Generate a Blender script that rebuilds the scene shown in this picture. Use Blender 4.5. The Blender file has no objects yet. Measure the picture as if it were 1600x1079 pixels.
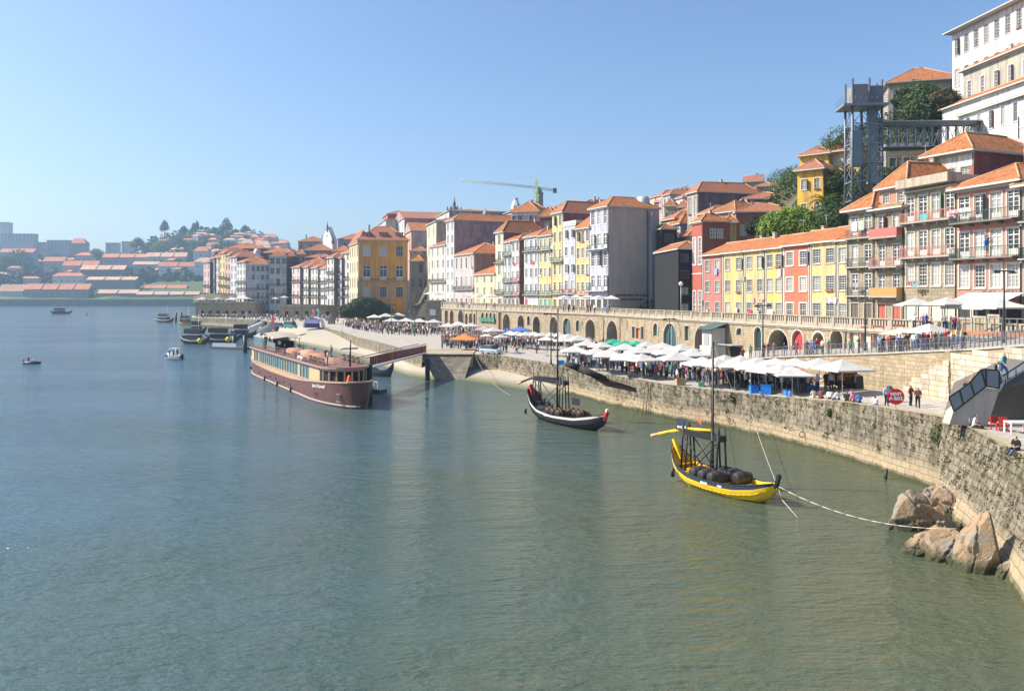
import bpy, bmesh, math, random
from mathutils import Vector, Matrix, noise
random.seed(7)
R = math.radians
SC = bpy.context.scene
COL = SC.collection
# ------------------------------------------------------------------ camera, world, sun, exposure
F, CX, HY, H = 1250.0, 800.0, 462.0, 13.8
cam = bpy.data.cameras.new('camera'); camo = bpy.data.objects.new('camera', cam); COL.objects.link(camo)
camo.location = (0, 0, H); camo.rotation_euler = (R(90), 0, 0)
cam.sensor_width = 36; cam.lens = 36 * F / 1600; cam.shift_y = -(539.5 - HY) / 1600
cam.clip_end = 12000; cam.clip_start = 0.5
SC.camera = camo
SUN_AZ, SUN_EL = math.atan2(-0.96, 0.10), R(42)
w = bpy.data.worlds.new('World'); SC.world = w; w.use_nodes = True
nt = w.node_tree; sky = nt.nodes.new('ShaderNodeTexSky'); sky.sky_type = 'NISHITA'; sky.sun_disc = False
sky.sun_elevation = SUN_EL; sky.sun_rotation = SUN_AZ; sky.air_density = 1.0; sky.altitude = 0; sky.dust_density = 2.0; sky.ozone_density = 6.0
bg = nt.nodes['Background']; nt.links.new(sky.outputs[0], bg.inputs[0]); bg.inputs[1].default_value = 0.112
sl = bpy.data.lights.new('sun', 'SUN'); so = bpy.data.objects.new('sun', sl); COL.objects.link(so)
sl.energy = 5.0; sl.angle = R(0.5); sl.color = (1.0, 0.9, 0.76)
sd = Vector((math.sin(SUN_AZ) * math.cos(SUN_EL), math.cos(SUN_AZ) * math.cos(SUN_EL), math.sin(SUN_EL)))
so.rotation_euler = sd.to_track_quat('Z', 'Y').to_euler()
vs = SC.view_settings; vs.view_transform = 'Standard'; vs.look = 'None'; vs.exposure = 0.8; vs.gamma = 1; vs.use_curve_mapping = False
SC.cycles.use_denoising = True; SC.cycles.max_bounces = 5; SC.cycles.diffuse_bounces = 3; SC.cycles.glossy_bounces = 3
SC.cycles.transparent_max_bounces = 6; SC.cycles.volume_bounces = 1
try: SC.cycles.volume_step_rate = 4
except Exception: pass

def PX(px, Y): return (px - CX) / F * Y
def ZY(py, Y): return H - (py - HY) * Y / F
def YZ(py, z): return F * (H - z) / (py - HY)
def P(px, py, z):
    Y = YZ(py, z); return Vector((PX(px, Y), Y, z))
def interp(t, x):
    if x <= t[0][0]: return t[0][1]
    for (a, va), (b, vb) in zip(t, t[1:]):
        if x <= b: return va + (vb - va) * (x - a) / (b - a)
    return t[-1][1]

# ------------------------------------------------------------------ materials
MATS = {}
class N:
    def __init__(s, name):
        s.m = bpy.data.materials.new(name); s.m.use_nodes = True; s.t = s.m.node_tree
        s.b = s.t.nodes['Principled BSDF']; s.geo = s.t.nodes.new('ShaderNodeNewGeometry'); s.tc = None
    def n(s, typ, **kw):
        x = s.t.nodes.new(typ)
        for k, v in kw.items(): setattr(x, k, v)
        return x
    def l(s, a, b): s.t.links.new(a, b)
    def vec(s, scale=(1, 1, 1), src='pos'):
        mp = s.n('ShaderNodeMapping'); mp.inputs['Scale'].default_value = scale
        if src == 'pos': s.l(s.geo.outputs['Position'], mp.inputs[0])
        else:
            if not s.tc: s.tc = s.n('ShaderNodeTexCoord')
            s.l(s.tc.outputs['UV' if src == 'uv' else 'Object'], mp.inputs[0])
        return mp.outputs[0]
    def noise(s, scale, detail=4, vscale=(1, 1, 1), rough=.6, src='pos'):
        x = s.n('ShaderNodeTexNoise'); x.inputs['Scale'].default_value = scale; x.inputs['Detail'].default_value = detail
        x.inputs['Roughness'].default_value = rough; s.l(s.vec(vscale, src), x.inputs['Vector']); return x.outputs[0]
    def ramp(s, fac, stops):
        x = s.n('ShaderNodeValToRGB'); e = x.color_ramp.elements
        while len(e) < len(stops): e.new(.5)
        for i, (p, c) in enumerate(stops):
            e[i].position = p; e[i].color = (c, c, c, 1) if isinstance(c, (int, float)) else (*c[:3], 1)
        s.l(fac, x.inputs[0]); return x.outputs[0]
    def mix(s, a, b, fac, mode='MIX'):
        x = s.n('ShaderNodeMix', data_type='RGBA', blend_type=mode)
        for inp, v in ((x.inputs[0], fac), (x.inputs[6], a), (x.inputs[7], b)):
            if isinstance(v, (int, float)): inp.default_value = v
            elif isinstance(v, tuple): inp.default_value = (*v[:3], 1)
            else: s.l(v, inp)
        return x.outputs[2]
    def math(s, op, a, b=0.0):
        x = s.n('ShaderNodeMath', operation=op)
        for inp, v in ((x.inputs[0], a), (x.inputs[1], b)):
            if isinstance(v, (int, float)): inp.default_value = v
            else: s.l(v, inp)
        return x.outputs[0]
    def z(s):
        x = s.n('ShaderNodeSeparateXYZ'); s.l(s.geo.outputs['Position'], x.inputs[0]); return x.outputs[2]
    def bump(s, h, strength=.3, dist=.05):
        x = s.n('ShaderNodeBump'); x.inputs['Strength'].default_value = strength; x.inputs['Distance'].default_value = dist
        s.l(h, x.inputs['Height']); s.l(x.outputs[0], s.b.inputs['Normal'])
    def out(s, col, rough=.85, metal=0.0, spec=.4):
        if isinstance(col, tuple): s.b.inputs['Base Color'].default_value = (*col[:3], 1)
        else: s.l(col, s.b.inputs['Base Color'])
        s.b.inputs['Roughness'].default_value = rough; s.b.inputs['Metallic'].default_value = metal
        s.b.inputs['Specular IOR Level'].default_value = spec
        return s.m
def cached(fn):
    def g(*a, **k):
        key = (fn.__name__, a, tuple(sorted(k.items())))
        if key not in MATS: MATS[key] = fn(*a, **k)
        return MATS[key]
    return g
@cached
def flat(name, col, rough=.7, metal=0.0, var=.15, scale=3.0, spec=.4):
    s = N(name); n1 = s.noise(scale, 3)
    c = s.mix(tuple(v * (1 - var) for v in col), tuple(min(1, v * (1 + var)) for v in col), n1)
    s.bump(s.noise(scale * 6, 2), .15, .02)
    return s.out(c, rough, metal, spec)
@cached
def plaster(col, dirt=.5):
    s = N('plaster')
    big = s.noise(.35, 5); fine = s.noise(3.5, 4); st = s.noise(1.6, 4, (1, 1, .07))
    c = s.mix(tuple(v * .8 for v in col), tuple(min(.9, v * 1.1) for v in col), big)
    d = s.ramp(st, [(.42, 0.0), (.75, dirt)])
    c = s.mix(c, (.16, .14, .12), d)
    c = s.mix(c, (.22, .2, .17), s.ramp(s.noise(.8, 6, rough=.7), [(.53, 0.0), (.74, .55 * dirt)]))
    c = s.mix(c, tuple(min(.8, v * .5 + .3) for v in col), s.ramp(s.noise(1.3, 7, rough=.75), [(.6, 0.0), (.64, .5 * dirt)]))
    s.bump(fine, .2, .03)
    return s.out(c, .9, 0, .25)
@cached
def cladding(col):
    s = N('corrugated_cladding'); w_ = s.n('ShaderNodeTexWave', wave_type='BANDS', bands_direction='X'); w_.inputs['Scale'].default_value = 1.1; s.l(s.vec((1, 1, 1), 'uv'), w_.inputs[0])
    pn_ = s.n('ShaderNodeTexBrick'); s.l(s.vec((1, 1, 1), 'uv'), pn_.inputs[0]); pn_.inputs['Scale'].default_value = 1; pn_.inputs['Brick Width'].default_value = 1.1; pn_.inputs['Row Height'].default_value = 2.2; pn_.inputs['Mortar Size'].default_value = .02
    pn_.inputs['Color1'].default_value = (*[v * .8 for v in col], 1); pn_.inputs['Color2'].default_value = (*[v * 1.25 for v in col], 1); pn_.inputs['Mortar'].default_value = (*[v * .5 for v in col], 1)
    c = s.mix(pn_.outputs[0], (.3, .2, .16), s.ramp(s.noise(1.1, 5, (1, 1, .1)), [(.5, 0.0), (.8, .35)]))
    s.bump(w_.outputs[0], .5, .04); return s.out(c, .75, 0, .3)
@cached
def stone(c1, c2, mortar, bw=.9, rh=.4, dirt=.5, bumpv=.6):
    s = N('stone')
    br = s.n('ShaderNodeTexBrick'); s.l(s.vec((1, 1, 1), 'uv'), br.inputs[0])
    br.inputs['Color1'].default_value = (*c1, 1); br.inputs['Color2'].default_value = (*c2, 1); br.inputs['Mortar'].default_value = (*mortar, 1)
    br.inputs['Scale'].default_value = 1; br.inputs['Brick Width'].default_value = bw; br.inputs['Row Height'].default_value = rh
    br.inputs['Mortar Size'].default_value = .018; br.inputs['Mortar Smooth'].default_value = .2
    c = s.mix(br.outputs[0], (.1, .085, .065), s.ramp(s.noise(1.1, 5, (1, 1, .15)), [(.45, 0.0), (.8, dirt)]))
    c = s.mix(c, s.mix((.75, .7, .6), (1.15, 1.1, 1.0), s.noise(2.5, 5)), 1.0, 'MULTIPLY')
    h = s.math('ADD', s.math('MULTIPLY', br.outputs[1], -1.0), s.noise(8, 4))
    s.bump(h, bumpv, .05)
    return s.out(c, .92, 0, .2)
@cached
def tiles(c1=(.36, .12, .045), c2=(.62, .25, .1), moss=.36):
    s = N('roof_tiles')
    u = s.n('ShaderNodeTexWave', wave_type='BANDS', bands_direction='X'); u.inputs['Scale'].default_value = 1.45; u.inputs['Distortion'].default_value = .6
    u.inputs['Detail'].default_value = 1; s.l(s.vec((1, 1, 1), 'uv'), u.inputs[0])
    v = s.n('ShaderNodeTexWave', wave_type='BANDS', bands_direction='Y', wave_profile='SAW'); v.inputs['Scale'].default_value = .8; s.l(s.vec((1, 1, 1), 'uv'), v.inputs[0])
    vo = s.n('ShaderNodeTexVoronoi'); vo.inputs['Scale'].default_value = 3.2; s.l(s.vec((1.3, .8, 1), 'uv'), vo.inputs[0])
    rc = s.n('ShaderNodeSeparateColor'); s.l(vo.outputs['Color'], rc.inputs[0])
    c = s.mix(c1, c2, rc.outputs[0])
    c = s.mix(c, tuple(v * .5 for v in c1), s.ramp(u.outputs[0], [(.0, .55), (.45, 0.0)]))
    c = s.mix(c, (.13, .12, .05), s.ramp(s.noise(.55, 6, rough=.7), [(.5, 0.0), (.72, moss * 2)]))
    c = s.mix(c, (.72, .42, .26), s.ramp(s.noise(1.7, 4), [(.6, 0.0), (.8, .35)]))
    s.bump(s.math('ADD', u.outputs[0], s.math('MULTIPLY', v.outputs[0], .6)), .9, .09)
    return s.out(c, .85, 0, .25)
@cached
def glass(name='window_glass'):
    s = N(name); oi = s.n('ShaderNodeObjectInfo')
    c = s.ramp(oi.outputs['Random'], [(0, (.02, .025, .03)), (.45, (.05, .06, .07)), (.6, (.2, .2, .19)), (.85, (.42, .42, .39))])
    return s.out(c, .12, 0, .6)
@cached
def canvas(col):
    s = N('canvas'); oi = s.n('ShaderNodeObjectInfo'); c = s.mix(tuple(v * .82 for v in col), tuple(v * a for v, a in zip(col, (1.06, 1.04, .98))), oi.outputs['Random'])
    c = s.mix(c, tuple(v * .6 for v in col), s.ramp(s.noise(.9, 5), [(.5, 0.0), (.8, .6)])); return s.out(c, .9, 0, .2)
@cached
def leaf(col, var=.5):
    s = N('foliage')
    n1 = s.noise(.9, 3); n2 = s.noise(6.0, 2)
    c = s.mix(tuple(v * (1 - var) for v in col), tuple(v * (1 + var) for v in col), n1)
    c = s.mix(c, (col[0] * 1.9, col[1] * 1.5, col[2] * .8), s.ramp(n2, [(.5, 0.0), (.7, .55)]))
    m = s.out(c, .65, 0, .3)
    tr = s.n('ShaderNodeBsdfTranslucent'); s.l(c, tr.inputs[0]); mx = s.n('ShaderNodeMixShader'); mx.inputs[0].default_value = .3
    s.l(s.b.outputs[0], mx.inputs[1]); s.l(tr.outputs[0], mx.inputs[2]); s.l(mx.outputs[0], s.t.nodes['Material Output'].inputs[0])
    return m
def quay_mat():
    s = N('quay_stone'); z = s.z()
    big = s.noise(.5, 6, rough=.65); st = s.noise(1.3, 5, (1, 1, .16)); sp = s.noise(2.6, 5, (1, 1, .55), .7)
    c = s.mix((.19, .165, .125), (.37, .32, .245), big)
    c = s.mix(c, (.1, .09, .06), s.ramp(st, [(.42, 0.0), (.66, .8)]))
    hi = s.math('SMOOTH_MIN', s.math('MAXIMUM', s.math('MULTIPLY', s.math('SUBTRACT', z, 1.2), .55), 0.0), 1.0)
    c = s.mix(c, (.055, .06, .03), s.math('MULTIPLY', s.ramp(sp, [(.5, 0.0), (.6, .9)]), hi))
    zz = s.math('ADD', z, s.math('MULTIPLY', s.math('SUBTRACT', big, .5), .8))
    low = s.ramp(s.math('MULTIPLY', zz, .2), [(.22, 1.0), (.36, 0.0)])
    c = s.mix(c, s.mix((.40, .31, .19), (.5, .41, .28), sp), s.math('MULTIPLY', low, .75))
    c = s.mix(c, (.05, .06, .025), s.ramp(zz, [(.18, .95), (.5, 0.0)]))
    c = s.mix(c, (.62, .58, .5), s.ramp(s.noise(4, 5, (1, 1, .3)), [(.62, 0.0), (.75, .4)]))
    sp2 = s.n('ShaderNodeSeparateXYZ'); s.l(s.geo.outputs['Position'], sp2.inputs[0]); cb = s.n('ShaderNodeCombineXYZ'); s.l(s.math('SUBTRACT', sp2.outputs[1], s.math('MULTIPLY', sp2.outputs[0], .55)), cb.inputs[0]); s.l(s.math('ADD', z, s.math('MULTIPLY', big, .25)), cb.inputs[1])
    bk = s.n('ShaderNodeTexBrick'); s.l(cb.outputs[0], bk.inputs[0]); bk.inputs['Scale'].default_value = 1; bk.inputs['Brick Width'].default_value = 1.1; bk.inputs['Row Height'].default_value = .48; bk.inputs['Mortar Size'].default_value = .03; bk.inputs['Mortar Smooth'].default_value = .5; bk.inputs['Color1'].default_value = (.82, .82, .82, 1); bk.inputs['Color2'].default_value = (1.12, 1.1, 1.06, 1); bk.inputs['Mortar'].default_value = (.5, .47, .42, 1)
    c = s.mix(c, bk.outputs[0], .5, 'MULTIPLY')
    s.bump(s.math('ADD', s.math('ADD', s.noise(3, 6, (1, 1, .6), .7), s.math('MULTIPLY', s.noise(12, 3), .4)), s.math('MULTIPLY', bk.outputs[1], -.7)), .9, .16)
    return s.out(c, .95, 0, .2)
def paving_mat():
    s = N('quay_paving')
    br = s.n('ShaderNodeTexBrick'); s.l(s.vec((1, 1, 1)), br.inputs[0]); br.inputs['Scale'].default_value = 1
    br.inputs['Brick Width'].default_value = .55; br.inputs['Row Height'].default_value = .3; br.inputs['Mortar Size'].default_value = .015
    br.inputs['Color1'].default_value = (.36, .335, .295, 1); br.inputs['Color2'].default_value = (.45, .42, .37, 1); br.inputs['Mortar'].default_value = (.22, .2, .17, 1)
    c = s.mix(br.outputs[0], (.24, .22, .19), s.ramp(s.noise(.5, 6, rough=.7), [(.45, 0.0), (.75, .7)]))
    s.bump(s.math('ADD', s.noise(6, 4), s.math('MULTIPLY', br.outputs[1], -1.0)), .4, .03)
    return s.out(c, .9, 0, .25)
def granite_mat():
    s = N('boulder_granite'); z = s.z()
    c = s.mix((.26, .175, .1), (.43, .31, .19), s.noise(1.2, 6, rough=.65))
    c = s.mix(c, (.27, .25, .21), s.ramp(s.noise(.7, 4), [(.42, 0.0), (.6, .95)]))
    c = s.mix(c, (.12, .1, .07), s.ramp(s.noise(2.2, 6, (1, 1, .4)), [(.55, 0.0), (.75, .7)]))
    zz = s.math('ADD', z, s.math('MULTIPLY', s.noise(1.5, 3), .4))
    c = s.mix(c, (.06, .065, .035), s.ramp(zz, [(.5, .97), (.95, 0.0)]))
    s.bump(s.noise(5, 8, rough=.75), 1.0, .12)
    return s.out(c, .85, 0, .3)
def water_mat():
    s = N('river_water')
    def nz(scale, vs, det=3, rough=.5): return s.noise(scale, det, vs, rough)
    a = nz(.1, (.7, 1.9, 1), 4); b = nz(.55, (.6, 1.6, 1), 4, .6); c = nz(2.2, (.7, 1.5, 1), 3, .6)
    hh = s.math('ADD', s.math('MULTIPLY', a, 1.6), s.math('ADD', s.math('MULTIPLY', b, 1.0), s.math('MULTIPLY', c, .42)))
    patch = s.ramp(nz(.02, (.6, 1.6, 1), 5, .6), [(.35, .45), (.65, 1.0)])
    bp = s.n('ShaderNodeBump'); bp.inputs['Distance'].default_value = .5; s.l(patch, bp.inputs['Strength']); s.l(hh, bp.inputs['Height']); s.l(bp.outputs[0], s.b.inputs['Normal'])
    sx = s.n('ShaderNodeSeparateXYZ'); s.l(s.geo.outputs['Position'], sx.inputs[0])
    e = s.math('ADD', s.math('ADD', s.math('MULTIPLY', sx.outputs[0], .0085), s.math('MULTIPLY', sx.outputs[1], -.0012)), s.math('MULTIPLY', nz(.03, (1, 1, 1), 4), .9))
    col = s.ramp(e, [(0.0, (.052, .108, .14)), (.33, (.056, .09, .074)), (.6, (.078, .094, .054)), (.85, (.115, .118, .058))])
    m = s.out(col, .09, 0, .6); s.b.inputs['IOR'].default_value = 1.36
    return m

# ------------------------------------------------------------------ mesh builder
KIDS = {}
class MB:
    def __init__(s): s.v = []; s.f = []; s.m = []; s.sm = []
    def face(s, pts, m=0, smooth=False):
        i = len(s.v); s.v += [tuple(p) for p in pts]; s.f.append(tuple(range(i, i + len(pts)))); s.m.append(m); s.sm.append(smooth)
    def quad(s, a, b, c, d, m=0): s.face((a, b, c, d), m)
    def box(s, x0, x1, y0, y1, z0, z1, m=0):
        i = len(s.v)
        s.v += [(x0, y0, z0), (x1, y0, z0), (x1, y1, z0), (x0, y1, z0), (x0, y0, z1), (x1, y0, z1), (x1, y1, z1), (x0, y1, z1)]
        for f in ((3, 2, 1, 0), (4, 5, 6, 7), (0, 1, 5, 4), (1, 2, 6, 5), (2, 3, 7, 6), (3, 0, 4, 7)):
            s.f.append(tuple(i + k for k in f)); s.m.append(m); s.sm.append(False)
        return s
    def tube(s, p, q, r, r2=None, n=6, m=0, smooth=True, cap=True):
        p, q = Vector(p), Vector(q); d = q - p
        if d.length < 1e-6: return s
        d.normalize(); u = d.orthogonal().normalized(); w_ = d.cross(u); r2 = r if r2 is None else r2; i = len(s.v)
        for c, rr in ((p, r), (q, r2)):
            for k in range(n):
                a = 2 * math.pi * k / n; s.v.append(tuple(c + (u * math.cos(a) + w_ * math.sin(a)) * rr))
        for k in range(n):
            s.f.append((i + k, i + (k + 1) % n, i + n + (k + 1) % n, i + n + k)); s.m.append(m); s.sm.append(smooth)
        if cap:
            s.f.append(tuple(i + k for k in reversed(range(n)))); s.m.append(m); s.sm.append(False)
            s.f.append(tuple(i + n + k for k in range(n))); s.m.append(m); s.sm.append(False)
        return s
    def path(s, pts, r, n=5, m=0):
        for a, b in zip(pts, pts[1:]): s.tube(a, b, r, n=n, m=m)
        return s
    def bar(s, p, q, w_, m=0): return s.tube(p, q, w_ * .7071, n=4, m=m, smooth=False)
    def lathe(s, prof, n=12, c=(0, 0, 0), m=0, smooth=True):
        i = len(s.v)
        for r, z in prof:
            for k in range(n):
                a = 2 * math.pi * k / n; s.v.append((c[0] + r * math.cos(a), c[1] + r * math.sin(a), c[2] + z))
        for j in range(len(prof) - 1):
            for k in range(n):
                s.f.append((i + j * n + k, i + j * n + (k + 1) % n, i + (j + 1) * n + (k + 1) % n, i + (j + 1) * n + k)); s.m.append(m); s.sm.append(smooth)
        return s
    def grid(s, rows, m=0, smooth=True, closed=False, fm=None):
        i = len(s.v); nr, nc = len(rows), len(rows[0])
        for r in rows: s.v += [tuple(p) for p in r]
        for a in range(nr - 1):
            for b in range(nc if closed else nc - 1):
                b2 = (b + 1) % nc
                s.f.append((i + a * nc + b, i + a * nc + b2, i + (a + 1) * nc + b2, i + (a + 1) * nc + b)); s.m.append(fm(a, b) if fm else m); s.sm.append(smooth)
        return s
    def mesh(s, name, mats, uv=True):
        me = bpy.data.meshes.new(name); me.from_pydata(s.v, [], s.f)
        for x in (mats if isinstance(mats, (list, tuple)) else [mats]): me.materials.append(x)
        me.polygons.foreach_set('material_index', s.m); me.polygons.foreach_set('use_smooth', s.sm)
        if uv:
            ul = me.uv_layers.new(name='UVMap'); d = ul.data
            for p in me.polygons:
                n_ = p.normal
                if abs(n_.z) > .98: U, V = Vector((1, 0, 0)), Vector((0, 1, 0))
                else:
                    U = Vector((-n_.y, n_.x, 0)).normalized(); V = n_.cross(U)
                for li in p.loop_indices:
                    co = Vector(s.v[me.loops[li].vertex_index]); d[li].uv = (co.dot(U), co.dot(V))
        me.update(); return me
    def build(s, name, mats, parent=None, uv=True, **tags):
        return obj(name, s.mesh(name, mats, uv), parent, **tags)
def obj(name, me, parent=None, loc=None, rot=None, scale=None, **tags):
    o = bpy.data.objects.new(name, me); COL.objects.link(o)
    if parent: o.parent = parent; KIDS.setdefault(parent.name, []).append(o)
    if loc is not None: o.location = loc
    if rot is not None: o.rotation_euler = rot if hasattr(rot, '__len__') else (0, 0, rot)
    if scale is not None: o.scale = scale if hasattr(scale, '__len__') else (scale,) * 3
    return tag(o, **tags)
def tag(o, label=None, cat=None, group=None, kind=None):
    if label: o['label'] = label
    if cat: o['category'] = cat
    if group: o['group'] = group
    if kind: o['kind'] = kind
    return o
def empty(name, loc, rot=0, label=None, cat=None, group=None):
    o = bpy.data.objects.new(name, None); COL.objects.link(o); o.location = loc
    o.rotation_euler = rot if hasattr(rot, '__len__') else (0, 0, rot); o.empty_display_size = .2
    return tag(o, label, cat, group)
def copy_tree(o, parent=None):
    c = o.copy(); COL.objects.link(c); c.parent = parent
    if parent: KIDS.setdefault(parent.name, []).append(c)
    for ch in KIDS.get(o.name, []): copy_tree(ch, c)
    return c
def struct(name, mb, mats): return mb.build(name, mats, kind='structure')
def text_mesh(txt, size, m, ext=.01, align='CENTER', bold=0.0):
    cu = bpy.data.curves.new('lettering', 'FONT'); cu.body = txt; cu.size = size; cu.extrude = ext; cu.align_x = align; cu.align_y = 'CENTER'; cu.offset = bold
    cu.resolution_u = 2
    o = bpy.data.objects.new('lettering', cu); COL.objects.link(o); dg = bpy.context.evaluated_depsgraph_get(); dg.update()
    me = bpy.data.meshes.new_from_object(o.evaluated_get(dg)); bpy.data.objects.remove(o); me.materials.clear(); me.materials.append(m); return me
# ------------------------------------------------------------------ the lie of the land
QZ = [(300, 3.7), (1100, 3.8), (1200, 4.0), (1320, 4.7), (1400, 5.0), (1475, 5.2), (1700, 5.4)]
def zq(px): return interp(QZ, px)
EDGE_PY = [(660, 551), (740, 553), (780, 555), (890, 573), (950, 585), (1040, 600), (1100, 607), (1200, 618), (1320, 628), (1400, 640), (1475, 652), (1560, 690), (1600, 712), (1680, 765)]
EDGE = [(300, 375.0), (400, 340.0), (480, 262.0), (510, 250.0), (530, 229.0), (560, 194.0), (600, 169.0), (640, 147.0)] + [(px, YZ(py, zq(px))) for px, py in EDGE_PY]
def yedge(px): return interp(EDGE, px)
L1 = (69.2, -.283); L2 = (102.4, -.478)          # the two straight runs of the upper house fronts: X = A + B*Y
def yline(px, L): return L[0] / ((px - CX) / F - L[1])
ARC1 = (63.0, -.283); ARC2 = (94.0, -.478)       # arcade wall below them
def yarc(px): return yline(px, ARC2) if px < 941 else yline(px, ARC1)
MID = [(1170, 94.5), (1375, 75.3), (1483, 67.1), (1486, 65.4), (1600, 57.2), (1760, 48.8)]      # retaining wall of the sloping walkway
MZ = [(1130, 4.3), (1170, 6.3), (1250, 7.2), (1375, 8.3), (1484, 9.2), (1600, 10.2), (1760, 10.3)]
def yback(px):
    if px >= 1170: return interp(MID, px)
    if px >= 690: return yarc(px)
    return interp([(300, 392), (460, 392), (520, 360), (690, 330)], px)
UZ = 10.3
paving = paving_mat(); quaym = quay_mat()
# river
mb = MB(); mb.quad((-2200, -60, 0), (900, -60, 0), (900, 1200, 0), (-2200, 1200, 0)); struct('river_water', mb, water_mat())
# quay surface: rows follow the bank
pxs = [300, 340, 370, 400, 440, 480, 495, 510, 530, 545, 560, 580, 600, 620, 640, 660, 700, 740, 780, 835, 890, 920, 950, 1000, 1040, 1070, 1100, 1150, 1200, 1260, 1320, 1360, 1400, 1440, 1475, 1515, 1560, 1600, 1640, 1680, 1750]
mb = MB(); rows = []
for px in pxs:
    ya, yb = yedge(px), yback(px) + 14
    rows.append([(PX(y, 1) if 0 else PX(px, y), y, zq(px)) for y in (ya + (yb - ya) * t for t in (0, .1, .25, .5, .75, 1))])
mb.grid(rows, smooth=False); struct('quay_pavement', mb, paving)
# quay wall: rough, slightly battered masonry down into the river
def ledge_out(p, z):
    e = max(0, min(1, (56.9 - p.y) / 4.5)); e = e * e * (3 - 2 * e) * 2.1; t = max(0, (p.z - z) / 6.8); return e * t ** 1.25
def wallgrid(pts, nz=9, zb=-1.5, batter=.07, amp=.09, step=.5, ledge=False):
    line = []
    for a, b in zip(pts, pts[1:]):
        n = max(1, int((b - a).length / step))
        for k in range(n): line.append(a.lerp(b, k / n))
    line.append(pts[-1]); rows = []
    for j in range(nz + 1):
        row = []
        for i, p in enumerate(line):
            q = line[min(i + 1, len(line) - 1)] - line[max(i - 1, 0)]; nn = Vector((q.y, -q.x, 0)).normalized()
            if nn.x > 0: nn = -nn
            z = p.z + (zb - p.z) * j / nz; d = batter * (p.z - z) + (ledge_out(p, z) if ledge else 0)
            v = Vector((p.x * 1.2, p.y * 1.2, z * .9)); d += amp * (noise.noise(v) + .6 * noise.noise(v * 2.7)) * min(1, j)
            d -= 0
            row.append((p.x + nn.x * d, p.y + nn.y * d, z))
        rows.append(row)
    m = MB(); m.grid(rows, smooth=True); return m, line
def epts(a, b, st=20):
    xs = sorted(set([a, b] + [p for p in pxs if a < p < b] + [p for p, _ in EDGE if a < p < b]))
    return [Vector((PX(x, yedge(x)), yedge(x), zq(x) + .005)) for x in xs]
qw = empty('quay_wall', P(1100, 607, 3.8), 0, 'long weathered stone quay wall along the river, from the rocks to the jetty block', 'wall')
def keepw(o, root):
    o.parent = root; KIDS.setdefault(root.name, []).append(o); o.matrix_parent_inverse = Matrix.Translation(-root.location); return o
m, line = wallgrid(epts(740, 1475)); keepw(m.build('masonry_face', quaym), qw)
m, line2 = wallgrid(epts(1475, 1750), nz=22, amp=.06, step=.3, ledge=True); keepw(m.build('masonry_face', quaym), qw)
m, _ = wallgrid(epts(300, 660), nz=4, step=3); tag(m.build('far_quay_wall', quaym), 'old quay wall with greenish weeds behind the ship and its gangway', 'wall')
# coping slabs along the near edge
cop = stone((.42, .37, .29), (.3, .27, .22), (.12, .1, .08), 3, 3, .3)
b_ = MB().box(-.5, .5, -.02, .62, 0, .07); slab = b_.mesh('coping_slab', cop)
s_acc = 0; pts = epts(1290, 1700)
for a, b in zip(pts, pts[1:]):
    n = max(1, int((b - a).length / 1.05)); d = (b - a) / n; ang = math.atan2(d.y, d.x)
    for k in range(n):
        c = a.lerp(b, (k + .5) / n); o = obj('coping_stone', slab, None, (c.x, c.y, c.z - .01 + random.uniform(0, .015)), ang + random.uniform(-.012, .012), (d.length * .975, 1, 1)); keepw(o, qw)
# the masonry blocks that can be told apart near the camera
bkm = []
for k in range(5):
    b = bmesh.new(); bmesh.ops.create_cube(b, size=1, matrix=Matrix.Diagonal((1, .22, 1, 1))); bmesh.ops.bevel(b, geom=b.edges[:], offset=.045, segments=1, affect='EDGES')
    for v in b.verts: v.co += Vector((random.uniform(-.02, .02), random.uniform(-.015, .015), random.uniform(-.03, .03)))
    me = bpy.data.meshes.new('masonry_block'); b.to_mesh(me); b.free(); me.materials.append(quaym); bkm.append(me)
lens = [0.0]
for a, b in zip(line2, line2[1:]): lens.append(lens[-1] + (b - a).length)
def at_len(s):
    for i in range(len(lens) - 1):
        if lens[i + 1] >= s: return line2[i].lerp(line2[i + 1], (s - lens[i]) / max(1e-6, lens[i + 1] - lens[i])), (line2[i + 1] - line2[i])
    return line2[-1], line2[-1] - line2[-2]
nb = 0; zr = 4.9
while zr > -.2 and nb < 296:
    s_ = random.random() * .9
    while s_ < 16.5 and nb < 296:
        w_ = random.uniform(.65, 1.35); p, q = at_len(s_ + w_ / 2); nn = Vector((q.y, -q.x, 0)).normalized(); nn = -nn if nn.x > 0 else nn
        d = .07 * (p.z - zr) + ledge_out(p, zr) + random.uniform(-.075, -.03); sl = (ledge_out(p, zr - .2) - ledge_out(p, zr + .2)) / .4 + .07
        if random.random() < .93: o = obj('masonry_block', bkm[nb % 5], None, (p.x + nn.x * d, p.y + nn.y * d, zr), (-math.atan(sl), 0, math.atan2(q.y, q.x)), (w_ * .97, 1, random.uniform(.41, .46))); keepw(o, qw); nb += 1
        s_ += w_
    zr -= .46
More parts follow.
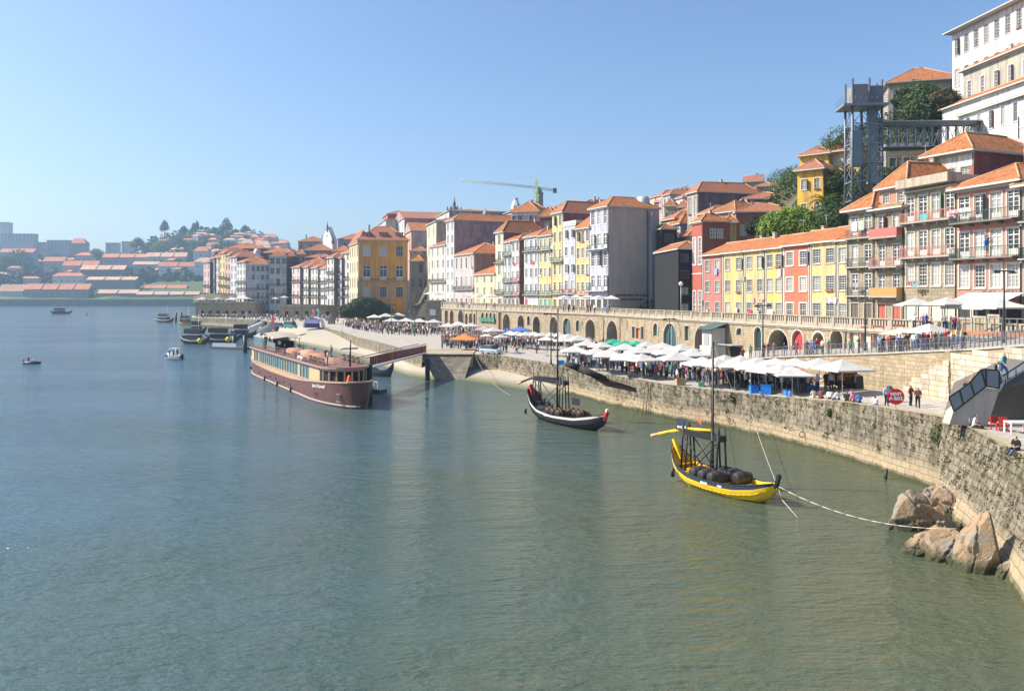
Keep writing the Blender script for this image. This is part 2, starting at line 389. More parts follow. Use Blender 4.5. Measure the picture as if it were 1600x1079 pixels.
# moss and weeds growing out of the wall
def leafcloud(blobs, n, size, mats, name='leaves', squash=1.0, flatn=False, seed=1):
    rnd = random.Random(seed); m = MB(); tot = sum(b[3] * b[4] * b[5] for b in blobs) ** 1
    for (x, y, z, rx, ry, rz) in blobs:
        k = max(6, int(n * rx * ry * rz / tot)) if tot else n
        for _ in range(k):
            v = Vector((rnd.gauss(0, 1), rnd.gauss(0, 1), rnd.gauss(0, 1))).normalized()
            nz_ = noise.noise(v * 2.1 + Vector((x, y, z)) * .37)
            r = (rnd.random() ** .33) * (1 + .38 * nz_)
            if rnd.random() < .75: r = max(r, .62 + .3 * rnd.random())
            p = Vector((x + v.x * rx * r, y + v.y * ry * r, z + v.z * rz * r)); s = size * rnd.uniform(.5, 1.3)
            nn = (v + Vector((rnd.gauss(0, .5), rnd.gauss(0, .5), rnd.gauss(0, .5) + .35))).normalized(); u = nn.orthogonal().normalized(); w2 = nn.cross(u)
            a = rnd.random() * 6.28; u, w2 = u * math.cos(a) + w2 * math.sin(a), w2 * math.cos(a) - u * math.sin(a)
            m.face((p - u * s, p + w2 * s * .55, p + u * s, p - w2 * s * .55), 0)
    return m
weed = leaf((.055, .075, .02)); moss = leaf((.05, .05, .02))
rnd = random.Random(5); m = MB()
for L, cnt in ((line, 520), (line2, 300)):
    for _ in range(cnt):
        i = rnd.randrange(0, len(L) - 1); p = L[i].lerp(L[i + 1], rnd.random()); z = p.z * (1 - .72 * rnd.random() ** 1.1)
        q = L[i + 1] - L[i]; nn = Vector((q.y, -q.x, 0)).normalized(); nn = -nn if nn.x > 0 else nn; c = p + nn * (.07 * (p.z - z) + .05 + (ledge_out(p, z) if L is line2 else 0)); s = rnd.uniform(.06, .2)
        for k in range(7):
            t = Vector((rnd.gauss(0, s * .5), rnd.gauss(0, s * .5), rnd.gauss(-s * .3, s))); e = Vector((rnd.gauss(0, .6), rnd.gauss(0, .6), rnd.gauss(-.3, .8))).normalized() * s * .8; g = nn.cross(e).normalized() * s * .35
            b = Vector((c.x, c.y, z)) + t * .8; b += nn * .04; m.face((b - g, b + e * .5 - g * .6 + nn * .05, b + e, b + g), 0)
tag(m.build('wall_moss', moss), None, None, None, 'stuff')
for px, dz, s, lab in ((1467, 1.2, .55, 'yellow green weeds hanging from the corner of the quay wall'), (1545, 1.6, .4, 'green weed tuft in the wall near the seated man'), (1148, .6, .45, 'dark weed tuft high on the quay wall behind the yellow boat mast'), (1500, 2.6, .4, 'small green bush sprouting low on the wall above the rocks'), (1300, 1.0, .3, 'small weed tuft on the quay wall below the picnic group'), (1580, 2.4, .35, 'pale weed tuft low on the wall at the right edge')):
    Y = yedge(px) - (ledge_out(Vector((0, yedge(px), 5.3)), zq(px) - dz) * .4 if px > 1480 else 0); z = zq(px) - dz; m = leafcloud([(0, 0, 0, s, s * .4, s * 1.3), (s * .6, .1, -s, s * .6, s * .3, s)], 240, .1, None)
    tag(m.build('wall_weed', leaf((.09, .12, .03) if px != 1148 else (.05, .07, .03))), lab, 'plant').location = (PX(px, Y) - .15 - .07 * dz, Y - .1, z)
# beach ramp and ledge below the wall between the ship and the jetty
rampm = N('ramp_stone'); c = rampm.mix((.29, .26, .2), (.4, .36, .29), rampm.noise(.6, 5)); c = rampm.mix(c, (.09, .1, .045), rampm.ramp(rampm.z(), [(.05, 1.0), (.75, 0.0)])); rampm.bump(rampm.noise(4, 4), .4, .05); rampm = rampm.out(c, .9)
def W(px, z, Y): return (PX(px, Y), Y, z)
def rgrid(top, bot):
    out = []
    def at(T, u):
        i = min(int(u), len(T) - 2); f = u - i; f = f * f * (3 - 2 * f); a, b = Vector(W(T[i][0], T[i][2], T[i][1])), Vector(W(T[i + 1][0], T[i + 1][2], T[i + 1][1])); return a.lerp(b, u - i)
    for j in range(9): out.append([tuple(at(top, u * (len(top) - 1) / 40).lerp(at(bot, u * (len(bot) - 1) / 40), j / 8)) for u in range(41)])
    return out
mb = MB()
top = [(440, 300, 3.6), (480, 262, 3.69), (505, 252, 3.3), (530, 230, 2.4), (560, 195, 1.4), (600, 170, 1.5), (640, 148.5, 1.7), (680, 140.6, 1.8)]
bot = [(425, 250, -1.4), (455, 222, -1.2), (490, 200, -1.0), (520, 185, -.6), (545, 172, -.5), (590, 154, -.5), (640, 134, -.5), (684, 128.5, -.5)]
mb.grid(rgrid(top, bot)); struct('landing_ramp', mb, rampm)
mb = MB()
top = [(735, 139, 1.5), (770, 136.5, 1.4), (800, 130.5, 1.3), (840, 121.5, 1.1), (880, 115, .6)]
bot = [(705, 131, -.4), (760, 122, -.4), (800, 117, -.4), (850, 110.5, -.4), (888, 108, -.4)]
mb.grid(rgrid(top, bot)); struct('lower_ledge', mb, rampm)
# jetty block: battered masonry mass the gangway lands on
mb = MB(); t = [W(660, 3.72, 136.5), W(738, 3.72, 136.5), W(738, 3.72, 150), W(655, 3.72, 150)]
b = [W(684, -1, 131), W(722, -1, 130), W(722, -1, 150), W(680, -1, 150)]
for i in range(4): mb.quad(b[i], b[(i + 1) % 4], t[(i + 1) % 4], t[i])
mb.quad(*t); jb = mb.build('jetty_block', stone((.26, .25, .22), (.18, .17, .15), (.09, .08, .07), 1.2, .5, .6)); tag(jb, 'grey trapezoid stone jetty block jutting into the river where the gangway lands', 'jetty')
mb = MB(); mb.box(PX(659, 136.4), PX(739, 136.4), 136.2, 149, 3.725, 3.9); o = mb.build('cap_slab', cop); keepw(o, jb); o.matrix_parent_inverse = Matrix()
# hill behind the houses
CAP = [(300, 2), (340, 8), (460, 14), (560, 18), (700, 28), (900, 24), (1050, 20), (1150, 24), (1230, 34), (1330, 52), (1400, 62), (1600, 80)]
SLP = [(300, .2), (560, .3), (700, .45), (1000, .5), (1150, .6), (1250, 1.0), (1400, .9), (1450, .75), (1485, .48), (1600, .4)]
def yfront(px):
    if px > 954: return yline(px, L1)
    if px > 668: return yline(px, L2)
    return interp([(300, 398), (460, 398), (530, 372), (640, 330), (668, 285)], px)
def hz(px, Y):
    s = max(0, Y - yfront(px) - 12 - interp([(945, 0), (985, 26), (1090, 24), (1130, 0)], px)); cp = interp(CAP, px); return (UZ - .05) + cp * (1 - math.exp(-interp(SLP, px) * s / cp))
def hillz(X, Y): return hz(X / Y * F + CX, Y)
rows = []
for px in list(range(302, 1800, 14)):
    y0 = yfront(px); r = [(PX(px, y0 - 1), y0 - 1, UZ - .06)] if px > 690 else [(PX(px, y0 + 4), y0 + 4, UZ - .06)]
    for k in range(1, 26):
        Y = y0 + 12 + (k ** 1.75) * 1.6; r.append((PX(px, Y), Y, hz(px, Y) + 1.2 * noise.noise(Vector((PX(px, Y) * .08, Y * .08, 0))) * min(1, k / 5)))
    rows.append(r)
hm = N('hill'); c = hm.mix((.06, .075, .03), (.14, .12, .08), hm.noise(.15, 5)); hm.bump(hm.noise(1.2, 5), .8, .4); hm = hm.out(c, .95)
mb = MB(); mb.grid(rows); struct('hillside', mb, hm)
# upper street deck
mb = MB(); rows = []
for px in list(range(690, 1800, 15)):
    ya, yb = yarc(px) + .3, yfront(px) + 6; rows.append([(PX(px, y), y, UZ) for y in (ya, yb)])
mb.grid(rows, smooth=False); struct('upper_street', mb, paving)
mb = MB(); rows = []
for px in [1120, 1150, 1170, 1200, 1250, 1300, 1375, 1430, 1484, 1540, 1600, 1700]:
    ya, yb = interp(MID, px) if px >= 1170 else 96, yarc(px) + 1; ya = min(ya, yb - 1); rows.append([(PX(px, y), y, interp(MZ, px)) for y in (ya, yb)])
mb.grid(rows, smooth=False); struct('sloping_walkway', mb, paving)

# ------------------------------------------------------------------ far bank
def fz(px, Y):      # height of the far bank's ground
    top = interp([(-400, 128), (0, 112), (60, 96), (150, 92), (200, 96), (240, 128), (290, 142), (350, 148), (400, 140), (440, 118), (480, 92), (560, 60), (800, 30)], px)
    s = (Y - 1085) / 560; s = max(0, min(1, s)); return 9 + (top - 12) * (s ** .85)
rows = []
for px in range(-420, 900, 20):
    rows.append([(PX(px, 1082), 1082, -2), (PX(px, 1082), 1082, 5)] + [(PX(px, Y), Y, fz(px, Y) + 5 * noise.noise(Vector((px * .02, Y * .01, 0)))) for Y in (1090, 1130, 1170, 1210, 1260, 1310, 1360, 1420, 1480, 1540, 1600, 1650)] + [(PX(px, 1900), 1900, 40)])
fm = N('far_hill'); c = fm.mix((.035, .06, .022), (.1, .13, .04), fm.noise(.02, 5)); c = fm.mix(c, (.17, .2, .06), fm.ramp(fm.noise(.012, 3, (1, .4, 1)), [(.52, 0.0), (.62, .7)])); fm = fm.out(c, .95)
mb = MB(); mb.grid(rows); struct('far_hillside', mb, fm)
# ------------------------------------------------------------------ houses
STW = (.36, .34, .3); WHT = (.56, .56, .53); GLS = glass()
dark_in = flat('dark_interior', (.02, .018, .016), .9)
iron = flat('wrought_iron', (.03, .035, .03), .5, .4)
def wm(c): return flat('window_paint', c, .6)
WC = {}
def window_mesh(w_, h_, style, sur, sash):
    key = (round(w_, 2), round(h_, 2), style, sur, sash)
    if key in WC: return WC[key]
    m = MB(); t = .16 if style != 'far' else .12
    m.box(-w_ / 2 - t, -w_ / 2, -.05, .02, -.05, h_ + t, 0); m.box(w_ / 2, w_ / 2 + t, -.05, .02, -.05, h_ + t, 0)
    m.box(-w_ / 2, w_ / 2, -.05, .02, h_, h_ + t, 0); m.box(-w_ / 2 - t, w_ / 2 + t, -.1, .02, -.17, -.051, 0)
    a = .07; y0, y1 = .06, .115
    m.box(-w_ / 2, -w_ / 2 + a, y0, y1, 0, h_, 1); m.box(w_ / 2 - a, w_ / 2, y0, y1, 0, h_, 1); m.box(-w_ / 2 + a, w_ / 2 - a, y0, y1, h_ - a, h_, 1); m.box(-w_ / 2 + a, w_ / 2 - a, y0, y1, 0, a, 1)
    if style == 'sash':
        m.box(-w_ / 2 + a, w_ / 2 - a, y0, y1, h_ * .5 - .04, h_ * .5 + .04, 1)
        for i in (1, 2): x = -w_ / 2 + w_ * i / 3; m.box(x - .022, x + .022, y0 + .01, y1, a, h_ - a, 1)
        for i in (1, 2, 4, 5): z = h_ * i / 6; m.box(-w_ / 2 + a, w_ / 2 - a, y0 + .015, y1 - .003, z - .02, z + .02, 1)
    elif style == 'door':
        m.box(-.06, .06, y0, y1, a, h_ - a, 1); m.box(-w_ / 2 + a, w_ / 2 - a, y0 + .003, y1, a, h_ * .26, 1); m.box(-w_ / 2 + a, w_ / 2 - a, y0 + .005, y1, h_ * .74, h_ * .78, 1)
        for z in (.42, .58, .88): m.box(-w_ / 2 + a, w_ / 2 - a, y0 + .015, y1 - .004, h_ * z - .02, h_ * z + .02, 1)
    else:
        m.box(-.05, .05, y0, y1, a, h_ - a, 1); m.box(-w_ / 2 + a, w_ / 2 - a, y0 + .01, y1, h_ * .55 - .03, h_ * .55 + .03, 1)
    me = m.mesh('window_frame', [wm(sur), wm(sash)]); p = MB(); p.box(-w_ / 2 + .01, w_ / 2 - .01, .125, .14, .01, h_ - .01); pm = p.mesh('window_pane', GLS)
    WC[key] = (me, pm); return WC[key]
def holed(m, w_, z0, h_, holes, y=0, rev=.16, mat=0, back=True):
    xs = sorted(set([0, w_] + [v for a in holes for v in (a[0], a[1])])); zs = sorted(set([z0, h_] + [v for a in holes for v in (a[2], a[3])]))
    for i in range(len(zs) - 1):
        zc = (zs[i] + zs[i + 1]) / 2; run = None
        for j in range(len(xs) - 1):
            xc = (xs[j] + xs[j + 1]) / 2; ins = any(a[0] < xc < a[1] and a[2] < zc < a[3] for a in holes)
            if not ins and run is None: run = xs[j]
            if run is not None and (ins or j == len(xs) - 2):
                e = xs[j] if ins else xs[j + 1]; m.quad((run, y, zs[i]), (e, y, zs[i]), (e, y, zs[i + 1]), (run, y, zs[i + 1]), mat); run = None
    for a, b, c, d in holes:
        m.quad((a, y, c), (a, y + rev, c), (a, y + rev, d), (a, y, d), mat); m.quad((b, y + rev, c), (b, y, c), (b, y, d), (b, y + rev, d), mat)
        m.quad((a, y, d), (a, y + rev, d), (b, y + rev, d), (b, y, d), mat); m.quad((a, y + rev, c), (a, y, c), (b, y, c), (b, y + rev, c), mat)
        m.quad((a, y + rev, c), (b, y + rev, c), (b, y + rev, d), (a, y + rev, d), mat)
RAILC = {}
def railing_mesh(w_, d, col, style='bars', h_=1.0):
    key = (round(w_, 2), round(d, 2), col, style, h_)
    if key in RAILC: return RAILC[key]
    m = MB(); 
    if style == 'solid':
        m.box(0, w_, -d, -d + .05, .0, h_); m.box(0, .05, -d + .05, 0, 0, h_); m.box(w_ - .05, w_, -d + .05, 0, 0, h_)
    else:
        for z in (.08, h_): m.box(0, w_, -d, -d + .05, z - .03, z + .03); m.box(0, .05, -d + .05, 0, z - .03, z + .03); m.box(w_ - .05, w_, -d + .05, 0, z - .03, z + .03)
        n = max(3, int(w_ / .16)) if style == 'bars' else max(2, int(w_ / .5))
        for i in range(n + 1): x = .02 + (w_ - .04) * i / n; m.box(x - .014, x + .014, -d + .01, -d + .038, .11, h_ - .03)
        for i in range(1, 4): y = -d + d * i / 4; m.box(.01, .038, y - .014, y + .014, .11, h_ - .03); m.box(w_ - .038, w_ - .01, y - .014, y + .014, .11, h_ - .03)
    RAILC[key] = m.mesh('railing', flat('railing_paint', col, .5, .2)); return RAILC[key]
def roof_parts(root, w_, d, z, rise, kind, m, over=.5, ridge=None, eav=(.5, .49, .46)):
    o = over; x0, x1, y0, y1 = -o * .6, w_ + o * .6, -o, d + o * .5
    ax = ridge or ('y' if d >= w_ else 'x'); r = MB()
    A, B, C, D = (x0, y0, z), (x1, y0, z), (x1, y1, z), (x0, y1, z); zr = z + rise
    if kind == 'shed':
        C, D = (x1, y1, zr), (x0, y1, zr); r.quad(A, B, C, D); r.face((B, (x1, y1, z), C), 0); r.face((A, D, (x0, y1, z)), 0); r.quad((x0, y1, z), D, C, (x1, y1, z))
        rd = None
    else:
        if ax == 'y':
            ins = (x1 - x0) / 2 if kind == 'hip' else 0; ins = min(ins, (y1 - y0) / 2 - .01); xm = (x0 + x1) / 2; p, q = (xm, y0 + ins, zr), (xm, y1 - (ins if kind == 'hip' else 0), zr)
            r.face((A, B, p)) if kind == 'hip' else r.face((A, B, p), 1); r.quad(B, C, q, p); r.face((C, D, q), 0 if kind == 'hip' else 1); r.quad(D, A, p, q)
        else:
            ins = (y1 - y0) / 2 if kind == 'hip' else 0; ins = min(ins, (x1 - x0) / 2 - .01); ym = (y0 + y1) / 2; p, q = (x0 + ins, ym, zr), (x1 - ins, ym, zr)
            r.quad(A, B, q, p); r.face((B, C, q), 0 if kind == 'hip' else 1); r.quad(C, D, p, q); r.face((D, A, p), 0 if kind == 'hip' else 1)
        rd = (p, q, A, B, C, D)
    ro = r.build('roof', [m, MATS['side']], root)
    e = MB(); e.box(x0, x1, y0, y1, z - .22, z - .02); e.build('eaves', flat('eaves_paint', eav, .8), ro)
    if rd:
        p, q = rd[0], rd[1]; k = MB(); k.tube(p, q, .13, n=6)
        if kind == 'hip':
            L, Rr = (rd[2], rd[5]), (rd[3], rd[4])
            if ax == 'y': k.tube(rd[2], p, .11, n=6).tube(rd[3], p, .11, n=6).tube(rd[4], q, .11, n=6).tube(rd[5], q, .11, n=6)
            else: k.tube(rd[2], p, .11, n=6).tube(rd[5], p, .11, n=6).tube(rd[3], q, .11, n=6).tube(rd[4], q, .11, n=6)
        k.build('ridge_tiles', flat('ridge_clay', (.5, .27, .15), .9), ro)
    return ro
MATS['side'] = plaster((.22, .12, .12), .4)
TO, TB, TR = tiles(), tiles((.3, .12, .055), (.45, .2, .09), .4), tiles((.36, .14, .085), (.5, .22, .14), .2)
TG = tiles((.33, .2, .1), (.42, .27, .13), .6)
NH = [0]
def house(label, a, b, top, Y=None, L=None, dirv=None, depth=12, base=None, col=(.5, .48, .42), side=None, nf=4, nc=3, ww=1.0, wh=.62, style='sash', sur=STW, sash=WHT, bal=(), balc=(.03, .04, .035), bald=.7, bstyle='bars', slab=(.4, .38, .34), roof='hip', rise=None, rm=None, over=.5, ridge=None, door=(.12, .1, .08), gr='doors', chim=1, frontm=None, sidem=None, swin=0, cornice=True, cat='house', name='townhouse', rows=None, pil=False, eav=(.5, .49, .46), ztop=None, zs=None, skiproof=False, panes=True, attic=0):
    if L: Ya, dirv = yline(a, L), (-L[1], -1.0)
    else: Ya = Y; dirv = dirv or (.283, -1.0)
    X = PX(a, Ya); dx, dy = dirv; n = math.hypot(dx, dy); dx /= n; dy /= n; k = (b - CX) / F
    t = (k * Ya - X) / (dx - k * dy); w_ = t; ang = math.atan2(dy, dx)
    z1 = ZY(top, Ya)
    if not 1.5 < t < 90: print('WIDTH', label, t)
    if base is None: base = min(hillz(X, Ya), hillz(X + dx * t, Ya + dy * t)) - 2.5
    hgt = z1 - base; root = empty(name, (X, Ya, base), ang, label, cat); rnd = random.Random(int(a * 7 + top)); NH[0] += 1
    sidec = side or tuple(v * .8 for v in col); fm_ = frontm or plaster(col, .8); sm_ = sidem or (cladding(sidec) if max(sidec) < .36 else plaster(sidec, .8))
    fh = hgt / nf; holes = []; wins = []
    gz = zs if zs is not None else 0
    cw = w_ / nc; wwid = min(ww, cw * .66)
    for f in range(nf):
        z0 = gz + f * (hgt - gz) / nf; fhh = (hgt - gz) / nf
        if f == 0 and gr == 'doors':
            for c in range(nc):
                x = cw * (c + .5); hh = min(2.7, fhh * .74); holes.append((x - wwid * .6, x + wwid * .6, .02, hh)); wins.append((x, .02, wwid * 1.2, hh, 'shop'))
            continue
        if f == 0 and gr == 'none': continue
        isb = f in bal; hh = fhh * (.72 if isb else wh); zz = z0 + (.12 if isb else fhh * .2)
        st = 'door' if isb and style != 'far' else style
        for c in range(nc):
            x = cw * (c + .5); holes.append((x - wwid / 2, x + wwid / 2, zz, zz + hh)); wins.append((x, zz, wwid, hh, st))
    m = MB(); holed(m, w_, 0, hgt, holes, 0, .17, 0)
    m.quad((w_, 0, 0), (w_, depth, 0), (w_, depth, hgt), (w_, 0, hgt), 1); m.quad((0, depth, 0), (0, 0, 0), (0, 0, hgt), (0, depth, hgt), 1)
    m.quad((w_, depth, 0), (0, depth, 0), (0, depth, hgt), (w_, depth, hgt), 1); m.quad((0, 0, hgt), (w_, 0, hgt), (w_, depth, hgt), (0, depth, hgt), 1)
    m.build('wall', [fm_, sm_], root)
    for x, z, ww_, hh, st in wins:
        if st == 'shop':
            q = MB(); dcol = door if not isinstance(door, list) else door[int(rnd.random() * len(door))]
            q.box(-ww_ / 2, ww_ / 2, .09, .15, 0, hh); q.box(-ww_ / 2 + .08, -.03, .06, .092, .15, hh - .12); q.box(.03, ww_ / 2 - .08, .06, .092, .15, hh - .12)
            t_ = .14; q.box(-ww_ / 2 - t_, -ww_ / 2, -.05, .03, 0, hh + t_, 1); q.box(ww_ / 2, ww_ / 2 + t_, -.05, .03, 0, hh + t_, 1); q.box(-ww_ / 2, ww_ / 2, -.05, .03, hh, hh + t_, 1)
            obj('door', q.mesh('door', [flat('door_paint', dcol, .6), wm(sur)]), root, (x, 0, z)); continue
        me, pm = window_mesh(ww_, hh, st, sur, sash); wo = obj('window', me, root, (x, 0, z))
        if panes: obj('pane', pm, wo)
        if Ya < 200 and z > 2 and rnd.random() < .14:
            sc_ = rnd.choice([(.12, .2, .14), (.3, .1, .08), (.4, .38, .34), (.1, .12, .14)]); sm2 = MB().box(0, ww_ * .46, -.04, 0, .02, hh - .02).mesh('shutter', wm(sc_))
            obj('shutter', sm2, wo, (ww_ / 2 + .02, -.06, 0), -rnd.uniform(.2, 1.2)); 
        if Ya < 200 and z > 2 and rnd.random() < .1: obj('flower_box', MB().box(-ww_ * .45, ww_ * .45, -.32, -.1, -.1, .1).mesh('flower_box', flat('planter', (.3, .13, .07))), wo)
    for bi, f in enumerate(bal):
        z0 = gz + f * (hgt - gz) / nf; q = MB(); q.box(.12, w_ - .12, -bald, 0, -.14, 0)
        for c in range(nc + 1): x = .3 + (w_ - .6) * c / nc; q.box(x - .07, x + .07, -bald * .75, -.003, -.4, -.141)
        bo = obj('balcony', q.mesh('balcony', plaster(slab)), root, (0, 0, z0 + .05))
        bc = balc[bi % len(balc)] if isinstance(balc[0], tuple) else balc; bs = bstyle[bi % len(bstyle)] if isinstance(bstyle, (list, tuple)) else bstyle
        obj('railing', railing_mesh(w_ - .24, bald - .05, bc, bs), bo, (.12, 0, 0))
    if cornice:
        q = MB(); q.box(-.05, w_ + .05, -.16, -.003, hgt - .42, hgt - .225)
        if nf > 1 and not bal: q.box(-.02, w_ + .02, -.06, -.003, hgt / nf * 1.02, hgt / nf * 1.02 + .16)
        q.build('cornice', wm(sur), root)
    if pil:
        
        for xa in (0, w_ - .32): MB().box(xa, xa + .32, -.07, -.002, 0, hgt - .43).build('pilaster', wm(sur), root)
    q = MB(); q.tube((w_ - .1, -.1, .1), (w_ - .1, -.1, hgt - .3), .05, n=5); q.build('downpipe', iron, root)
    for k in range(swin):
        me, pm = window_mesh(1.0, 1.5, 'far', sur, sash); wo = obj('window', me, root, (w_ + .13, 2.0 + (depth - 4) * (k % 2), hgt - 3.0 - 3.2 * (k // 2)), R(90)); obj('pane', pm, wo)
    if roof != 'flat':
        rise = rise if rise is not None else min(w_, depth) * .2 + .4
        rm = rm or rnd.choice([TO, TO, TB, TR]); MATS['side'] = sm_
        ro = roof_parts(root, w_, depth, hgt + .02, rise, roof, rm, over, ridge, eav)
        for k in range(chim):
            q = MB(); cx, cy = w_ * rnd.uniform(.2, .8), depth * rnd.uniform(.3, .8); q.box(cx - .3, cx + .3, cy - .22, cy + .22, hgt, hgt + rise + .6); q.box(cx - .36, cx + .36, cy - .28, cy + .28, hgt + rise + .6, hgt + rise + .7); q.build('chimney', plaster((.45, .38, .32)), ro)
        if rnd.random() < .4 and Ya < 330:
            q = MB(); cx, cy = w_ * .5, depth * .5; z_ = hgt + rise; q.path([(cx, cy, z_ - .3), (cx, cy, z_ + 2.1)], .02, 4); 
            for j in range(5): q.tube((cx - .5 + .06 * j, cy - .35 + .17 * j, z_ + 1.9), (cx + .5 - .06 * j, cy - .35 + .17 * j, z_ + 1.9), .012, n=3)
            q.build('aerial', flat('aluminium', (.5, .5, .5), .4, .8), ro)
    else:
        q = MB(); 
        q.box(-.1, w_ + .1, -.1, .12, hgt + .02, hgt + .75); q.box(-.1, .12, .121, depth, hgt + .02, hgt + .75); q.box(w_ - .12, w_ + .1, .121, depth, hgt + .02, hgt + .75); q.build('roof_parapet', wm(sur), root)
    return root, w_, hgt
STN = stone((.36, .32, .26), (.28, .25, .2), (.16, .14, .11), .8, .4, .5)
GRS = stone((.3, .29, .27), (.24, .23, .22), (.13, .12, .11), .8, .4, .6)
CRM, YEL, LIL, WHI, GRY, PNK, REDC, MAR = (.62, .55, .38), (.68, .47, .14), (.48, .48, .6), (.68, .67, .64), (.44, .43, .41), (.6, .42, .4), (.5, .14, .09), (.17, .085, .085)
RW, GW = (.38, .13, .12), (.1, .22, .16)
mar = plaster(MAR, .6)
# --- right-hand front row (upper street), left to right
house('narrow red plastered house at the left end of the low red and yellow terrace', 1098, 1129, 399, L=L1, base=UZ, col=(.48, .17, .15), side=(.05, .05, .055), nf=3, nc=2, ww=1.35, wh=.52, gr='win', rm=TO, ridge='x', roof='gable', rise=2.1, depth=9.5, pil=True, cornice=False, chim=0)  # near-black side colour stands in for the shade along the alley
TY = dict(L=L1, base=UZ, nf=3, nc=2, ww=1.35, wh=.52, gr='win', rm=TO, ridge='x', roof='gable', rise=2.1, depth=9.5, pil=True, cornice=False, chim=1)
house('pale yellow terrace house right of the narrow red one, with an open green shutter', 1129, 1163, 395.5, col=(.7, .5, .19), **TY)
house('faded yellow terrace house in the middle of the low terrace', 1163, 1196, 392, col=(.7, .5, .22), **TY)
house('warm yellow terrace house with laundry, left of the bright orange red house', 1196, 1224, 388.5, col=(.72, .48, .15), **TY)
house('bright orange red terrace house with white framed windows', 1224, 1266, 384, sur=(.62, .6, .56), col=(.58, .15, .08), **{**TY, 'ww': 1.5})
house('cream yellow terrace house right of the orange red one', 1266, 1308, 379, col=(.72, .53, .22), **{**TY, 'ww': 1.5})
house('sliver of cream yellow terrace house against the tall grey balconied house', 1308, 1326, 375.5, col=(.71, .52, .23), **{**TY, 'nc': 1, 'ww': 1.5})
house('tall narrow stone house with pink top balcony, right of the yellow terrace', 1326, 1367, 330, L=L1, base=UZ, frontm=STN, col=GRY, side=(.3, .28, .26), nf=4, nc=2, ww=1.1, bal=(1, 2, 3), balc=((.08, .08, .08), (.08, .08, .08), RW), rm=TO, rise=2.2, depth=11, over=.9, chim=0)
h_, w1, hg1 = house('stone house with ochre and pink balconies below a small pink attic', 1367, 1413, 328, L=L1, base=UZ, frontm=STN, col=GRY, side=(.35, .13, .1), nf=4, nc=2, ww=1.0, bal=(1, 2, 3), balc=((.5, .27, .1), (.5, .25, .22), (.45, .15, .12)), bstyle=('solid', 'bars', 'solid'), bald=1.0, door=(.38, .1, .07), rm=TG, rise=.9, depth=10, over=.8, chim=0)
house('small pink attic storey with two windows behind the stone house roof', 1374, 1419, 296, Y=94.5, base=hg1 + UZ - 1.0, col=(.62, .27, .2), nf=1, nc=2, ww=.95, wh=.6, gr='win', rm=TO, rise=3.0, depth=9, over=.6, sash=(.6, .6, .58))
hc, wc, hgc = house('tall stone house with four windows per floor and long red balconies', 1413, 1495, 297, L=L1, base=UZ, frontm=STN, col=GRY, side=(.3, .26, .22), nf=4, nc=4, ww=1.15, bal=(2, 3), balc=((.45, .17, .15), (.5, .2, .16)), roof='flat', depth=13, door=(.5, .56, .44), sur=(.46, .42, .36), bald=.9)
MB().box(0, wc, -1.2, .6, hgc, hgc + .95).build('concrete_parapet', plaster((.42, .37, .29), .9), hc)
hd, wd, hgd = house('dark balconied salmon house with a large white awning at the right edge', 1495, 1597, 296, L=L1, base=UZ, frontm=None, col=(.58, .22, .17), side=(.12, .09, .09), nf=4, nc=4, ww=1.5, bal=(2, 3), balc=(.05, .1, .08), rm=TO, rise=2.2, depth=9, over=.9, door=(.04, .05, .05), sur=(.5, .47, .4), bald=1.1, slab=(.2, .18, .16), chim=0)
house('shadowed neighbour house cut off by the right edge', 1597, 1680, 290, L=L1, base=UZ, col=(.3, .27, .24), nf=4, nc=3, bal=(2, 3), rm=TG, rise=2.4, depth=9, over=.9)
tm = text_mesh('ORA   VIVA', .8, flat('sign_letters', (.25, .24, .17), .6), .03); obj('wall_sign_lettering', tm, hd, (wd * .68, -.06, 3.75), (R(90), 0, 0))
hq, wq, hgq = house('white top house with big orange hip roof and dark red side wall', 1449, 1522, 246, Y=96, base=24.5, col=(.72, .72, .7), side=(.2, .05, .045), nf=1, nc=3, ww=1.2, wh=.3, gr='win', rm=TO, rise=2.7, depth=13, over=.9, chim=0, dirv=(.45, -1), sash=(.5, .5, .5), zs=2.2)
# --- tall lilac house with the big grey blank side, and the row left of it
hl, wl, hgl = house('tall lilac house front with glazed balconies beside a huge blank grey side wall', 922, 951, 327, L=L2, base=UZ, col=(.5, .5, .64), sidem=plaster((.5, .44, .385), .3), side=(.33, .33, .34), nf=5, nc=3, ww=1.5, wh=.72, sur=(.66, .66, .66), sash=(.75, .75, .75), bal=(1, 3), balc=(.16, .24, .23), slab=(.6, .6, .58), rm=TO, rise=2.6, depth=13.2, over=.6, door=(.06, .06, .06), chim=0, bald=1.1)
for k, (tx, zz) in enumerate((('ESCONDIDINHO  DO  DOURO', 3.6), ('RESTAURANTE  BAR', 2.7))):
    tm = text_mesh(tx, .62, flat('sign_black', (.01, .01, .012), .6), .02, bold=.01); obj('side_wall_lettering', tm, hl, (wl + .04, 6.0, zz), (R(90), 0, R(90)))
q = MB(); q.lathe([(1.5, 0), (1.5, 2.2), (1.1, 2.9), (0, 3.0)], 14, (0, 0, 0)); o = q.build('skylight_drum', flat('zinc', (.5, .52, .54), .45, .5), hl); o.location = (wl * .6, 11, hgl)
q = MB(); q.box(wl + .01, wl + 1.4, 10.2, 11.6, 0, hgl - 1.2); q.build('wall_buttress', plaster((.3, .31, .33), .3), hl)
q = MB(); q.tube((wl + .12, 9.9, 0), (wl + .12, 9.9, hgl - .5), .12, n=6); q.build('downpipe', flat('blue_pipe', (.08, .12, .2), .5), hl)
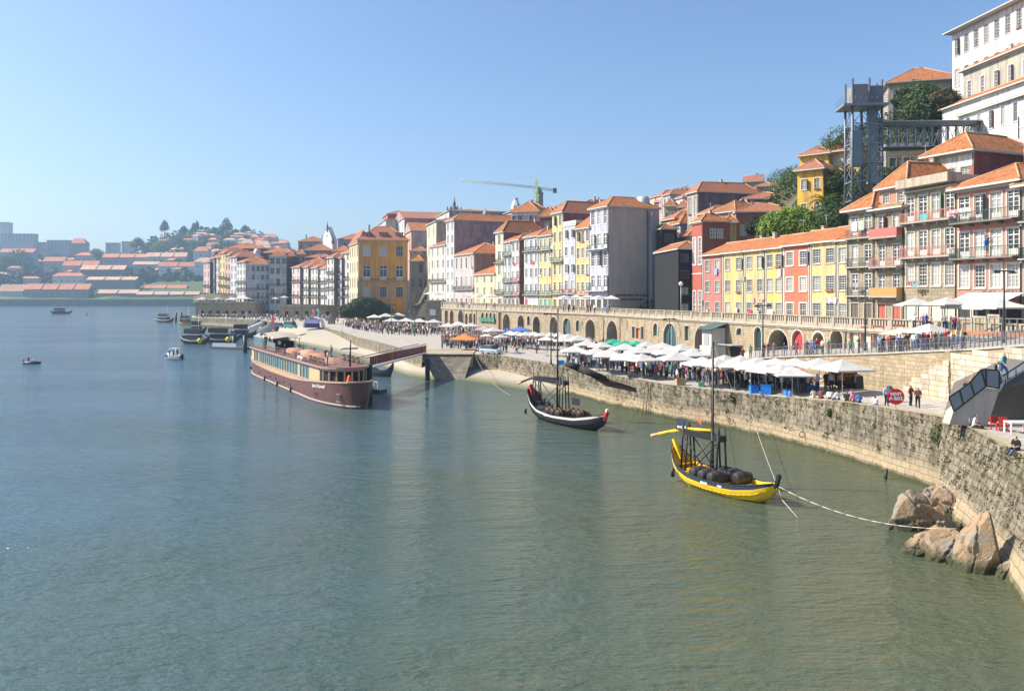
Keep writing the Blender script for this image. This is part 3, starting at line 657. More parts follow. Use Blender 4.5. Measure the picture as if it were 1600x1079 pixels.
house('narrow dark slate clad house in shadow behind the grey wall', 1033, 1058, 357, Y=172, base=UZ, col=(.045, .034, .04), side=(.03, .025, .03), frontm=flat('shaded_slate_cladding', (.035, .024, .03), .8), nf=5, nc=1, ww=1.8, wh=.45, sur=(.12, .1, .11), sash=(.2, .2, .22), gr='win', rm=TB, dirv=(1, .2), depth=10, rise=1.2, cornice=False, chim=0)  # slate colour lowered further to hold the alley's shadow
house('black shaded house flank closing the alley left of the low terrace', 1060, 1100, 388, Y=150, base=UZ, frontm=flat('black_shade_wall', (.012, .013, .015), .9), sidem=flat('black_shade_wall', (.012, .013, .015), .9), col=(.014, .014, .016), side=(.014, .014, .016), nf=4, nc=2, ww=1.4, wh=.45, sur=(.07, .07, .075), sash=(.08, .08, .09), gr='win', rm=TB, dirv=(1, .1), depth=16, rise=1.5, cornice=False, chim=0, style='far')  # deep shade is put into the near-black wall colour
ROW = dict(L=L2, base=UZ)
LEFT = [
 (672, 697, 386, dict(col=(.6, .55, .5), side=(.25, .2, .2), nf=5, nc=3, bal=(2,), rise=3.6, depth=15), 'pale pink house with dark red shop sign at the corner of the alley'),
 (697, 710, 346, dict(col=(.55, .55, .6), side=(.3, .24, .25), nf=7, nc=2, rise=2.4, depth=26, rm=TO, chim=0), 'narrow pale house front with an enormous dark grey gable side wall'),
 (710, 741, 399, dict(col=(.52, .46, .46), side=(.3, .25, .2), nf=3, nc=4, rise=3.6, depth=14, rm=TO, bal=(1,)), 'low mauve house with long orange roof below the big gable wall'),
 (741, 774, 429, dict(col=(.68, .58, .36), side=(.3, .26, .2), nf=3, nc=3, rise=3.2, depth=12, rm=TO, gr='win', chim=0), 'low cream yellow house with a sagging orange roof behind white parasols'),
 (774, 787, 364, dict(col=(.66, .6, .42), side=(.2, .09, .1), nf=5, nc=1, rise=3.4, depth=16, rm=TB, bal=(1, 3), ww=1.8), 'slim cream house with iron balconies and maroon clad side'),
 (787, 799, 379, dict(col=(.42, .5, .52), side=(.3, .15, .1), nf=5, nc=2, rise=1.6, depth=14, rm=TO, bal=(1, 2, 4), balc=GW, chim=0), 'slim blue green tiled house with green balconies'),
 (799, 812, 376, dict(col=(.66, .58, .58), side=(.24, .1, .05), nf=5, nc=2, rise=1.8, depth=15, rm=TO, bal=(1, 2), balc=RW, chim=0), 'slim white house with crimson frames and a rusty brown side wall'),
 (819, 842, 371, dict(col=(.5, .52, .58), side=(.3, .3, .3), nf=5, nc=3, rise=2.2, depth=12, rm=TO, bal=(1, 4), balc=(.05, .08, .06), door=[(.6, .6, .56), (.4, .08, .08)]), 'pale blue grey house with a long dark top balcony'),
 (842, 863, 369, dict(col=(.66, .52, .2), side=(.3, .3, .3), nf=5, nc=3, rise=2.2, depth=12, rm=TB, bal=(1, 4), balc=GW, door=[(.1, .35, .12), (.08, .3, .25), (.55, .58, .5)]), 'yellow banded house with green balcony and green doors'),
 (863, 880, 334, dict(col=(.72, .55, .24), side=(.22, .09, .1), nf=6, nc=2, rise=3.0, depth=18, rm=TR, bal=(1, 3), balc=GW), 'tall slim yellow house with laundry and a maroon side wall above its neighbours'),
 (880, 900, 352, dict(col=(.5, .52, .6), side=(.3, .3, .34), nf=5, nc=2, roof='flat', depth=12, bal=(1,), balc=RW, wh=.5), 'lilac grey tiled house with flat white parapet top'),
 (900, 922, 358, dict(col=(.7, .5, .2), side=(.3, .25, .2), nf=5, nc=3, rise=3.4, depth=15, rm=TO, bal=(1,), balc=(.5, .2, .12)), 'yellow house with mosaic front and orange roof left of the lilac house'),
]
for a, b, t, kw, lab in LEFT: house(lab, a, b, t, **{**dict(ww=1.25, sur=(.6, .59, .56), door=(.16, .13, .12)), **ROW, **kw})
# --- second row and hill houses, right
house('tall grey house with dark slate side wall and reddish hip roof above the roofs', 1074, 1091, 303, Y=185, col=(.46, .42, .4), side=(.11, .115, .14), nf=4, nc=2, ww=1.3, gr='win', rm=TR, rise=2.6, depth=16, swin=0)
house('dark red house with two white windows above the low terrace roofs', 1081, 1098, 348, Y=150, col=(.42, .1, .07), side=(.42, .12, .08), nf=2, nc=2, ww=1.0, wh=.5, sash=(.8, .8, .8), sur=(.7, .7, .68), gr='win', rm=TO, rise=1.6, depth=5.5, swin=2)
house('bright yellow house block beside the dark red one, half shaded by the tree', 1133, 1152, 347, Y=148, dirv=(1, -.25), col=(.7, .45, .08), side=(.25, .2, .08), nf=2, nc=1, ww=.8, wh=.35, gr='win', rm=TO, rise=1.5, depth=9, cornice=False)  # side is the wall yellow darkened to hold its shade
house('long low house with orange roof and dark red band behind the tree', 1150, 1245, 331, Y=160, dirv=(1, -.1), col=(.3, .12, .1), side=(.3, .12, .1), nf=2, nc=4, wh=.35, gr='win', rm=TR, rise=2.2, depth=9, cornice=False, style='far')
house('long house with broad orange roof left of the yellow hillside house', 1160, 1246, 311, Y=178, dirv=(1, -.1), col=(.24, .1, .09), side=(.3, .12, .1), nf=3, nc=4, wh=.35, gr='win', rm=TR, rise=2.2, depth=11, cornice=False, style='far')
house('roof with dormer stepping down behind the dark red house', 1110, 1150, 334, Y=168, dirv=(.6, -1), col=(.35, .2, .15), nf=2, nc=2, wh=.35, gr='win', rm=TB, rise=2.6, depth=10, style='far')
house('grey stone gable house on the skyline left of the dark trees', 1162, 1192, 284, Y=240, dirv=(.9, -.3), col=(.35, .34, .34), side=(.3, .3, .3), nf=2, nc=2, style='far', gr='win', rm=TR, roof='gable', ridge='x', rise=2.6, depth=12)
house('small grey house right of the skyline gable, among trees', 1182, 1212, 291, Y=225, dirv=(.9, -.3), col=(.4, .36, .34), nf=2, nc=2, style='far', gr='win', rm=TR, rise=1.4, depth=9)
house('tall bright yellow hillside house with laundry under its windows', 1246, 1287, 267, Y=140, dirv=(1, -.95), col=(.76, .44, .06), side=(.4, .25, .05), nf=3, nc=2, ww=.95, wh=.42, gr='none', sur=(.6, .5, .3), rm=TR, rise=2.0, depth=8, cornice=False, chim=0, over=.8)  # shaded side painted as a darker copy of the sunlit yellow
house('yellow house with balcony windows behind the tall yellow one', 1250, 1296, 244, Y=152, dirv=(1, -.9), col=(.74, .43, .06), nf=3, nc=2, wh=.42, gr='win', rm=TR, rise=2.0, depth=9, cornice=False, over=.8)
house('yellow upper house with white shuttered windows, just left of the lift tower', 1286, 1345, 239, Y=150, dirv=(1, -.9), col=(.74, .45, .08), nf=3, nc=4, wh=.42, ww=1.1, gr='win', rm=TR, rise=2.2, depth=9, cornice=False, over=.8, sash=(.8, .8, .8))
house('ruined grey stone wall house with green window behind the lift tower', 1384, 1450, 232, Y=137, dirv=(1, -.25), frontm=STN, col=(.4, .38, .33), nf=2, nc=3, wh=.4, gr='win', roof='flat', depth=5, sash=(.1, .2, .15), cornice=False)
for lab, a, b, t, Y, c, st in (('pink house far up the slope right of the grey drum roof', 1025, 1036, 307, 300, PNK, 1), ('pale grey house with small windows on the far slope', 1036, 1048, 306, 290, GRY, 1), ('small white house below the pink ones on the far slope', 1052, 1068, 312, 280, WHI, 1),
    ('pinkish house on the crest behind the white one', 1044, 1062, 302, 330, PNK, 1), ('cream gable house in the dip between grey wall and tall grey house', 1054, 1072, 336, 215, (.66, .58, .42), 0), ('ochre roofed house low in the dip beside the slate clad house', 1034, 1056, 345, 200, (.5, .4, .3), 0), ('small cream house at the foot of the tall grey house', 1050, 1076, 372, 180, (.62, .56, .42), 0)):
    house(lab, a, b, t, Y=Y, col=c, nf=3, nc=2, style='far', gr='win', rm=TR if st else TO, depth=11, rise=2.2)
# big white buildings up the hill
BW = (.66, .65, .64)
house('huge white many windowed building with orange eaves at the top right corner', 1488, 1640, 52, Y=162, dirv=(.12, -1), col=BW, nf=5, nc=9, ww=1.2, wh=.55, gr='win', sur=(.42, .4, .38), sash=(.6, .6, .6), rm=TO, rise=2.4, ridge='x', roof='gable', depth=12, over=1.6, base=36, chim=0)
house('stained grey green building below the huge white one', 1505, 1640, 112, Y=152, dirv=(.12, -1), col=(.42, .4, .33), nf=3, nc=6, ww=1.0, wh=.5, gr='win', sur=(.6, .6, .58), sash=(.7, .7, .7), rm=TO, rise=2.4, depth=9, over=.9, base=34, chim=1)
house('long low white building with dark windows, third step down the hill', 1472, 1640, 172, Y=147, dirv=(.12, -1), col=(.7, .69, .69), nf=2, nc=9, ww=.9, wh=.4, gr='win', sur=(.62, .62, .6), sash=(.4, .4, .4), rm=TO, rise=2.0, depth=8, over=.7, base=33, chim=0)
house('white building with barred windows, lowest step above the orange hip roof', 1503, 1660, 181, Y=142, dirv=(.12, -1), col=(.72, .71, .7), nf=2, nc=6, ww=1.1, wh=.42, gr='win', sur=(.55, .55, .53), sash=(.3, .3, .3), rm=TO, rise=2.2, depth=8, over=.9, base=29, chim=1)
hv, wv, hgv = house('hilltop villa with columned veranda and orange hip roof left of the white building', 1388, 1500, 131, Y=178, dirv=(1, -.3), col=(.45, .42, .38), nf=2, nc=4, ww=1.6, wh=.6, gr='doors', door=(.62, .6, .55), rm=TO, rise=4.4, depth=12, over=1.4, chim=0, ridge='x')
# --- middle distance skyline
MIDH = [
 (799, 843, 331, 235, dict(col=(.66, .64, .62), side=(.2, .085, .1), nf=4, nc=5, rise=3.4, depth=16, rm=TO, dirv=(1, -.3)), 'long white windowed top storey under a broad orange roof behind the row'),
 (843, 868, 338, 222, dict(col=(.2, .09, .1), side=(.2, .085, .1), nf=3, nc=1, rise=3.0, depth=16, rm=TO, dirv=(1, -.2), style='far'), 'maroon clad flank house right of the long white storey'),
 (884, 905, 334, 205, dict(col=(.22, .09, .1), side=(.22, .09, .1), nf=3, nc=1, rise=3.2, depth=16, rm=TR), 'maroon clad house with reddish roof left of the lilac house'),
 (667, 682, 352, 300, dict(col=(.68, .63, .46), side=(.48, .43, .28), nf=5, nc=2, rise=2.2, depth=16, rm=TR, swin=2), 'tall cream corner house with shaded yellowish side above the alley'),
 (682, 702, 339, 345, dict(col=(.6, .58, .6), side=(.26, .28, .34), nf=4, nc=2, rise=2.0, depth=24, rm=TO), 'grey and white house with flat orange roof below the dark dome'),
 (592, 603, 351, 400, dict(col=(.6, .57, .5), side=(.45, .42, .38), nf=4, nc=3, rise=1.0, depth=18, rm=TR), 'cream house carrying a red attic on the left skyline'),
 (598, 606, 340, 408, dict(col=(.5, .16, .17), side=(.36, .12, .13), nf=4, nc=1, rise=2.4, depth=14, rm=TR), 'small crimson attic tower on the left skyline'),
 (617, 632, 350, 385, dict(col=(.72, .7, .68), side=(.4, .26, .27), nf=4, nc=3, rise=4.4, depth=34, rm=TR, roof='gable', ridge='y'), 'white gabled house with long pinkish red roof'),
 (633, 643, 365, 355, dict(col=(.62, .36, .28), side=(.3, .26, .26), nf=3, nc=2, rise=4.0, depth=16, rm=TO, roof='gable', ridge='y'), 'salmon gabled house in front of the white gable'),
 (640, 668, 392, 330, dict(col=(.4, .36, .3), side=(.3, .27, .24), nf=3, nc=2, rise=2.0, depth=12, rm=TB, dirv=(1, -.1)), 'ochre shed roofed house right of the orange palace'),
 (640, 663, 408, 322, dict(col=(.35, .36, .4), side=(.4, .4, .4), nf=4, nc=2, rise=2.6, depth=12, rm=TO, dirv=(1, -.1), base=4), 'shaded blue grey house at the mouth of the alley'),
 (528, 592, 374, 430, dict(col=(.5, .47, .55), side=(.4, .4, .4), nf=3, nc=3, rise=3.6, depth=14, rm=TR, dirv=(1, 0), gr='none', cornice=False), 'long church nave roof right of the white gable front'),
 (466, 506, 377, 440, dict(col=(.35, .36, .38), side=(.4, .4, .4), nf=3, nc=5, rise=3.4, depth=14, rm=TB, dirv=(1, 0), cornice=False), 'long low hall with brown roof left of the church gable'),
 (474, 520, 391, 425, dict(col=(.26, .2, .24), side=(.4, .4, .4), nf=3, nc=2, rise=3.4, depth=12, rm=TB, dirv=(1, 0), cornice=False), 'dark plum house with tan roof under the church'),
 (478, 519, 402, 415, dict(col=(.2, .14, .18), side=(.2, .14, .18), nf=3, nc=2, rise=2.0, depth=10, rm=TR, dirv=(1, 0), cornice=False), 'dark purple house band below the tan roof'),
 (728, 770, 347, 380, dict(col=(.5, .3, .3), nf=3, nc=3, rise=2.2, depth=10, rm=TR, dirv=(1, 0)), 'reddish house behind the skylight domes'),
 (780, 800, 337, 330, dict(col=(.4, .3, .28), nf=3, nc=2, rise=3.0, depth=12, rm=TB), 'brownish roofed house left of the long orange roof'),
 (812, 850, 325, 300, dict(col=(.3, .25, .25), nf=3, nc=3, rise=2.6, depth=12, rm=TR, dirv=(1, -.2)), 'dark roofed house at the foot of the crane'),
]
for a, b, t, Y, kw, lab in MIDH: house(lab, a, b, t, Y=Y, **{**dict(style='far', gr='win', ww=1.3), **kw})
# orange palace by the square
hp, wp, hgp = house('orange palace with grey stone pilasters and dormers facing the square', 560, 637, 374, Y=298, dirv=(1, .16), base=4, col=(.72, .31, .03), side=(.66, .56, .28), nf=4, nc=3, ww=2.6, wh=.5, sur=(.36, .36, .36), sash=(.62, .63, .64), bal=(2,), balc=(.1, .1, .1), rm=TR, rise=5.5, depth=13, over=.9, gr='doors', door=(.2, .2, .22), pil=True, chim=1, style='sash')
for i in range(3):
    q = MB(); x = wp * (i + .5) / 3; q.box(-1.4, 1.4, .3, 4, hgp + .2, hgp + 2.6); q.box(-1.6, 1.6, .1, 4.4, hgp + 2.6, hgp + 2.85, 1); o = q.build('dormer', [plaster((.3, .13, .12)), TR], hp); o.location = (x, 0.6, 0)
    me, pm = window_mesh(1.3, 1.5, 'far', (.5, .5, .5), (.6, .6, .6)); wo = obj('window', me, o, (0, .28, hgp + .75)); 
q = MB()
for i in range(4): x = .3 + (wp - .6) * i / 3; q.box(x - .55, x + .55, -.12, -.003, 0, hgp * .5)
q.build('stone_pilaster', plaster((.34, .31, .27)), hp, kind='stuff')
house('sunlit cream yellow return wing on the left flank of the orange palace', 546, 560, 384, Y=316.5, dirv=(1, -2.6), base=4, col=(.68, .58, .34), nf=5, nc=4, style='far', ww=1.4, rm=TR, rise=5, depth=5, gr='win')  # palace's sunlit flank: the light is put into a paler wall colour
# left clusters
LC = [
 (511, 522, 403, 352, dict(col=(.6, .56, .56), nf=6, nc=2, bal=(2, 3, 4)), 'pinkish grey balconied house on the terrace left of the palace'),
 (522, 534, 404, 350, dict(col=(.62, .63, .62), nf=6, nc=2, bal=(1, 2, 3, 4)), 'white balconied house with glazed fronts on the terrace'),
 (534, 547, 396, 345, dict(col=(.6, .6, .55), nf=6, nc=2, bal=(1, 2, 3)), 'pale green white house touching the palace wing'),
 (456, 469, 418, 395, dict(col=(.62, .5, .5), nf=5, nc=2, bal=(1, 3)), 'rose coloured corner house above the dark alley'),
 (469, 482, 418, 388, dict(col=(.62, .62, .58), nf=5, nc=2, bal=(1, 2, 3)), 'white house with two iron balconies right of the rose house'),
 (482, 497, 419, 380, dict(col=(.6, .56, .5), nf=5, nc=3, bal=(1, 2, 3)), 'off white house with dark galleries in the middle of the terrace group'),
 (497, 511, 420, 370, dict(col=(.6, .6, .62), nf=5, nc=2, bal=(1, 2, 3)), 'pale lilac house with a shaded side in the terrace group'),
 (318, 328, 410, 455, dict(col=(.62, .42, .4), nf=5, nc=2, bal=(1, 2)), 'salmon corner house at the very end of the riverside row'),
 (328, 336, 404, 450, dict(col=(.14, .2, .22), nf=6, nc=2, bal=(1, 2, 3)), 'dark teal house second from the end of the riverside row'),
 (336, 343, 403, 444, dict(col=(.62, .5, .55), nf=6, nc=2, bal=(1,)), 'mauve pink house near the end of the riverside row'),
 (343, 352, 396, 438, dict(col=(.7, .55, .25), nf=6, nc=2, bal=(1, 2, 3)), 'yellow house near the end of the riverside row'),
 (352, 360, 399, 430, dict(col=(.66, .38, .34), nf=6, nc=2, bal=(1, 2, 3)), 'salmon pink house right of the yellow one in the far row'),
 (360, 370, 402, 422, dict(col=(.6, .61, .62), nf=6, nc=2, bal=(1,)), 'light grey tiled house with small white chimney in the far row'),
 (370, 384, 410, 412, dict(col=(.58, .6, .58), nf=6, nc=3, bal=(2, 3)), 'whitish house with narrow balconies in the far row'),
]
for a, b, t, Y, kw, lab in LC: house(lab, a, b, t, Y=Y, **{**dict(style='far', gr='doors', ww=1.4, base=UZ - .5, rm=TR, rise=3.0, depth=14, dirv=(.62, -1) if a > 450 else (.75, -1), over=.6, side=(.16, .12, .14), chim=0), **kw})
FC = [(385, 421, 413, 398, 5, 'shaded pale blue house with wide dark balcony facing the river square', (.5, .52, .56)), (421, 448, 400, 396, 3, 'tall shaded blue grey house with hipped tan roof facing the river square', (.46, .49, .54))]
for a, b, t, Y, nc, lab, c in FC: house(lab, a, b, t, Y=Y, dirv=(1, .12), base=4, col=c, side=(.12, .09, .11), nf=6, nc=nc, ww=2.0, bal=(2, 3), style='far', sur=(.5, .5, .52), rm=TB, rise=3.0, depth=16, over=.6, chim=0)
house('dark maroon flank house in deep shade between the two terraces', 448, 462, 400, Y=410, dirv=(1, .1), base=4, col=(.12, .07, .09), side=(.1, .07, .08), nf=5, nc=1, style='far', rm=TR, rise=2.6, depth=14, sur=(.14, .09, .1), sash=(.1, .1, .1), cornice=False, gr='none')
for lab, a, b, t, Y, c, kw in (('orange roofed house behind the far row', 336, 370, 393, 462, (.3, .18, .18), {}), ('dark sided house with peaked orange roof behind the far row', 352, 412, 388, 475, (.13, .1, .12), {}), ('dark plum house with orange roof behind the grey drum', 366, 408, 400, 440, (.12, .09, .12), {}), ('wide low orange roof behind the tall blue grey house', 408, 460, 395, 430, (.14, .1, .12), {}), ('maroon sided house with brown roof in the terrace group', 474, 512, 410, 398, (.2, .09, .11), {}), ('small white fronted house above the terrace group', 460, 478, 397, 420, (.5, .42, .46), {}), ('pale house with orange roof behind the white balconied house', 519, 548, 392, 372, (.45, .35, .38), {})):
    house(lab, a, b, t, Y=Y, dirv=(1, 0), base=UZ, col=c, side=c, nf=4, nc=2, style='far', rm=TO, rise=2.8, depth=12, gr='none', cornice=False, sur=(.5, .5, .5), **kw)
# far bank warehouses and houses
FM = {'c1': (.3, .33, .32)}
FAR = [
 (38, 138, 452, 1095, 'long stone warehouse with bright orange roof on the far waterfront', (.3, .29, .24), 8, 'g', 16, 443, 4),
 (149, 214, 458, 1098, 'lower stone warehouse with pale orange roof right of the bright one', (.24, .26, .24), 4, 'g', 12, 452, 4),
 (214, 310, 460, 1096, 'low riverside store with flat pale roof edge on the far bank', (.24, .27, .26), 5, 'g', 10, 455, 4),
 (226, 290, 450, 1130, 'grey roofed shed behind the low riverside store', (.25, .27, .28), 3, 'g', 10, 445, 8),
 (0, 36, 455, 1100, 'pale house with slate roof at the left edge of the far waterfront', (.5, .5, .5), 3, 'g', 10, 444, 4),
 (82, 130, 431, 1150, 'white villa with tower on the far bank above the bright orange roof', (.62, .6, .56), 5, 'h', 10, 426, 8),
 (136, 212, 437, 1140, 'large grey warehouse with cream roof edge on the far bank', (.2, .22, .22), 3, 'g', 14, 432, 8),
 (126, 194, 421, 1190, 'upper dark warehouse with salmon roof on the far bank', (.17, .18, .2), 3, 'g', 16, 414, 12),
 (98, 152, 415, 1230, 'white gabled lodge with orange roof on the far bank', (.5, .5, .46), 4, 'g', 14, 407, 16),
 (68, 100, 408, 1270, 'ochre gabled lodge left of the white gabled one on the far bank', (.5, .45, .36), 3, 'g', 12, 401, 20),
 (118, 142, 399, 1290, 'house with orange pyramid roof high on the far bank', (.5, .45, .4), 3, 'h', 12, 394, 26),
 (160, 232, 402, 1290, 'long lodge with reddish roof high on the far bank', (.36, .36, .36), 5, 'g', 16, 396, 26),
 (228, 290, 401, 1270, 'long pale lodge with pinkish roof in the middle of the far bank', (.5, .5, .48), 6, 'g', 14, 394, 20),
 (248, 304, 416, 1200, 'white shed row with red roof above the field on the far bank', (.66, .68, .68), 6, 'g', 10, 409, 12),
 (304, 330, 409, 1180, 'pale blue white house left of the riverside row on the far bank', (.58, .62, .66), 3, 'h', 12, 402, 10),
 (302, 326, 392, 1240, 'pinkish white house below the wooded knoll', (.6, .58, .58), 3, 'h', 12, 385, 20),
 (208, 246, 413, 1225, 'grey blue shed with pale gable in the middle of the far bank', (.34, .38, .42), 4, 'g', 12, 408, 14),
 (0, 52, 366, 1500, 'large pale apartment block on the left hilltop', (.6, .6, .6), 9, 'f', 16, 360, 60),
 (0, 12, 348, 1520, 'white tower block behind the apartment block at the left edge', (.66, .67, .68), 3, 'f', 16, 345, 60),
 (0, 52, 394, 1330, 'row house with reddish roof under the apartment block', (.42, .44, .5), 7, 'g', 14, 388, 25),
 (73, 106, 376, 1540, 'grey flat topped block on the left skyline of the far bank', (.5, .5, .5), 6, 'f', 14, 370, 60),
 (108, 134, 380, 1560, 'brownish gabled block on the far skyline', (.42, .38, .36), 5, 'h', 14, 372, 60),
 (54, 72, 379, 1550, 'small grey block on the far skyline', (.45, .46, .47), 4, 'f', 12, 376, 60),
 (165, 184, 380, 1580, 'distant pale block low on the far skyline', (.5, .5, .5), 4, 'f', 12, 376, 60),
 (190, 210, 378, 1570, 'pinkish cream block at the foot of the wooded knoll', (.66, .56, .48), 4, 'f', 14, 370, 60),
 (376, 396, 380, 1420, 'white villa with salmon roof on the wooded knoll', (.72, .7, .68), 3, 'h', 12, 373, 50),
 (396, 422, 383, 1400, 'pale terrace house with pink roof right of the white villa', (.5, .5, .52), 4, 'h', 12, 376, 50),
 (410, 432, 371, 1560, 'grey block with reddish roof on top of the knoll', (.42, .4, .4), 4, 'h', 12, 365, 60),
 (434, 450, 379, 1540, 'small pink roofed house at the right end of the knoll', (.55, .5, .5), 3, 'h', 10, 374, 60),
 (302, 316, 400, 1330, 'reddish roofed house peeping left of the riverside row', (.5, .4, .4), 2, 'h', 10, 396, 24)]
fr = flat('far_roof', (.5, .19, .1), .9, var=.3, scale=.08); fr2 = flat('far_roof_pale', (.55, .34, .22), .9, var=.3, scale=.08)
for a, b, t, Y, lab, c, nc, rf, dep, rtop, bz in FAR:
    X0, X1 = PX(a, Y), PX(b, Y); w_ = X1 - X0; z1 = ZY(t, Y); zr = ZY(rtop, Y); base = min(bz, fz(a, Y) - 3) if bz > 30 else bz; hgt = z1 - base
    root = empty('far_house', (X0, Y, base), 0, lab, 'building'); m = MB()
    nf = 2 if hgt < 30 else 4; vis = min(hgt, 18 if rf == 'f' else 12); holes = []; ww_ = w_ / nc * .3
    for f in range(nf if rf == 'f' else 1):
        for i in range(nc):
            x = w_ * (i + .5) / nc; z0 = hgt - vis + (f + .35) * vis / (nf if rf == 'f' else 1); hh = min(1.9, vis * .2); holes.append((x - ww_ / 2, x + ww_ / 2, z0, z0 + hh))
    holed(m, w_, 0, hgt, holes, 0, .3, 0)
    m.quad((w_, 0, 0), (w_, dep, 0), (w_, dep, hgt), (w_, 0, hgt)); m.quad((0, dep, 0), (0, 0, 0), (0, 0, hgt), (0, dep, hgt)); m.quad((w_, dep, 0), (0, dep, 0), (0, dep, hgt), (w_, dep, hgt)); m.quad((0, 0, hgt), (w_, 0, hgt), (w_, dep, hgt), (0, dep, hgt))
    m.build('wall', plaster(c), root)
    pm = MB().box(-ww_ / 2, ww_ / 2, .2, .3, 0, hh).mesh('window_pane', flat('far_glass', (.14, .15, .17), .3))
    for h4 in holes: obj('window', pm, root, ((h4[0] + h4[1]) / 2, 0, h4[2]))
    r = MB(); zr -= base; zr = max(zr, hgt + 2)
    if rf == 'f': r.box(-.5, w_ + .5, -.5, dep + .5, hgt + .01, hgt + 1.2); r.build('roof', plaster((.45, .42, .42)), root); continue
    o_ = 1.0; ins = dep / 2 if rf == 'h' else 0
    A, B, C, D = (-o_, -o_, hgt), (w_ + o_, -o_, hgt), (w_ + o_, dep + o_, hgt), (-o_, dep + o_, hgt); p, q = (min(ins, w_ / 2 - 1), dep / 2, zr), (w_ - min(ins, w_ / 2 - 1), dep / 2, zr)
    if w_ > 32 and rf == 'g':
        for kk in range(1, int(w_ / 20)): xx = w_ * kk / int(w_ / 20); pw = MB(); pw.face(((xx, -1.3, hgt - 1), (xx, dep + 1.2, hgt - 1), (xx, dep + 1.2, hgt + .9), (xx, dep / 2, zr + .9), (xx, -1.3, hgt + .9))); pw.face(((xx + .8, -1.3, hgt + .9), (xx + .8, dep / 2, zr + .9), (xx + .8, dep + 1.2, hgt + .9), (xx + .8, dep + 1.2, hgt - 1), (xx + .8, -1.3, hgt - 1))); pw.quad((xx, -1.3, hgt - 1), (xx + .8, -1.3, hgt - 1), (xx + .8, -1.3, hgt + .9), (xx, -1.3, hgt + .9)); pw.quad((xx, -1.3, hgt + .9), (xx + .8, -1.3, hgt + .9), (xx + .8, dep / 2, zr + .9), (xx, dep / 2, zr + .9)); pw.build('party_wall', plaster((.5, .48, .44)), root)
    if rf == 'g': p, q = (-o_, dep / 2, zr), (w_ + o_, dep / 2, zr)
    r.quad(A, B, q, p); r.face((B, C, q), 1 if rf == 'g' else 0); r.quad(C, D, p, q); r.face((D, A, p), 1 if rf == 'g' else 0); r.build('roof', [fr2 if 'pale' in lab or 'cream' in lab or 'salmon' in lab else fr, plaster(c)], root)
# far waterfront wall
mb = MB(); mb.box(PX(-300, 1084), PX(760, 1084), 1078, 1086, -2, 9); tag(mb.build('far_embankment_wall', stone((.2, .2, .17), (.16, .16, .14), (.1, .1, .09), 4, 2, .5)), 'long dark embankment wall at the far waterline', 'wall')

rnd = random.Random(31); hm_c = {}
for i in range(110):
    px = rnd.uniform(-10, 316) if i < 46 else rnd.uniform(316, 450); Y = rnd.uniform(1150, 1560); z = fz(px, Y); w_, d, h_ = rnd.uniform(9, 24), rnd.uniform(8, 12), rnd.uniform(11, 17); c = rnd.choice([(.6, .58, .54), (.5, .45, .4), (.66, .62, .5), (.36, .36, .38), (.62, .48, .42)])
    root = empty('hillside_house', (PX(px, Y), Y, z - 4), rnd.uniform(-.5, .5), 'small far %s house with orange roof, %s' % (['grey white', 'tan', 'cream', 'dark grey', 'pinkish'][[(.6, .58, .54), (.5, .45, .4), (.66, .62, .5), (.36, .36, .38), (.62, .48, .42)].index(c)], ('left part of the far hillside' if px < 90 else 'middle of the far hillside' if px < 200 else 'slope left of the riverside row' if px < 316 else 'wooded knoll behind the riverside row') + (', low' if Y < 1270 else ', halfway up' if Y < 1420 else ', high')), 'house', 'small houses scattered over the far hillside')
    m = MB().box(0, w_, 0, d, 0, h_ + 4); m.build('wall', plaster(c), root); r = MB(); A, B, C, D = (-.8, -.8, h_ + 4), (w_ + .8, -.8, h_ + 4), (w_ + .8, d + .8, h_ + 4), (-.8, d + .8, h_ + 4); p, q = (d * .4, d / 2, h_ + 4 + d * .3), (w_ - d * .4, d / 2, h_ + 4 + d * .3)
    r.quad(A, B, q, p); r.face((B, C, q)); r.quad(C, D, p, q); r.face((D, A, p)); r.build('roof', rnd.choice([fr, fr, fr2]), root)

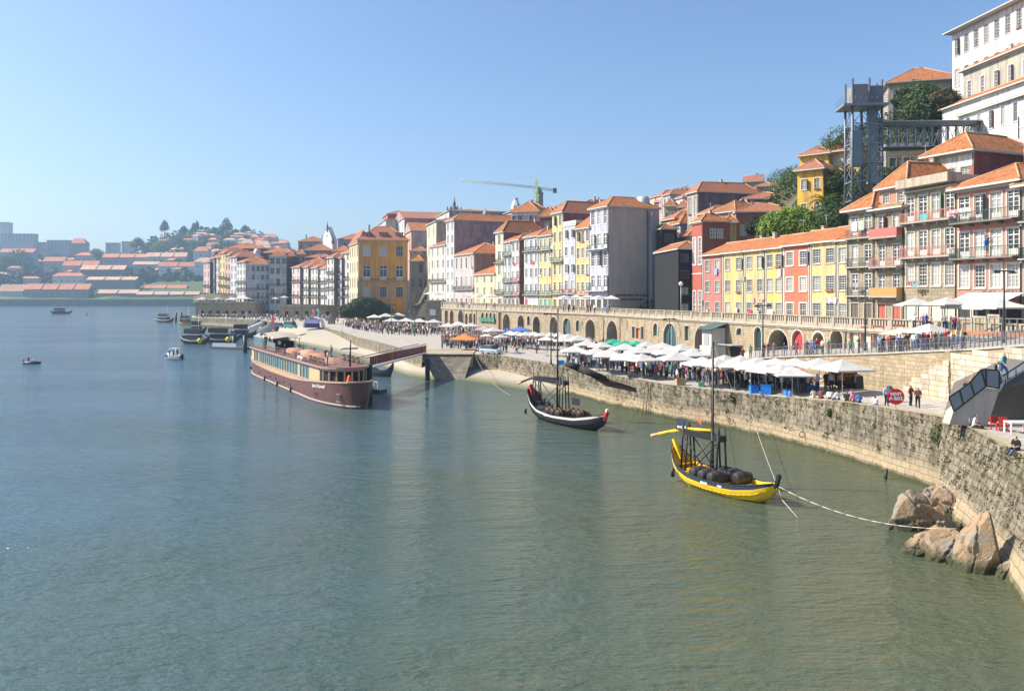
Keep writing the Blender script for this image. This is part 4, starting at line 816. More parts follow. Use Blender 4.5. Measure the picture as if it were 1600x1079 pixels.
rnd = random.Random(77); CN = [('cream', (.62, .56, .4)), ('white', (.62, .6, .57)), ('pink', (.55, .33, .28)), ('grey', (.34, .33, .32)), ('plum', (.2, .1, .11)), ('ochre', (.55, .36, .13)), ('brick red', (.36, .12, .08)), ('pale blue', (.42, .46, .52)), ('tan', (.42, .33, .23))]
for k, (a, b, t, Y) in enumerate(((1006, 1024, 312, 330), (1022, 1040, 316, 300), (1038, 1056, 322, 255), (1058, 1078, 324, 240), (1046, 1064, 352, 195), (1096, 1118, 318, 215), (1118, 1142, 312, 225), (1140, 1160, 306, 235), (1162, 1182, 303, 230), (1092, 1112, 335, 176), (1112, 1134, 326, 190), (1140, 1160, 322, 185), (1180, 1200, 300, 262), (1204, 1222, 300, 250), (700, 716, 342, 400), (720, 738, 340, 410), (742, 760, 342, 395), (772, 788, 344, 360), (786, 804, 338, 350), (852, 872, 330, 290), (868, 888, 333, 270), (900, 920, 330, 240), (640, 655, 380, 370), (655, 668, 372, 350), (604, 620, 360, 420), (664, 676, 345, 395))):
    cn, c = CN[(k * 4) % 9]; house('%s hill house among the roofs above the %s' % (cn, ['front row left of the grey drum skylight', 'blank grey wall', 'dip beside the grey wall', 'slate clad house', 'dark alley', 'tall grey house', 'dark red house', 'long orange roof', 'skyline gable', 'red house dormer', 'stepped roofs', 'long low house', 'garden trees', 'skyline trees', 'big grey gable left part', 'big grey gable middle', 'big grey gable right part', 'slim cream house', 'blue green house', 'slim yellow house', 'maroon flank house', 'mosaic house', 'orange palace right side', 'alley mouth', 'orange palace left side', 'tall cream corner house'][k]), a, b, t, Y=Y, col=c, nf=3, nc=2, style='far', gr='win', rm=[TR, TO, TB][k % 3], depth=rnd.uniform(8, 13), rise=rnd.uniform(1.6, 3), cornice=False, dirv=rnd.choice([(.3, -1), (.6, -1), (1, -.4)]), wh=.45)
# ------------------------------------------------------------------ arcade wall under the upper street
ARS = stone((.43, .37, .28), (.33, .28, .21), (.2, .165, .12), .75, .38, .45)
ARD = plaster((.4, .34, .26), .6)
TRIM = plaster((.44, .4, .33), .5)
def lz(px): return zq(px) if px < 1130 else interp(MZ, px)
def seg_frame(p, q):
    d = q - p; return (p, math.atan2(d.y, d.x), d.length)
def spx(px, L, p, ang):     # distance along a wall run of the point seen at px
    Y = yline(px, L); return (Vector((PX(px, Y), Y, 0)) - Vector((p.x, p.y, 0))).length
GRN, RED = (.03, .05, .045), (.42, .035, .045)
# px0, px1, py_top, kind (arch/rect), fill, sill height above the street or None
OPS2 = [(695, 700, 485, 'rect', 'dark', 1.0), (703, 709, 484, 'arch', 'dark', 1.0), (716, 724, 484, 'arch', 'dark', 0), (727, 731, 489, 'arch', 'dark', 1.2), (733, 738, 489, 'arch', 'dark', 1.2), (740, 743, 489, 'arch', 'dark', 1.2),
 (752, 757, 488, 'arch', 'green', 1.6), (759, 763, 488, 'arch', 'green', 1.6), (765, 769, 488, 'arch', 'green', 1.6), (771, 774, 489, 'arch', 'green', 1.6), (779, 784, 488, 'rect', 'brown', 0), (786, 797, 490, 'arch', 'dark', 0), (809, 819, 492, 'arch', 'dark', 0), (824, 828, 493, 'arch', 'dark', 2.2), (833, 844, 494, 'arch', 'dark', 0), (859, 871, 495, 'arch', 'dark', 0), (880, 892, 497, 'arch', 'glass', 0), (900, 906, 500, 'arch', 'glass', 2.0), (915, 930, 499, 'arch', 'dark', 0)]
OPS1 = [(948, 965, 501, 'arch', 'dark', 0), (988, 992, 510, 'rect', 'glass', 2.4), (994, 1000, 512, 'rect', 'rust', 2.4), (1002, 1006, 510, 'rect', 'glass', 2.4), (1021, 1028, 505, 'arch', 'glass', 3.2), (1037, 1057, 505, 'arch', 'glass', 0), (1070, 1077, 509, 'rect', 'glass', 1.8), (1086, 1110, 509, 'arch', 'dark', 0), (1151, 1160, 512, 'arch', 'glass', 2.8),
 (1179, 1190, 511, 'arch', 'greendoor', 0), (1201, 1232, 515, 'arch', 'dark', 0), (1238, 1255, 516, 'arch', 'reddoor', 0), (1270, 1288, 519, 'arch', 'dark', 0), (1298, 1317, 518, 'arch', 'dark', 0), (1329, 1341, 519, 'rect', 'shutter', 0), (1347, 1361, 520, 'rect', 'shutter', 0), (1366, 1380, 521, 'rect', 'shutter', 0), (1392, 1411, 522, 'rect', 'shutter', 0), (1424, 1440, 523, 'rect', 'dark', 0), (1450, 1462, 524, 'rect', 'dark', 0), (1500, 1517, 527, 'rect', 'glass', .4), (1524, 1539, 528, 'rect', 'glass', .4), (1546, 1560, 529, 'rect', 'glass', .4)]
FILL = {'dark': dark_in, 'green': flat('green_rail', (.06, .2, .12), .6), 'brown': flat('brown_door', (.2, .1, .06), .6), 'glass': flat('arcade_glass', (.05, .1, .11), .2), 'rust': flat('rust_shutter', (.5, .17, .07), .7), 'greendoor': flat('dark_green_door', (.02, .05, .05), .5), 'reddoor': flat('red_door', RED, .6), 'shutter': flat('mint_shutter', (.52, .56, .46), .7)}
def arcade(pxa, pxb, L, ops, label):
    Ya, Yb = yline(pxa, L), yline(pxb, L); p = Vector((PX(pxa, Ya), Ya, 0)); q = Vector((PX(pxb, Yb), Yb, 0)); _, ang, ln = seg_frame(p, q)
    root = empty('arcade_wall', p, ang, label, 'wall'); top = UZ
    def inv(s): v = p.lerp(q, s / ln); return v.x / v.y * F + CX
    def zb(s): return lz(inv(s)) - .6
    cols = []; m = MB(); cur = 0
    for a, b, pt, kind, fill, sill in ops:
        s0, s1 = spx(a, L, p, ang), spx(b, L, p, ang); Yc = yline((a + b) / 2, L); zt = min(ZY(pt, Yc), top - .5); zg = lz((a + b) / 2)
        if zt - zg < 2.0: zt = zg + 2.2
        zl = zg - .6 if not sill else max(zg + sill, zt - 2.3) if sill > 1.5 else zg + sill; w_ = s1 - s0; r = w_ / 2; n = 10 if kind == 'arch' else 1
        m.quad((cur, 0, zb(cur)), (s0, 0, zb(s0)), (s0, 0, top), (cur, 0, top)); cur = s1
        rise = min(r, (zt - zl) * .6) if kind == 'arch' else 0
        def zc(s): 
            t = (s - s0 - r) / r; return zt - rise + rise * math.sqrt(max(0, 1 - t * t)) if kind == 'arch' else zt
        pts = [s0 + w_ * (1 - math.cos(math.pi * k / n)) / 2 if n > 1 else s0 + w_ * k for k in range(n + 1)]
        cv = [(s, zc(s)) for s in pts]
        for (a1, c1), (a2, c2) in zip(cv, cv[1:]): m.quad((a1, 0, c1), (a2, 0, c2), (a2, 0, top), (a1, 0, top))
        if sill: m.quad((s0, 0, zb(s0)), (s1, 0, zb(s1)), (s1, 0, zl), (s0, 0, zl))
        # reveal and infill
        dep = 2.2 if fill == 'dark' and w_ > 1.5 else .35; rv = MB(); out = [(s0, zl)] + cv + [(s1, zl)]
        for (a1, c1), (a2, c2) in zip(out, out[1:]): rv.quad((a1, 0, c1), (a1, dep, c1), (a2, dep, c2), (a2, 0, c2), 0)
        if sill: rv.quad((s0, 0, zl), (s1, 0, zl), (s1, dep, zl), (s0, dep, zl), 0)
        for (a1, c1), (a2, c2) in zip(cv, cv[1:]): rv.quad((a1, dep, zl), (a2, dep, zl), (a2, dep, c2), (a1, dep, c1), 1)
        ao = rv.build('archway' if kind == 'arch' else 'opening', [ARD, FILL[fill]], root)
        # proud surround of dressed stones
        sr = MB(); t = .24 if kind == 'arch' else .16; oc = []
        smat = plaster((.26, .06, .05)) if fill == 'shutter' else plaster((.55, .52, .46)) if a == 1270 else TRIM
        for s, c in [(s0, zl)] + cv + [(s1, zl)]:
            dx = -t if s <= s0 + 1e-6 else t if s >= s1 - 1e-6 else 0
            if kind == 'arch' and s0 < s < s1: v = Vector((s - s0 - r, (c - (zt - rise)) * r / max(rise, .1))).normalized(); oc.append((s + v.x * t, c + v.y * t))
            elif kind == 'arch' and c > zl: oc.append((s + dx, c))
            else: oc.append((s + dx, c + (t if c > zl and kind != 'arch' else 0)))
        for (i1, o1), (i2, o2) in zip(list(zip(out, oc)), list(zip(out, oc))[1:]):
            sr.quad((i1[0], -.07, i1[1]), (i2[0], -.07, i2[1]), (o2[0], -.07, o2[1]), (o1[0], -.07, o1[1])); sr.quad((o1[0], -.07, o1[1]), (o2[0], -.07, o2[1]), (o2[0], 0, o2[1]), (o1[0], 0, o1[1])); sr.quad((i2[0], -.07, i2[1]), (i1[0], -.07, i1[1]), (i1[0], 0, i1[1]), (i2[0], 0, i2[1]))
        sr.build('arch_surround' if kind == 'arch' else 'door_surround', smat, root)
        if fill in ('reddoor', 'greendoor', 'shutter'):
            d = MB(); k = 5 if fill != 'shutter' else 4
            for i in range(k): x = s0 + w_ * (i + .5) / k; d.box(x - w_ / k * .44, x + w_ / k * .44, dep - .06, dep - .01, zl + .1, min(zt - rise, zc(x)) - .02)
            d.build('door_planks', FILL[fill], ao, kind='stuff')
        if fill == 'glass' or fill == 'green':
            d = MB(); d.box((s0 + s1) / 2 - .05, (s0 + s1) / 2 + .05, dep - .08, dep - .01, zl, zt - .1); d.build('mullion', flat('mullion_paint', (.4, .42, .4), .6), ao)
        if fill == 'green': d = MB(); d.box(s0 - .3, s1 + .3, -.5, -.08, zl - .1, zl + .9); d.build('balcony_front', FILL['green'], ao)
    m.quad((cur, 0, zb(cur)), (ln, 0, zb(ln)), (ln, 0, top), (cur, 0, top))
    m.quad((0, 0, zb(0)), (0, 0, top), (0, 6, top), (0, 6, zb(0))); m.build('wall', ARS, root)
    # string course, parapet with little piers, coping
    c = MB(); c.box(-.2, ln + .1, -.28, -.001, top - .32, top - .02); c.box(-.1, ln + .1, -.16, -.001, top - .5, top - .321); c.build('string_course', TRIM, root)
    def zp(s): return interp([(690, 12.1), (800, 11.75), (941, 11.45), (1700, 11.4)], inv(s))
    b = MB(); cp = MB(); n = int(ln / 3); 
    for i in range(n):
        a, e = ln * i / n, ln * (i + 1) / n; za, ze = zp(a), zp(e)
        b.quad((a, -.02, top - .02), (e, -.02, top - .02), (e, -.02, ze - .78), (a, -.02, za - .78)); b.box(a - .22, a + .22, -.1, .26, top, za - .12)
        b.quad((a, .24, top - .02), (e, .24, top - .02), (e, .24, ze - .78), (a, .24, za - .78)); b.quad((a, -.02, za - .78), (e, -.02, ze - .78), (e, .24, ze - .78), (a, .24, za - .78))
        cp.quad((a, -.12, za - .12), (e, -.12, ze - .12), (e, -.12, ze), (a, -.12, za)); cp.quad((a, -.12, za), (e, -.12, ze), (e, .3, ze), (a, .3, za)); cp.quad((a, .3, za - .12), (e, .3, ze - .12), (e, -.12, ze - .12), (a, -.12, za - .12))
        cp.quad((a, .3, za), (e, .3, ze), (e, .3, ze - .12), (a, .3, za - .12))
    b.build('parapet', ARD, root); cp.build('coping', stone((.42, .38, .3), (.3, .3, .2), (.2, .18, .12), 1.2, 1, .4), root)
    bl = MB(); k = int(ln / .42)
    for i in range(k):
        s = (i + .5) * ln / k; z = zp(s); bl.box(s - .09, s + .09, 0, .2, z - .79, z - .115)
    bl.build('balusters', TRIM, root, kind='stuff')
    pi = MB()
    for i in range(1, int(ln / 9)):
        s = i * 9.0; 
        if any(spx(o[0], L, p, ang) - .4 < s < spx(o[1], L, p, ang) + .4 for o in ops): continue
        pp = MB(); pp.tube((s, -.12, zb(s) + .6), (s, -.12, top - .5), .06, n=5); pp.build('downpipe', iron, root)
    return root, p, ang, ln
arcade(690, 941, ARC2, OPS2, 'old stone arcade wall with many small arches behind the crowded left part of the quay')
arc1, ap, aang, aln = arcade(941, 1700, ARC1, OPS1, 'old stone arcade wall with large arches and a red door behind the market parasols')
# corner tower and stair at the left end of the arcade
ct = empty('corner_tower', (PX(664, 247), 247, 3.6), R(-8), 'shaded square stone block with a white plaque at the left end of the arcade', 'building')
m = MB(); m.box(0, 5.0, 0, 7, 0, 8.6); m.box(-.2, 5.2, -.2, 7.2, 8.6, 8.9, 1); m.build('wall', [GRS, TRIM], ct)
MB().box(1.6, 3.4, -.08, -.01, 4.2, 6.0).build('plaque', flat('plaque_white', (.6, .6, .58)), ct)
m = MB(); m.face(((-4.6, 1, 0), (0, 1, 0), (0, 1, 8.3), (-1.2, 1, 7.6))); m.face(((-4.6, 1, 0), (-1.2, 1, 7.6), (-1.2, 4, 7.6), (-4.6, 4, 0))); m.quad((-1.2, 1, 7.6), (0, 1, 8.3), (0, 4, 8.3), (-1.2, 4, 7.6)); m.build('stair_flank', ARS, ct)
for x in (-2.6, -1.1): MB().box(x, x + .9, .94, .99, 1.2, 3.6).build('window', dark_in, ct)
# gatehouse shed against the arcade
s_ = spx(1117, ARC1, ap, aang); gh = empty('wall_kiosk', ap.lerp(Vector((PX(1700, yline(1700, ARC1)), yline(1700, ARC1), 0)), s_ / aln) + Vector((-2.2, -.7, 4.0)), aang, 'small white rendered kiosk with grey shutter and tile lean-to against the arcade', 'kiosk')
m = MB(); m.box(0, 3.2, -.2, 2.2, 0, 2.6); m.box(.3, 3.0, 0, 2.2, 2.6, 5.2); m.build('wall', plaster((.62, .6, .55)), gh); MB().box(.9, 2.3, -.06, -.01, 2.7, 4.6).build('shutter', flat('grey_shutter', (.3, .32, .33)), gh)
m = MB(); m.quad((-.2, -.6, 5.0), (3.8, -.6, 5.0), (3.8, 2.4, 6.0), (-.2, 2.4, 6.0)); m.quad((-.2, -.6, 4.9), (-.2, 2.4, 5.9), (3.8, 2.4, 5.9), (3.8, -.6, 4.9)); m.build('roof', flat('green_sheet', (.06, .1, .09)), gh)
m = MB(); m.box(3.6, 7.4, .6, 2.6, 2.9, 3.02); m.build('canopy', flat('grey_canopy', (.3, .3, .29)), gh); MB().box(4.0, 7.0, 2.3, 2.6, 0, 2.7).build('doorway', dark_in, gh)
# ------------------------------------------------------------------ retaining wall of the sloping walkway, ashlar blocks, stair
rw = empty('retaining_wall', (PX(1170, 94.5), 94.5, 4), 0, 'pale ashlar retaining wall with a stair climbing along it at the right', 'wall')
m = MB(); rows = []
for px in (1120, 1150, 1170, 1200, 1240, 1280, 1320, 1375, 1430, 1484, 1540, 1600, 1680, 1760):
    Y = interp([(1120, 97)] + MID, px); X = PX(px, Y); rows.append([(X, Y, zq(px) - .3), (X, Y, interp(MZ, px)), (X, Y + .45, interp(MZ, px) + .001)])
m.grid([list(r) for r in zip(*rows)], smooth=False); keepw(m.build('rubble_face', ARS), rw)
cp = MB(); prev = None
for px in (1120, 1150, 1170, 1200, 1240, 1280, 1320, 1375, 1430, 1484, 1540, 1600, 1680):
    Y = interp([(1120, 97)] + MID, px); c_ = Vector((PX(px, Y), Y, interp(MZ, px)))
    if prev: a, e = prev, c_; n_ = Vector((e.y - a.y, a.x - e.x, 0)).normalized() * .12; n_ = n_ if n_.y < 0 else -n_; u = Vector((0, 0, .16)); w3 = -n_ * 4; cp.quad(a + n_, e + n_, e + n_ + u, a + n_ + u); cp.quad(a + n_ + u, e + n_ + u, e + w3 + u, a + w3 + u)
    prev = c_
keepw(cp.build('coping', TRIM), rw)
def ashlar(pa, pb, ztop, zbot, root, bw=.95, bh=.44, thick=.14, cnt=[0]):
    d = pb - pa; ln = d.length; ang = math.atan2(d.y, d.x); nn = Vector((math.sin(ang), -math.cos(ang), 0)); nn = nn if nn.y < 0 or nn.x < 0 else -nn
    for r_ in range(20):
        x = -random.random() * bw
        while x < ln:
            w_ = bw * random.uniform(.7, 1.35); x0, x1 = max(0, x), min(ln, x + w_); xc = (x0 + x1) / 2; zt, zb_ = ztop(xc / ln), zbot(xc / ln); z = zb_ + r_ * bh
            if x1 - x0 > .15 and z + bh * .9 < zt and cnt[0] < 298:
                c = pa.lerp(pb, xc / ln) + nn * random.uniform(.02, .05); o = obj('ashlar_block', ablk[random.randrange(4)], None, (c.x, c.y, z + bh / 2), ang, (x1 - x0 - .03, 1, bh - .03)); keepw(o, root); cnt[0] += 1
            x += w_
ablk = []
for c_ in ((.55, .48, .36), (.5, .42, .3), (.6, .54, .43), (.42, .37, .28)):
    b = bmesh.new(); bmesh.ops.create_cube(b, size=1, matrix=Matrix.Diagonal((1, .14, 1, 1))); me = bpy.data.meshes.new('ashlar_block'); b.to_mesh(me); b.free(); me.materials.append(plaster(c_, .45)); ablk.append(me)
def V3(px, Y): return Vector((PX(px, Y), Y, 0))
off = 1.7
q0, q1 = V3(1398, 71.8), V3(1484, 65.2)
ashlar(V3(1486, 65.3), V3(1600, 57.1), lambda t: 9.2 + t, lambda t: 5.2, rw)
ashlar(V3(1600, 57.1), V3(1650, 54.2), lambda t: 10.2, lambda t: 5.2, rw)
zsl = lambda t: 5.4 + 3.85 * t
m = MB(); m.quad((q0.x, q0.y, 4.9), (q1.x, q1.y, 4.9), (q1.x, q1.y, 9.25), (q0.x, q0.y, 5.4)); m.quad((q0.x, q0.y, 5.4), (q1.x, q1.y, 9.25), (q1.x - .1, q1.y + .4, 9.25), (q0.x - .1, q0.y + .4, 5.4)); keepw(m.build('stair_parapet', ARS), rw)
ashlar(q0, q1, lambda t: zsl(t) - .1, lambda t: 5.0, rw)
d = (q1 - q0); ang = math.atan2(d.y, d.x); st = MB().box(0, d.length / 22 + .02, 0, 1.6, -.3, 0).mesh('step', TRIM)
for i in range(22): c_ = q0.lerp(q1, i / 22) + Vector((.12, .42, 0)); keepw(obj('step', st, None, (c_.x, c_.y, 5.1 + 3.85 * (i + 1) / 22 - .3), ang), rw)
# railing along the walkway edge
rl = empty('railing', (PX(1180, 94), 94, 6.4), 0, 'thin grey metal railing along the edge of the sloping walkway', 'railing')
pts = [(PX(px, interp(MID, px) + .2), interp(MID, px) + .2, interp(MZ, px) + .15) for px in range(1180, 1700, 7)]
m = MB()
for a, b in zip(pts, pts[1:]):
    for dz in (.55, 1.05): m.tube((a[0], a[1], a[2] + dz), (b[0], b[1], b[2] + dz), .018, n=4)
gm = flat('galvanised', (.26, .27, .29), .5, .5); keepw(m.build('rail', gm), rl)
pm = MB().box(-.03, .03, -.03, .03, 0, 1.07).mesh('post', gm); bm_ = MB().box(-.012, .012, -.012, .012, .05, 1.03).mesh('bar', gm)
for a, b in zip(pts, pts[1:]): keepw(obj('post', pm, None, a), rl)
m = MB()
for a, b in zip(pts, pts[1:]):
    for k in range(1, 6): t = k / 6; x, y, z = (a[i] + (b[i] - a[i]) * t for i in range(3)); m.box(x - .006, x + .006, y - .006, y + .006, z + .05, z + 1.04)
keepw(m.build('railing_bars', gm, kind='stuff'), rl)
# terrace above the right end: rust edged deck and rail
tr = empty('terrace_deck', V3(1487, 71.5) + Vector((0, 0, 10.3)), 0, 'terrace edge with a long rust coloured beam and rail above the walkway', 'terrace')
a, b = V3(1487, 73.6), V3(1640, 66.5); d = b - a; ang = math.atan2(d.y, d.x)
m = MB(); m.box(0, d.length, -.2, 0, 10.25 - 10.3, .35); o = m.build('edge_beam', flat('corten', (.42, .17, .07), .8), tr); o.rotation_euler = (0, 0, ang); o.location = (a - V3(1487, 71.5))
for i in range(14):
    o = obj('rail_post', MB().box(-.04, .04, -.04, .04, .35, 1.55).mesh('rail_post', gm) if i == 0 else pm2, tr, (a - V3(1487, 71.5)) + d * (i / 13)); pm2 = o.data
m = MB(); m.box(0, d.length, -.1, -.02, 1.5, 1.56); o = m.build('hand_rail', gm, tr); o.rotation_euler = (0, 0, ang); o.location = (a - V3(1487, 71.5)); 
# awning of the salmon house
aw = empty('awning', V3(1497, 81) + Vector((0, 0, 0)), 0, 'big white canvas awning over the restaurant at the right edge', 'awning')
A_, B_ = V3(1512, 80.6), V3(1600, 74.6); dd = Vector((-.96, -.27, 0)) * 3.4; m = MB(); zt_, zl_ = 14.1, 12.85
m.quad(A_ + dd + Vector((0, 0, zl_)), B_ + dd + Vector((0, 0, zl_)), B_ + Vector((0, 0, zt_)), A_ + Vector((0, 0, zt_))); m.quad(A_ + dd + Vector((0, 0, zl_ - .35)), B_ + dd + Vector((0, 0, zl_ - .35)), B_ + dd + Vector((0, 0, zl_)), A_ + dd + Vector((0, 0, zl_)))
keepw(m.build('canvas', flat('white_canvas', (.6, .6, .59), .85)), aw)

# ------------------------------------------------------------------ parasols and tents
canv = canvas((.52, .52, .51)); alu = flat('pole_metal', (.6, .6, .6), .4, .6)
def canopy_mesh(m_, sq=True, n=4, h=.27):
    key = ('can', m_.name, sq, n)
    if key in WC: return WC[key]
    m = MB(); k = 8 if sq else n
    ring = []
    for i in range(k):
        a = 2 * math.pi * i / k + (math.pi / 4 if sq else 0); r = 1 if (sq and i % 2 == 0) else (.707 * .985 if sq else 1); r *= .7071 if sq else .5; ring.append((r * math.cos(a) * (1 if sq else 1), r * math.sin(a)))
    mid = [(x * .52, y * .52) for x, y in ring]
    for i in range(k):
        j = (i + 1) % k; s = -.012 if i % 2 else 0
        m.face(((mid[i][0], mid[i][1], h * .42), (mid[j][0], mid[j][1], h * .42), (0, 0, h)), 0); m.face(((ring[i][0], ring[i][1], 0), (ring[j][0], ring[j][1], 0), (mid[j][0], mid[j][1], h * .42), (mid[i][0], mid[i][1], h * .42)), 0)
        m.face(((ring[i][0], ring[i][1], -.045), (ring[j][0], ring[j][1], -.045), (ring[j][0], ring[j][1], 0), (ring[i][0], ring[i][1], 0)), 0)
    can = m.mesh('canopy', m_); r = MB()
    for i in range(k): r.tube((0, 0, h * .9), (ring[i][0] * .98, ring[i][1] * .98, -.012), .006, n=3)
    WC[key] = (can, r.mesh('ribs', alu)); return WC[key]
POLE = MB().tube((0, 0, 0), (0, 0, 1), .04, n=6).mesh('pole', alu); BASE = MB().lathe([(0, .12), (.4, .1), (.42, 0)], 10).mesh('base', flat('cast_base', (.2, .2, .2)))
def parasol(px, py, wpx, lab, z0=None, Y=None, ht=3.3, m_=None, sq=True, rot=None, grp='white market parasols on the quay'):
    z0 = zq(px) if z0 is None else z0
    if Y is None: Y = max(YZ(py, z0 + ht), yedge(px) + 1.6)
    zt = ZY(py, Y); ht = max(zt - z0, 2.2); w_ = wpx * Y / F * .87; m_ = m_ or canv
    root = empty('parasol', (PX(px, Y), Y, z0), random.uniform(-.2, .5) if rot is None else rot, lab, 'parasol', grp); can, ribs = canopy_mesh(m_, sq)
    o = obj('canopy', can, root, (0, 0, ht - .27 * w_ * .8), 0, (w_, w_, w_ * .8)); obj('ribs', ribs, root, (0, 0, ht - .27 * w_ * .8 - .01), 0, (w_, w_, w_ * .8)); obj('pole', POLE, root, (0, 0, 0), 0, (1, 1, ht - .1)); obj('base', BASE, root)
    return root
FR = [(898, 539, 50, 'white parasol nearest the mast of the red and black boat'), (932, 543, 44, 'white parasol over clothes rails, left one of three'), (952, 545, 58, 'white parasol over clothes rails, middle one of three'), (982, 548, 66, 'large white parasol with cloths hanging from its edge'), (1003, 552, 52, 'white parasol overlapping the hung cloths on their right'), (977, 536, 48, 'off white parasol just in front of the green tents'), (1021, 540, 60, 'wide white parasol behind the wooden display table'), (1058, 549, 62, 'flat white parasol over the table left of the tall yellow boat mast'),
 (1098, 557, 62, 'white parasol whose left edge is crossed by the lamp post near the kiosk'), (1122, 560, 56, 'white parasol right behind the tall mast'), (1148, 561, 58, 'white parasol next right of the tall mast'), (1173, 564, 58, 'white parasol in front of the big dark arch'), (1197, 567, 62, 'white parasol above the blue crates'), (1222, 568, 60, 'white parasol behind the frontmost one'), (1238, 572, 66, 'frontmost white parasol standing at the quay edge'), (1243, 559, 56, 'white parasol below the red door'), (1280, 559, 66, 'white parasol left of the last big one'), (1316, 561, 78, 'biggest white parasol at the right end of the market'),
 (1012, 533, 40, 'white parasol right of the green tents, against the arcade'), (1036, 535, 42, 'white parasol under the teal glazed arch'), (1066, 537, 48, 'white parasol left of the large arch by the kiosk'),
 (905, 523, 42, 'white peaked parasol left of the green tents'), (889, 521, 34, 'white peaked parasol second left of the green tents'), (874, 519, 30, 'white peaked parasol by the boat mast in the back row'), (861, 519, 28, 'white peaked stall roof right of the lamp post in the back row'), (848, 519, 28, 'white peaked stall roof left of the lamp post in the back row'), (835, 518, 28, 'white stall roof in the middle of the long back row'), (822, 518, 28, 'white stall roof third from the blue awning'), (809, 517, 28, 'white stall roof second from the blue awning'), (797, 516, 28, 'white stall roof directly in front of the blue awning'), (771, 511, 32, 'white parasol left of the blue awning'),
 (700, 504, 30, 'white parasol at the left of the group behind the orange gazebo'), (717, 502, 30, 'tallest white parasol behind the orange gazebo'), (736, 504, 28, 'white parasol right in the group behind the orange gazebo')]
for px, py, w_, lab in FR: parasol(px, py, w_, lab)
for px, py, w_, lab in ((918, 531, 40, 'white parasol between the lamp pole and the green tents'), (940, 534, 38, 'white parasol left below the green tents'), (1000, 541, 46, 'white parasol between the front and back rows near the teal arch'), (1042, 543, 48, 'white parasol left of the flat one by the tall mast'), (1082, 545, 50, 'white parasol in front of the kiosk'), (1133, 554, 48, 'white parasol behind the tall mast in the second row'), (1160, 556, 48, 'white parasol in the second row before the canopy door'), (1185, 558, 50, 'white parasol in the second row before the dark green door'), (1212, 559, 50, 'white parasol in the second row before the big dark arch'), (760, 521, 20, 'small white stall roof right of the orange gazebo'), (783, 522, 24, 'white stall roof in front of the tall arch'), (854, 525, 30, 'white stall roof nearest the pale lamp'), (880, 526, 34, 'white parasol standing forward beside the boat mast')): parasol(px, py, w_, lab)
gr_ = flat('green_canvas', (.02, .3, .19), .8)
for px, py, w_, lab in ((959, 529, 36, 'green market tent roof, leftmost of three'), (977, 531, 40, 'green market tent roof in the middle of three'), (995, 532, 32, 'green market tent roof, rightmost of three')): parasol(px, py, w_, lab, m_=gr_, grp='green tents in the market')
for px, py, w_, lab in ((585, 491, 24, 'white restaurant parasol beside the dark round tree'), (603, 489, 26, 'white restaurant parasol second from the dark tree'), (622, 488, 26, 'white restaurant parasol in the back under the orange palace'), (640, 487, 24, 'white restaurant parasol in front of the alley'), (612, 496, 28, 'white restaurant parasol in the front row left of the lamp post'), (634, 496, 28, 'white restaurant parasol in the front row right of the lamp post'), (655, 497, 28, 'white restaurant parasol left of the shaded corner tower'), (678, 498, 28, 'white restaurant parasol right below the shaded corner tower'), (534, 497, 12, 'small lone white parasol at the top of the landing ramp')): parasol(px, py, w_, lab, ht=3.9, grp='white restaurant parasols on the square')
for px, py, w_, lab in ((670, 456, 18, 'white terrace parasol over the left edge of the corner tower'), (684, 456, 20, 'white terrace parasol on the right of the corner tower'), (733, 458, 24, 'white terrace parasol above the small arches, left'), (750, 458, 26, 'white terrace parasol above the small arches, middle'), (767, 459, 24, 'white terrace parasol above the small arches, right'), (882, 461, 24, 'white terrace parasol leftmost below the lilac house'), (900, 460, 26, 'white terrace parasol below the mosaic house'), (918, 460, 26, 'white terrace parasol at the foot of the lilac house'), (936, 461, 24, 'white terrace parasol left of the grey wall corner'), (955, 461, 30, 'white terrace parasol in front of the grey wall')): parasol(px, py, w_, lab, z0=UZ, Y=yarc(px) + 3.5, grp='parasols on the upper street')
for px, py, w_, lab in ((1431, 465, 60, 'white terrace parasol before the mint doors, left'), (1480, 464, 58, 'white terrace parasol before the mint doors, right'), (1562, 466, 74, 'white terrace parasol in front of the big awning')): parasol(px, py, w_, lab, z0=UZ, Y=yarc(px) + 2.6, grp='parasols on the upper street')
beige = flat('beige_canvas', (.62, .5, .36), .8)
parasol(1410, 511, 54, 'beige parasol on the sloping walkway', z0=8.5, Y=78.5, m_=beige, grp='parasols on the walkway'); parasol(1452, 505, 70, 'large white parasol on the sloping walkway', z0=8.8, Y=76, grp='parasols on the walkway')
for px, py, w_, lab in ((316, 463.5, 24, 'white terrace parasol at the far left end of the terrace'), (340, 464, 22, 'second white parasol on the far terrace'), (362, 464, 22, 'third white parasol on the far terrace'), (384, 463, 20, 'rightmost white parasol on the far terrace'), (430, 464, 14, 'white parasol on the left end of the long terrace wall'), (444, 462, 14, 'second white parasol on the long terrace wall')): parasol(px, py, w_, lab, z0=9.6, Y=388, grp='parasols on the far terraces')
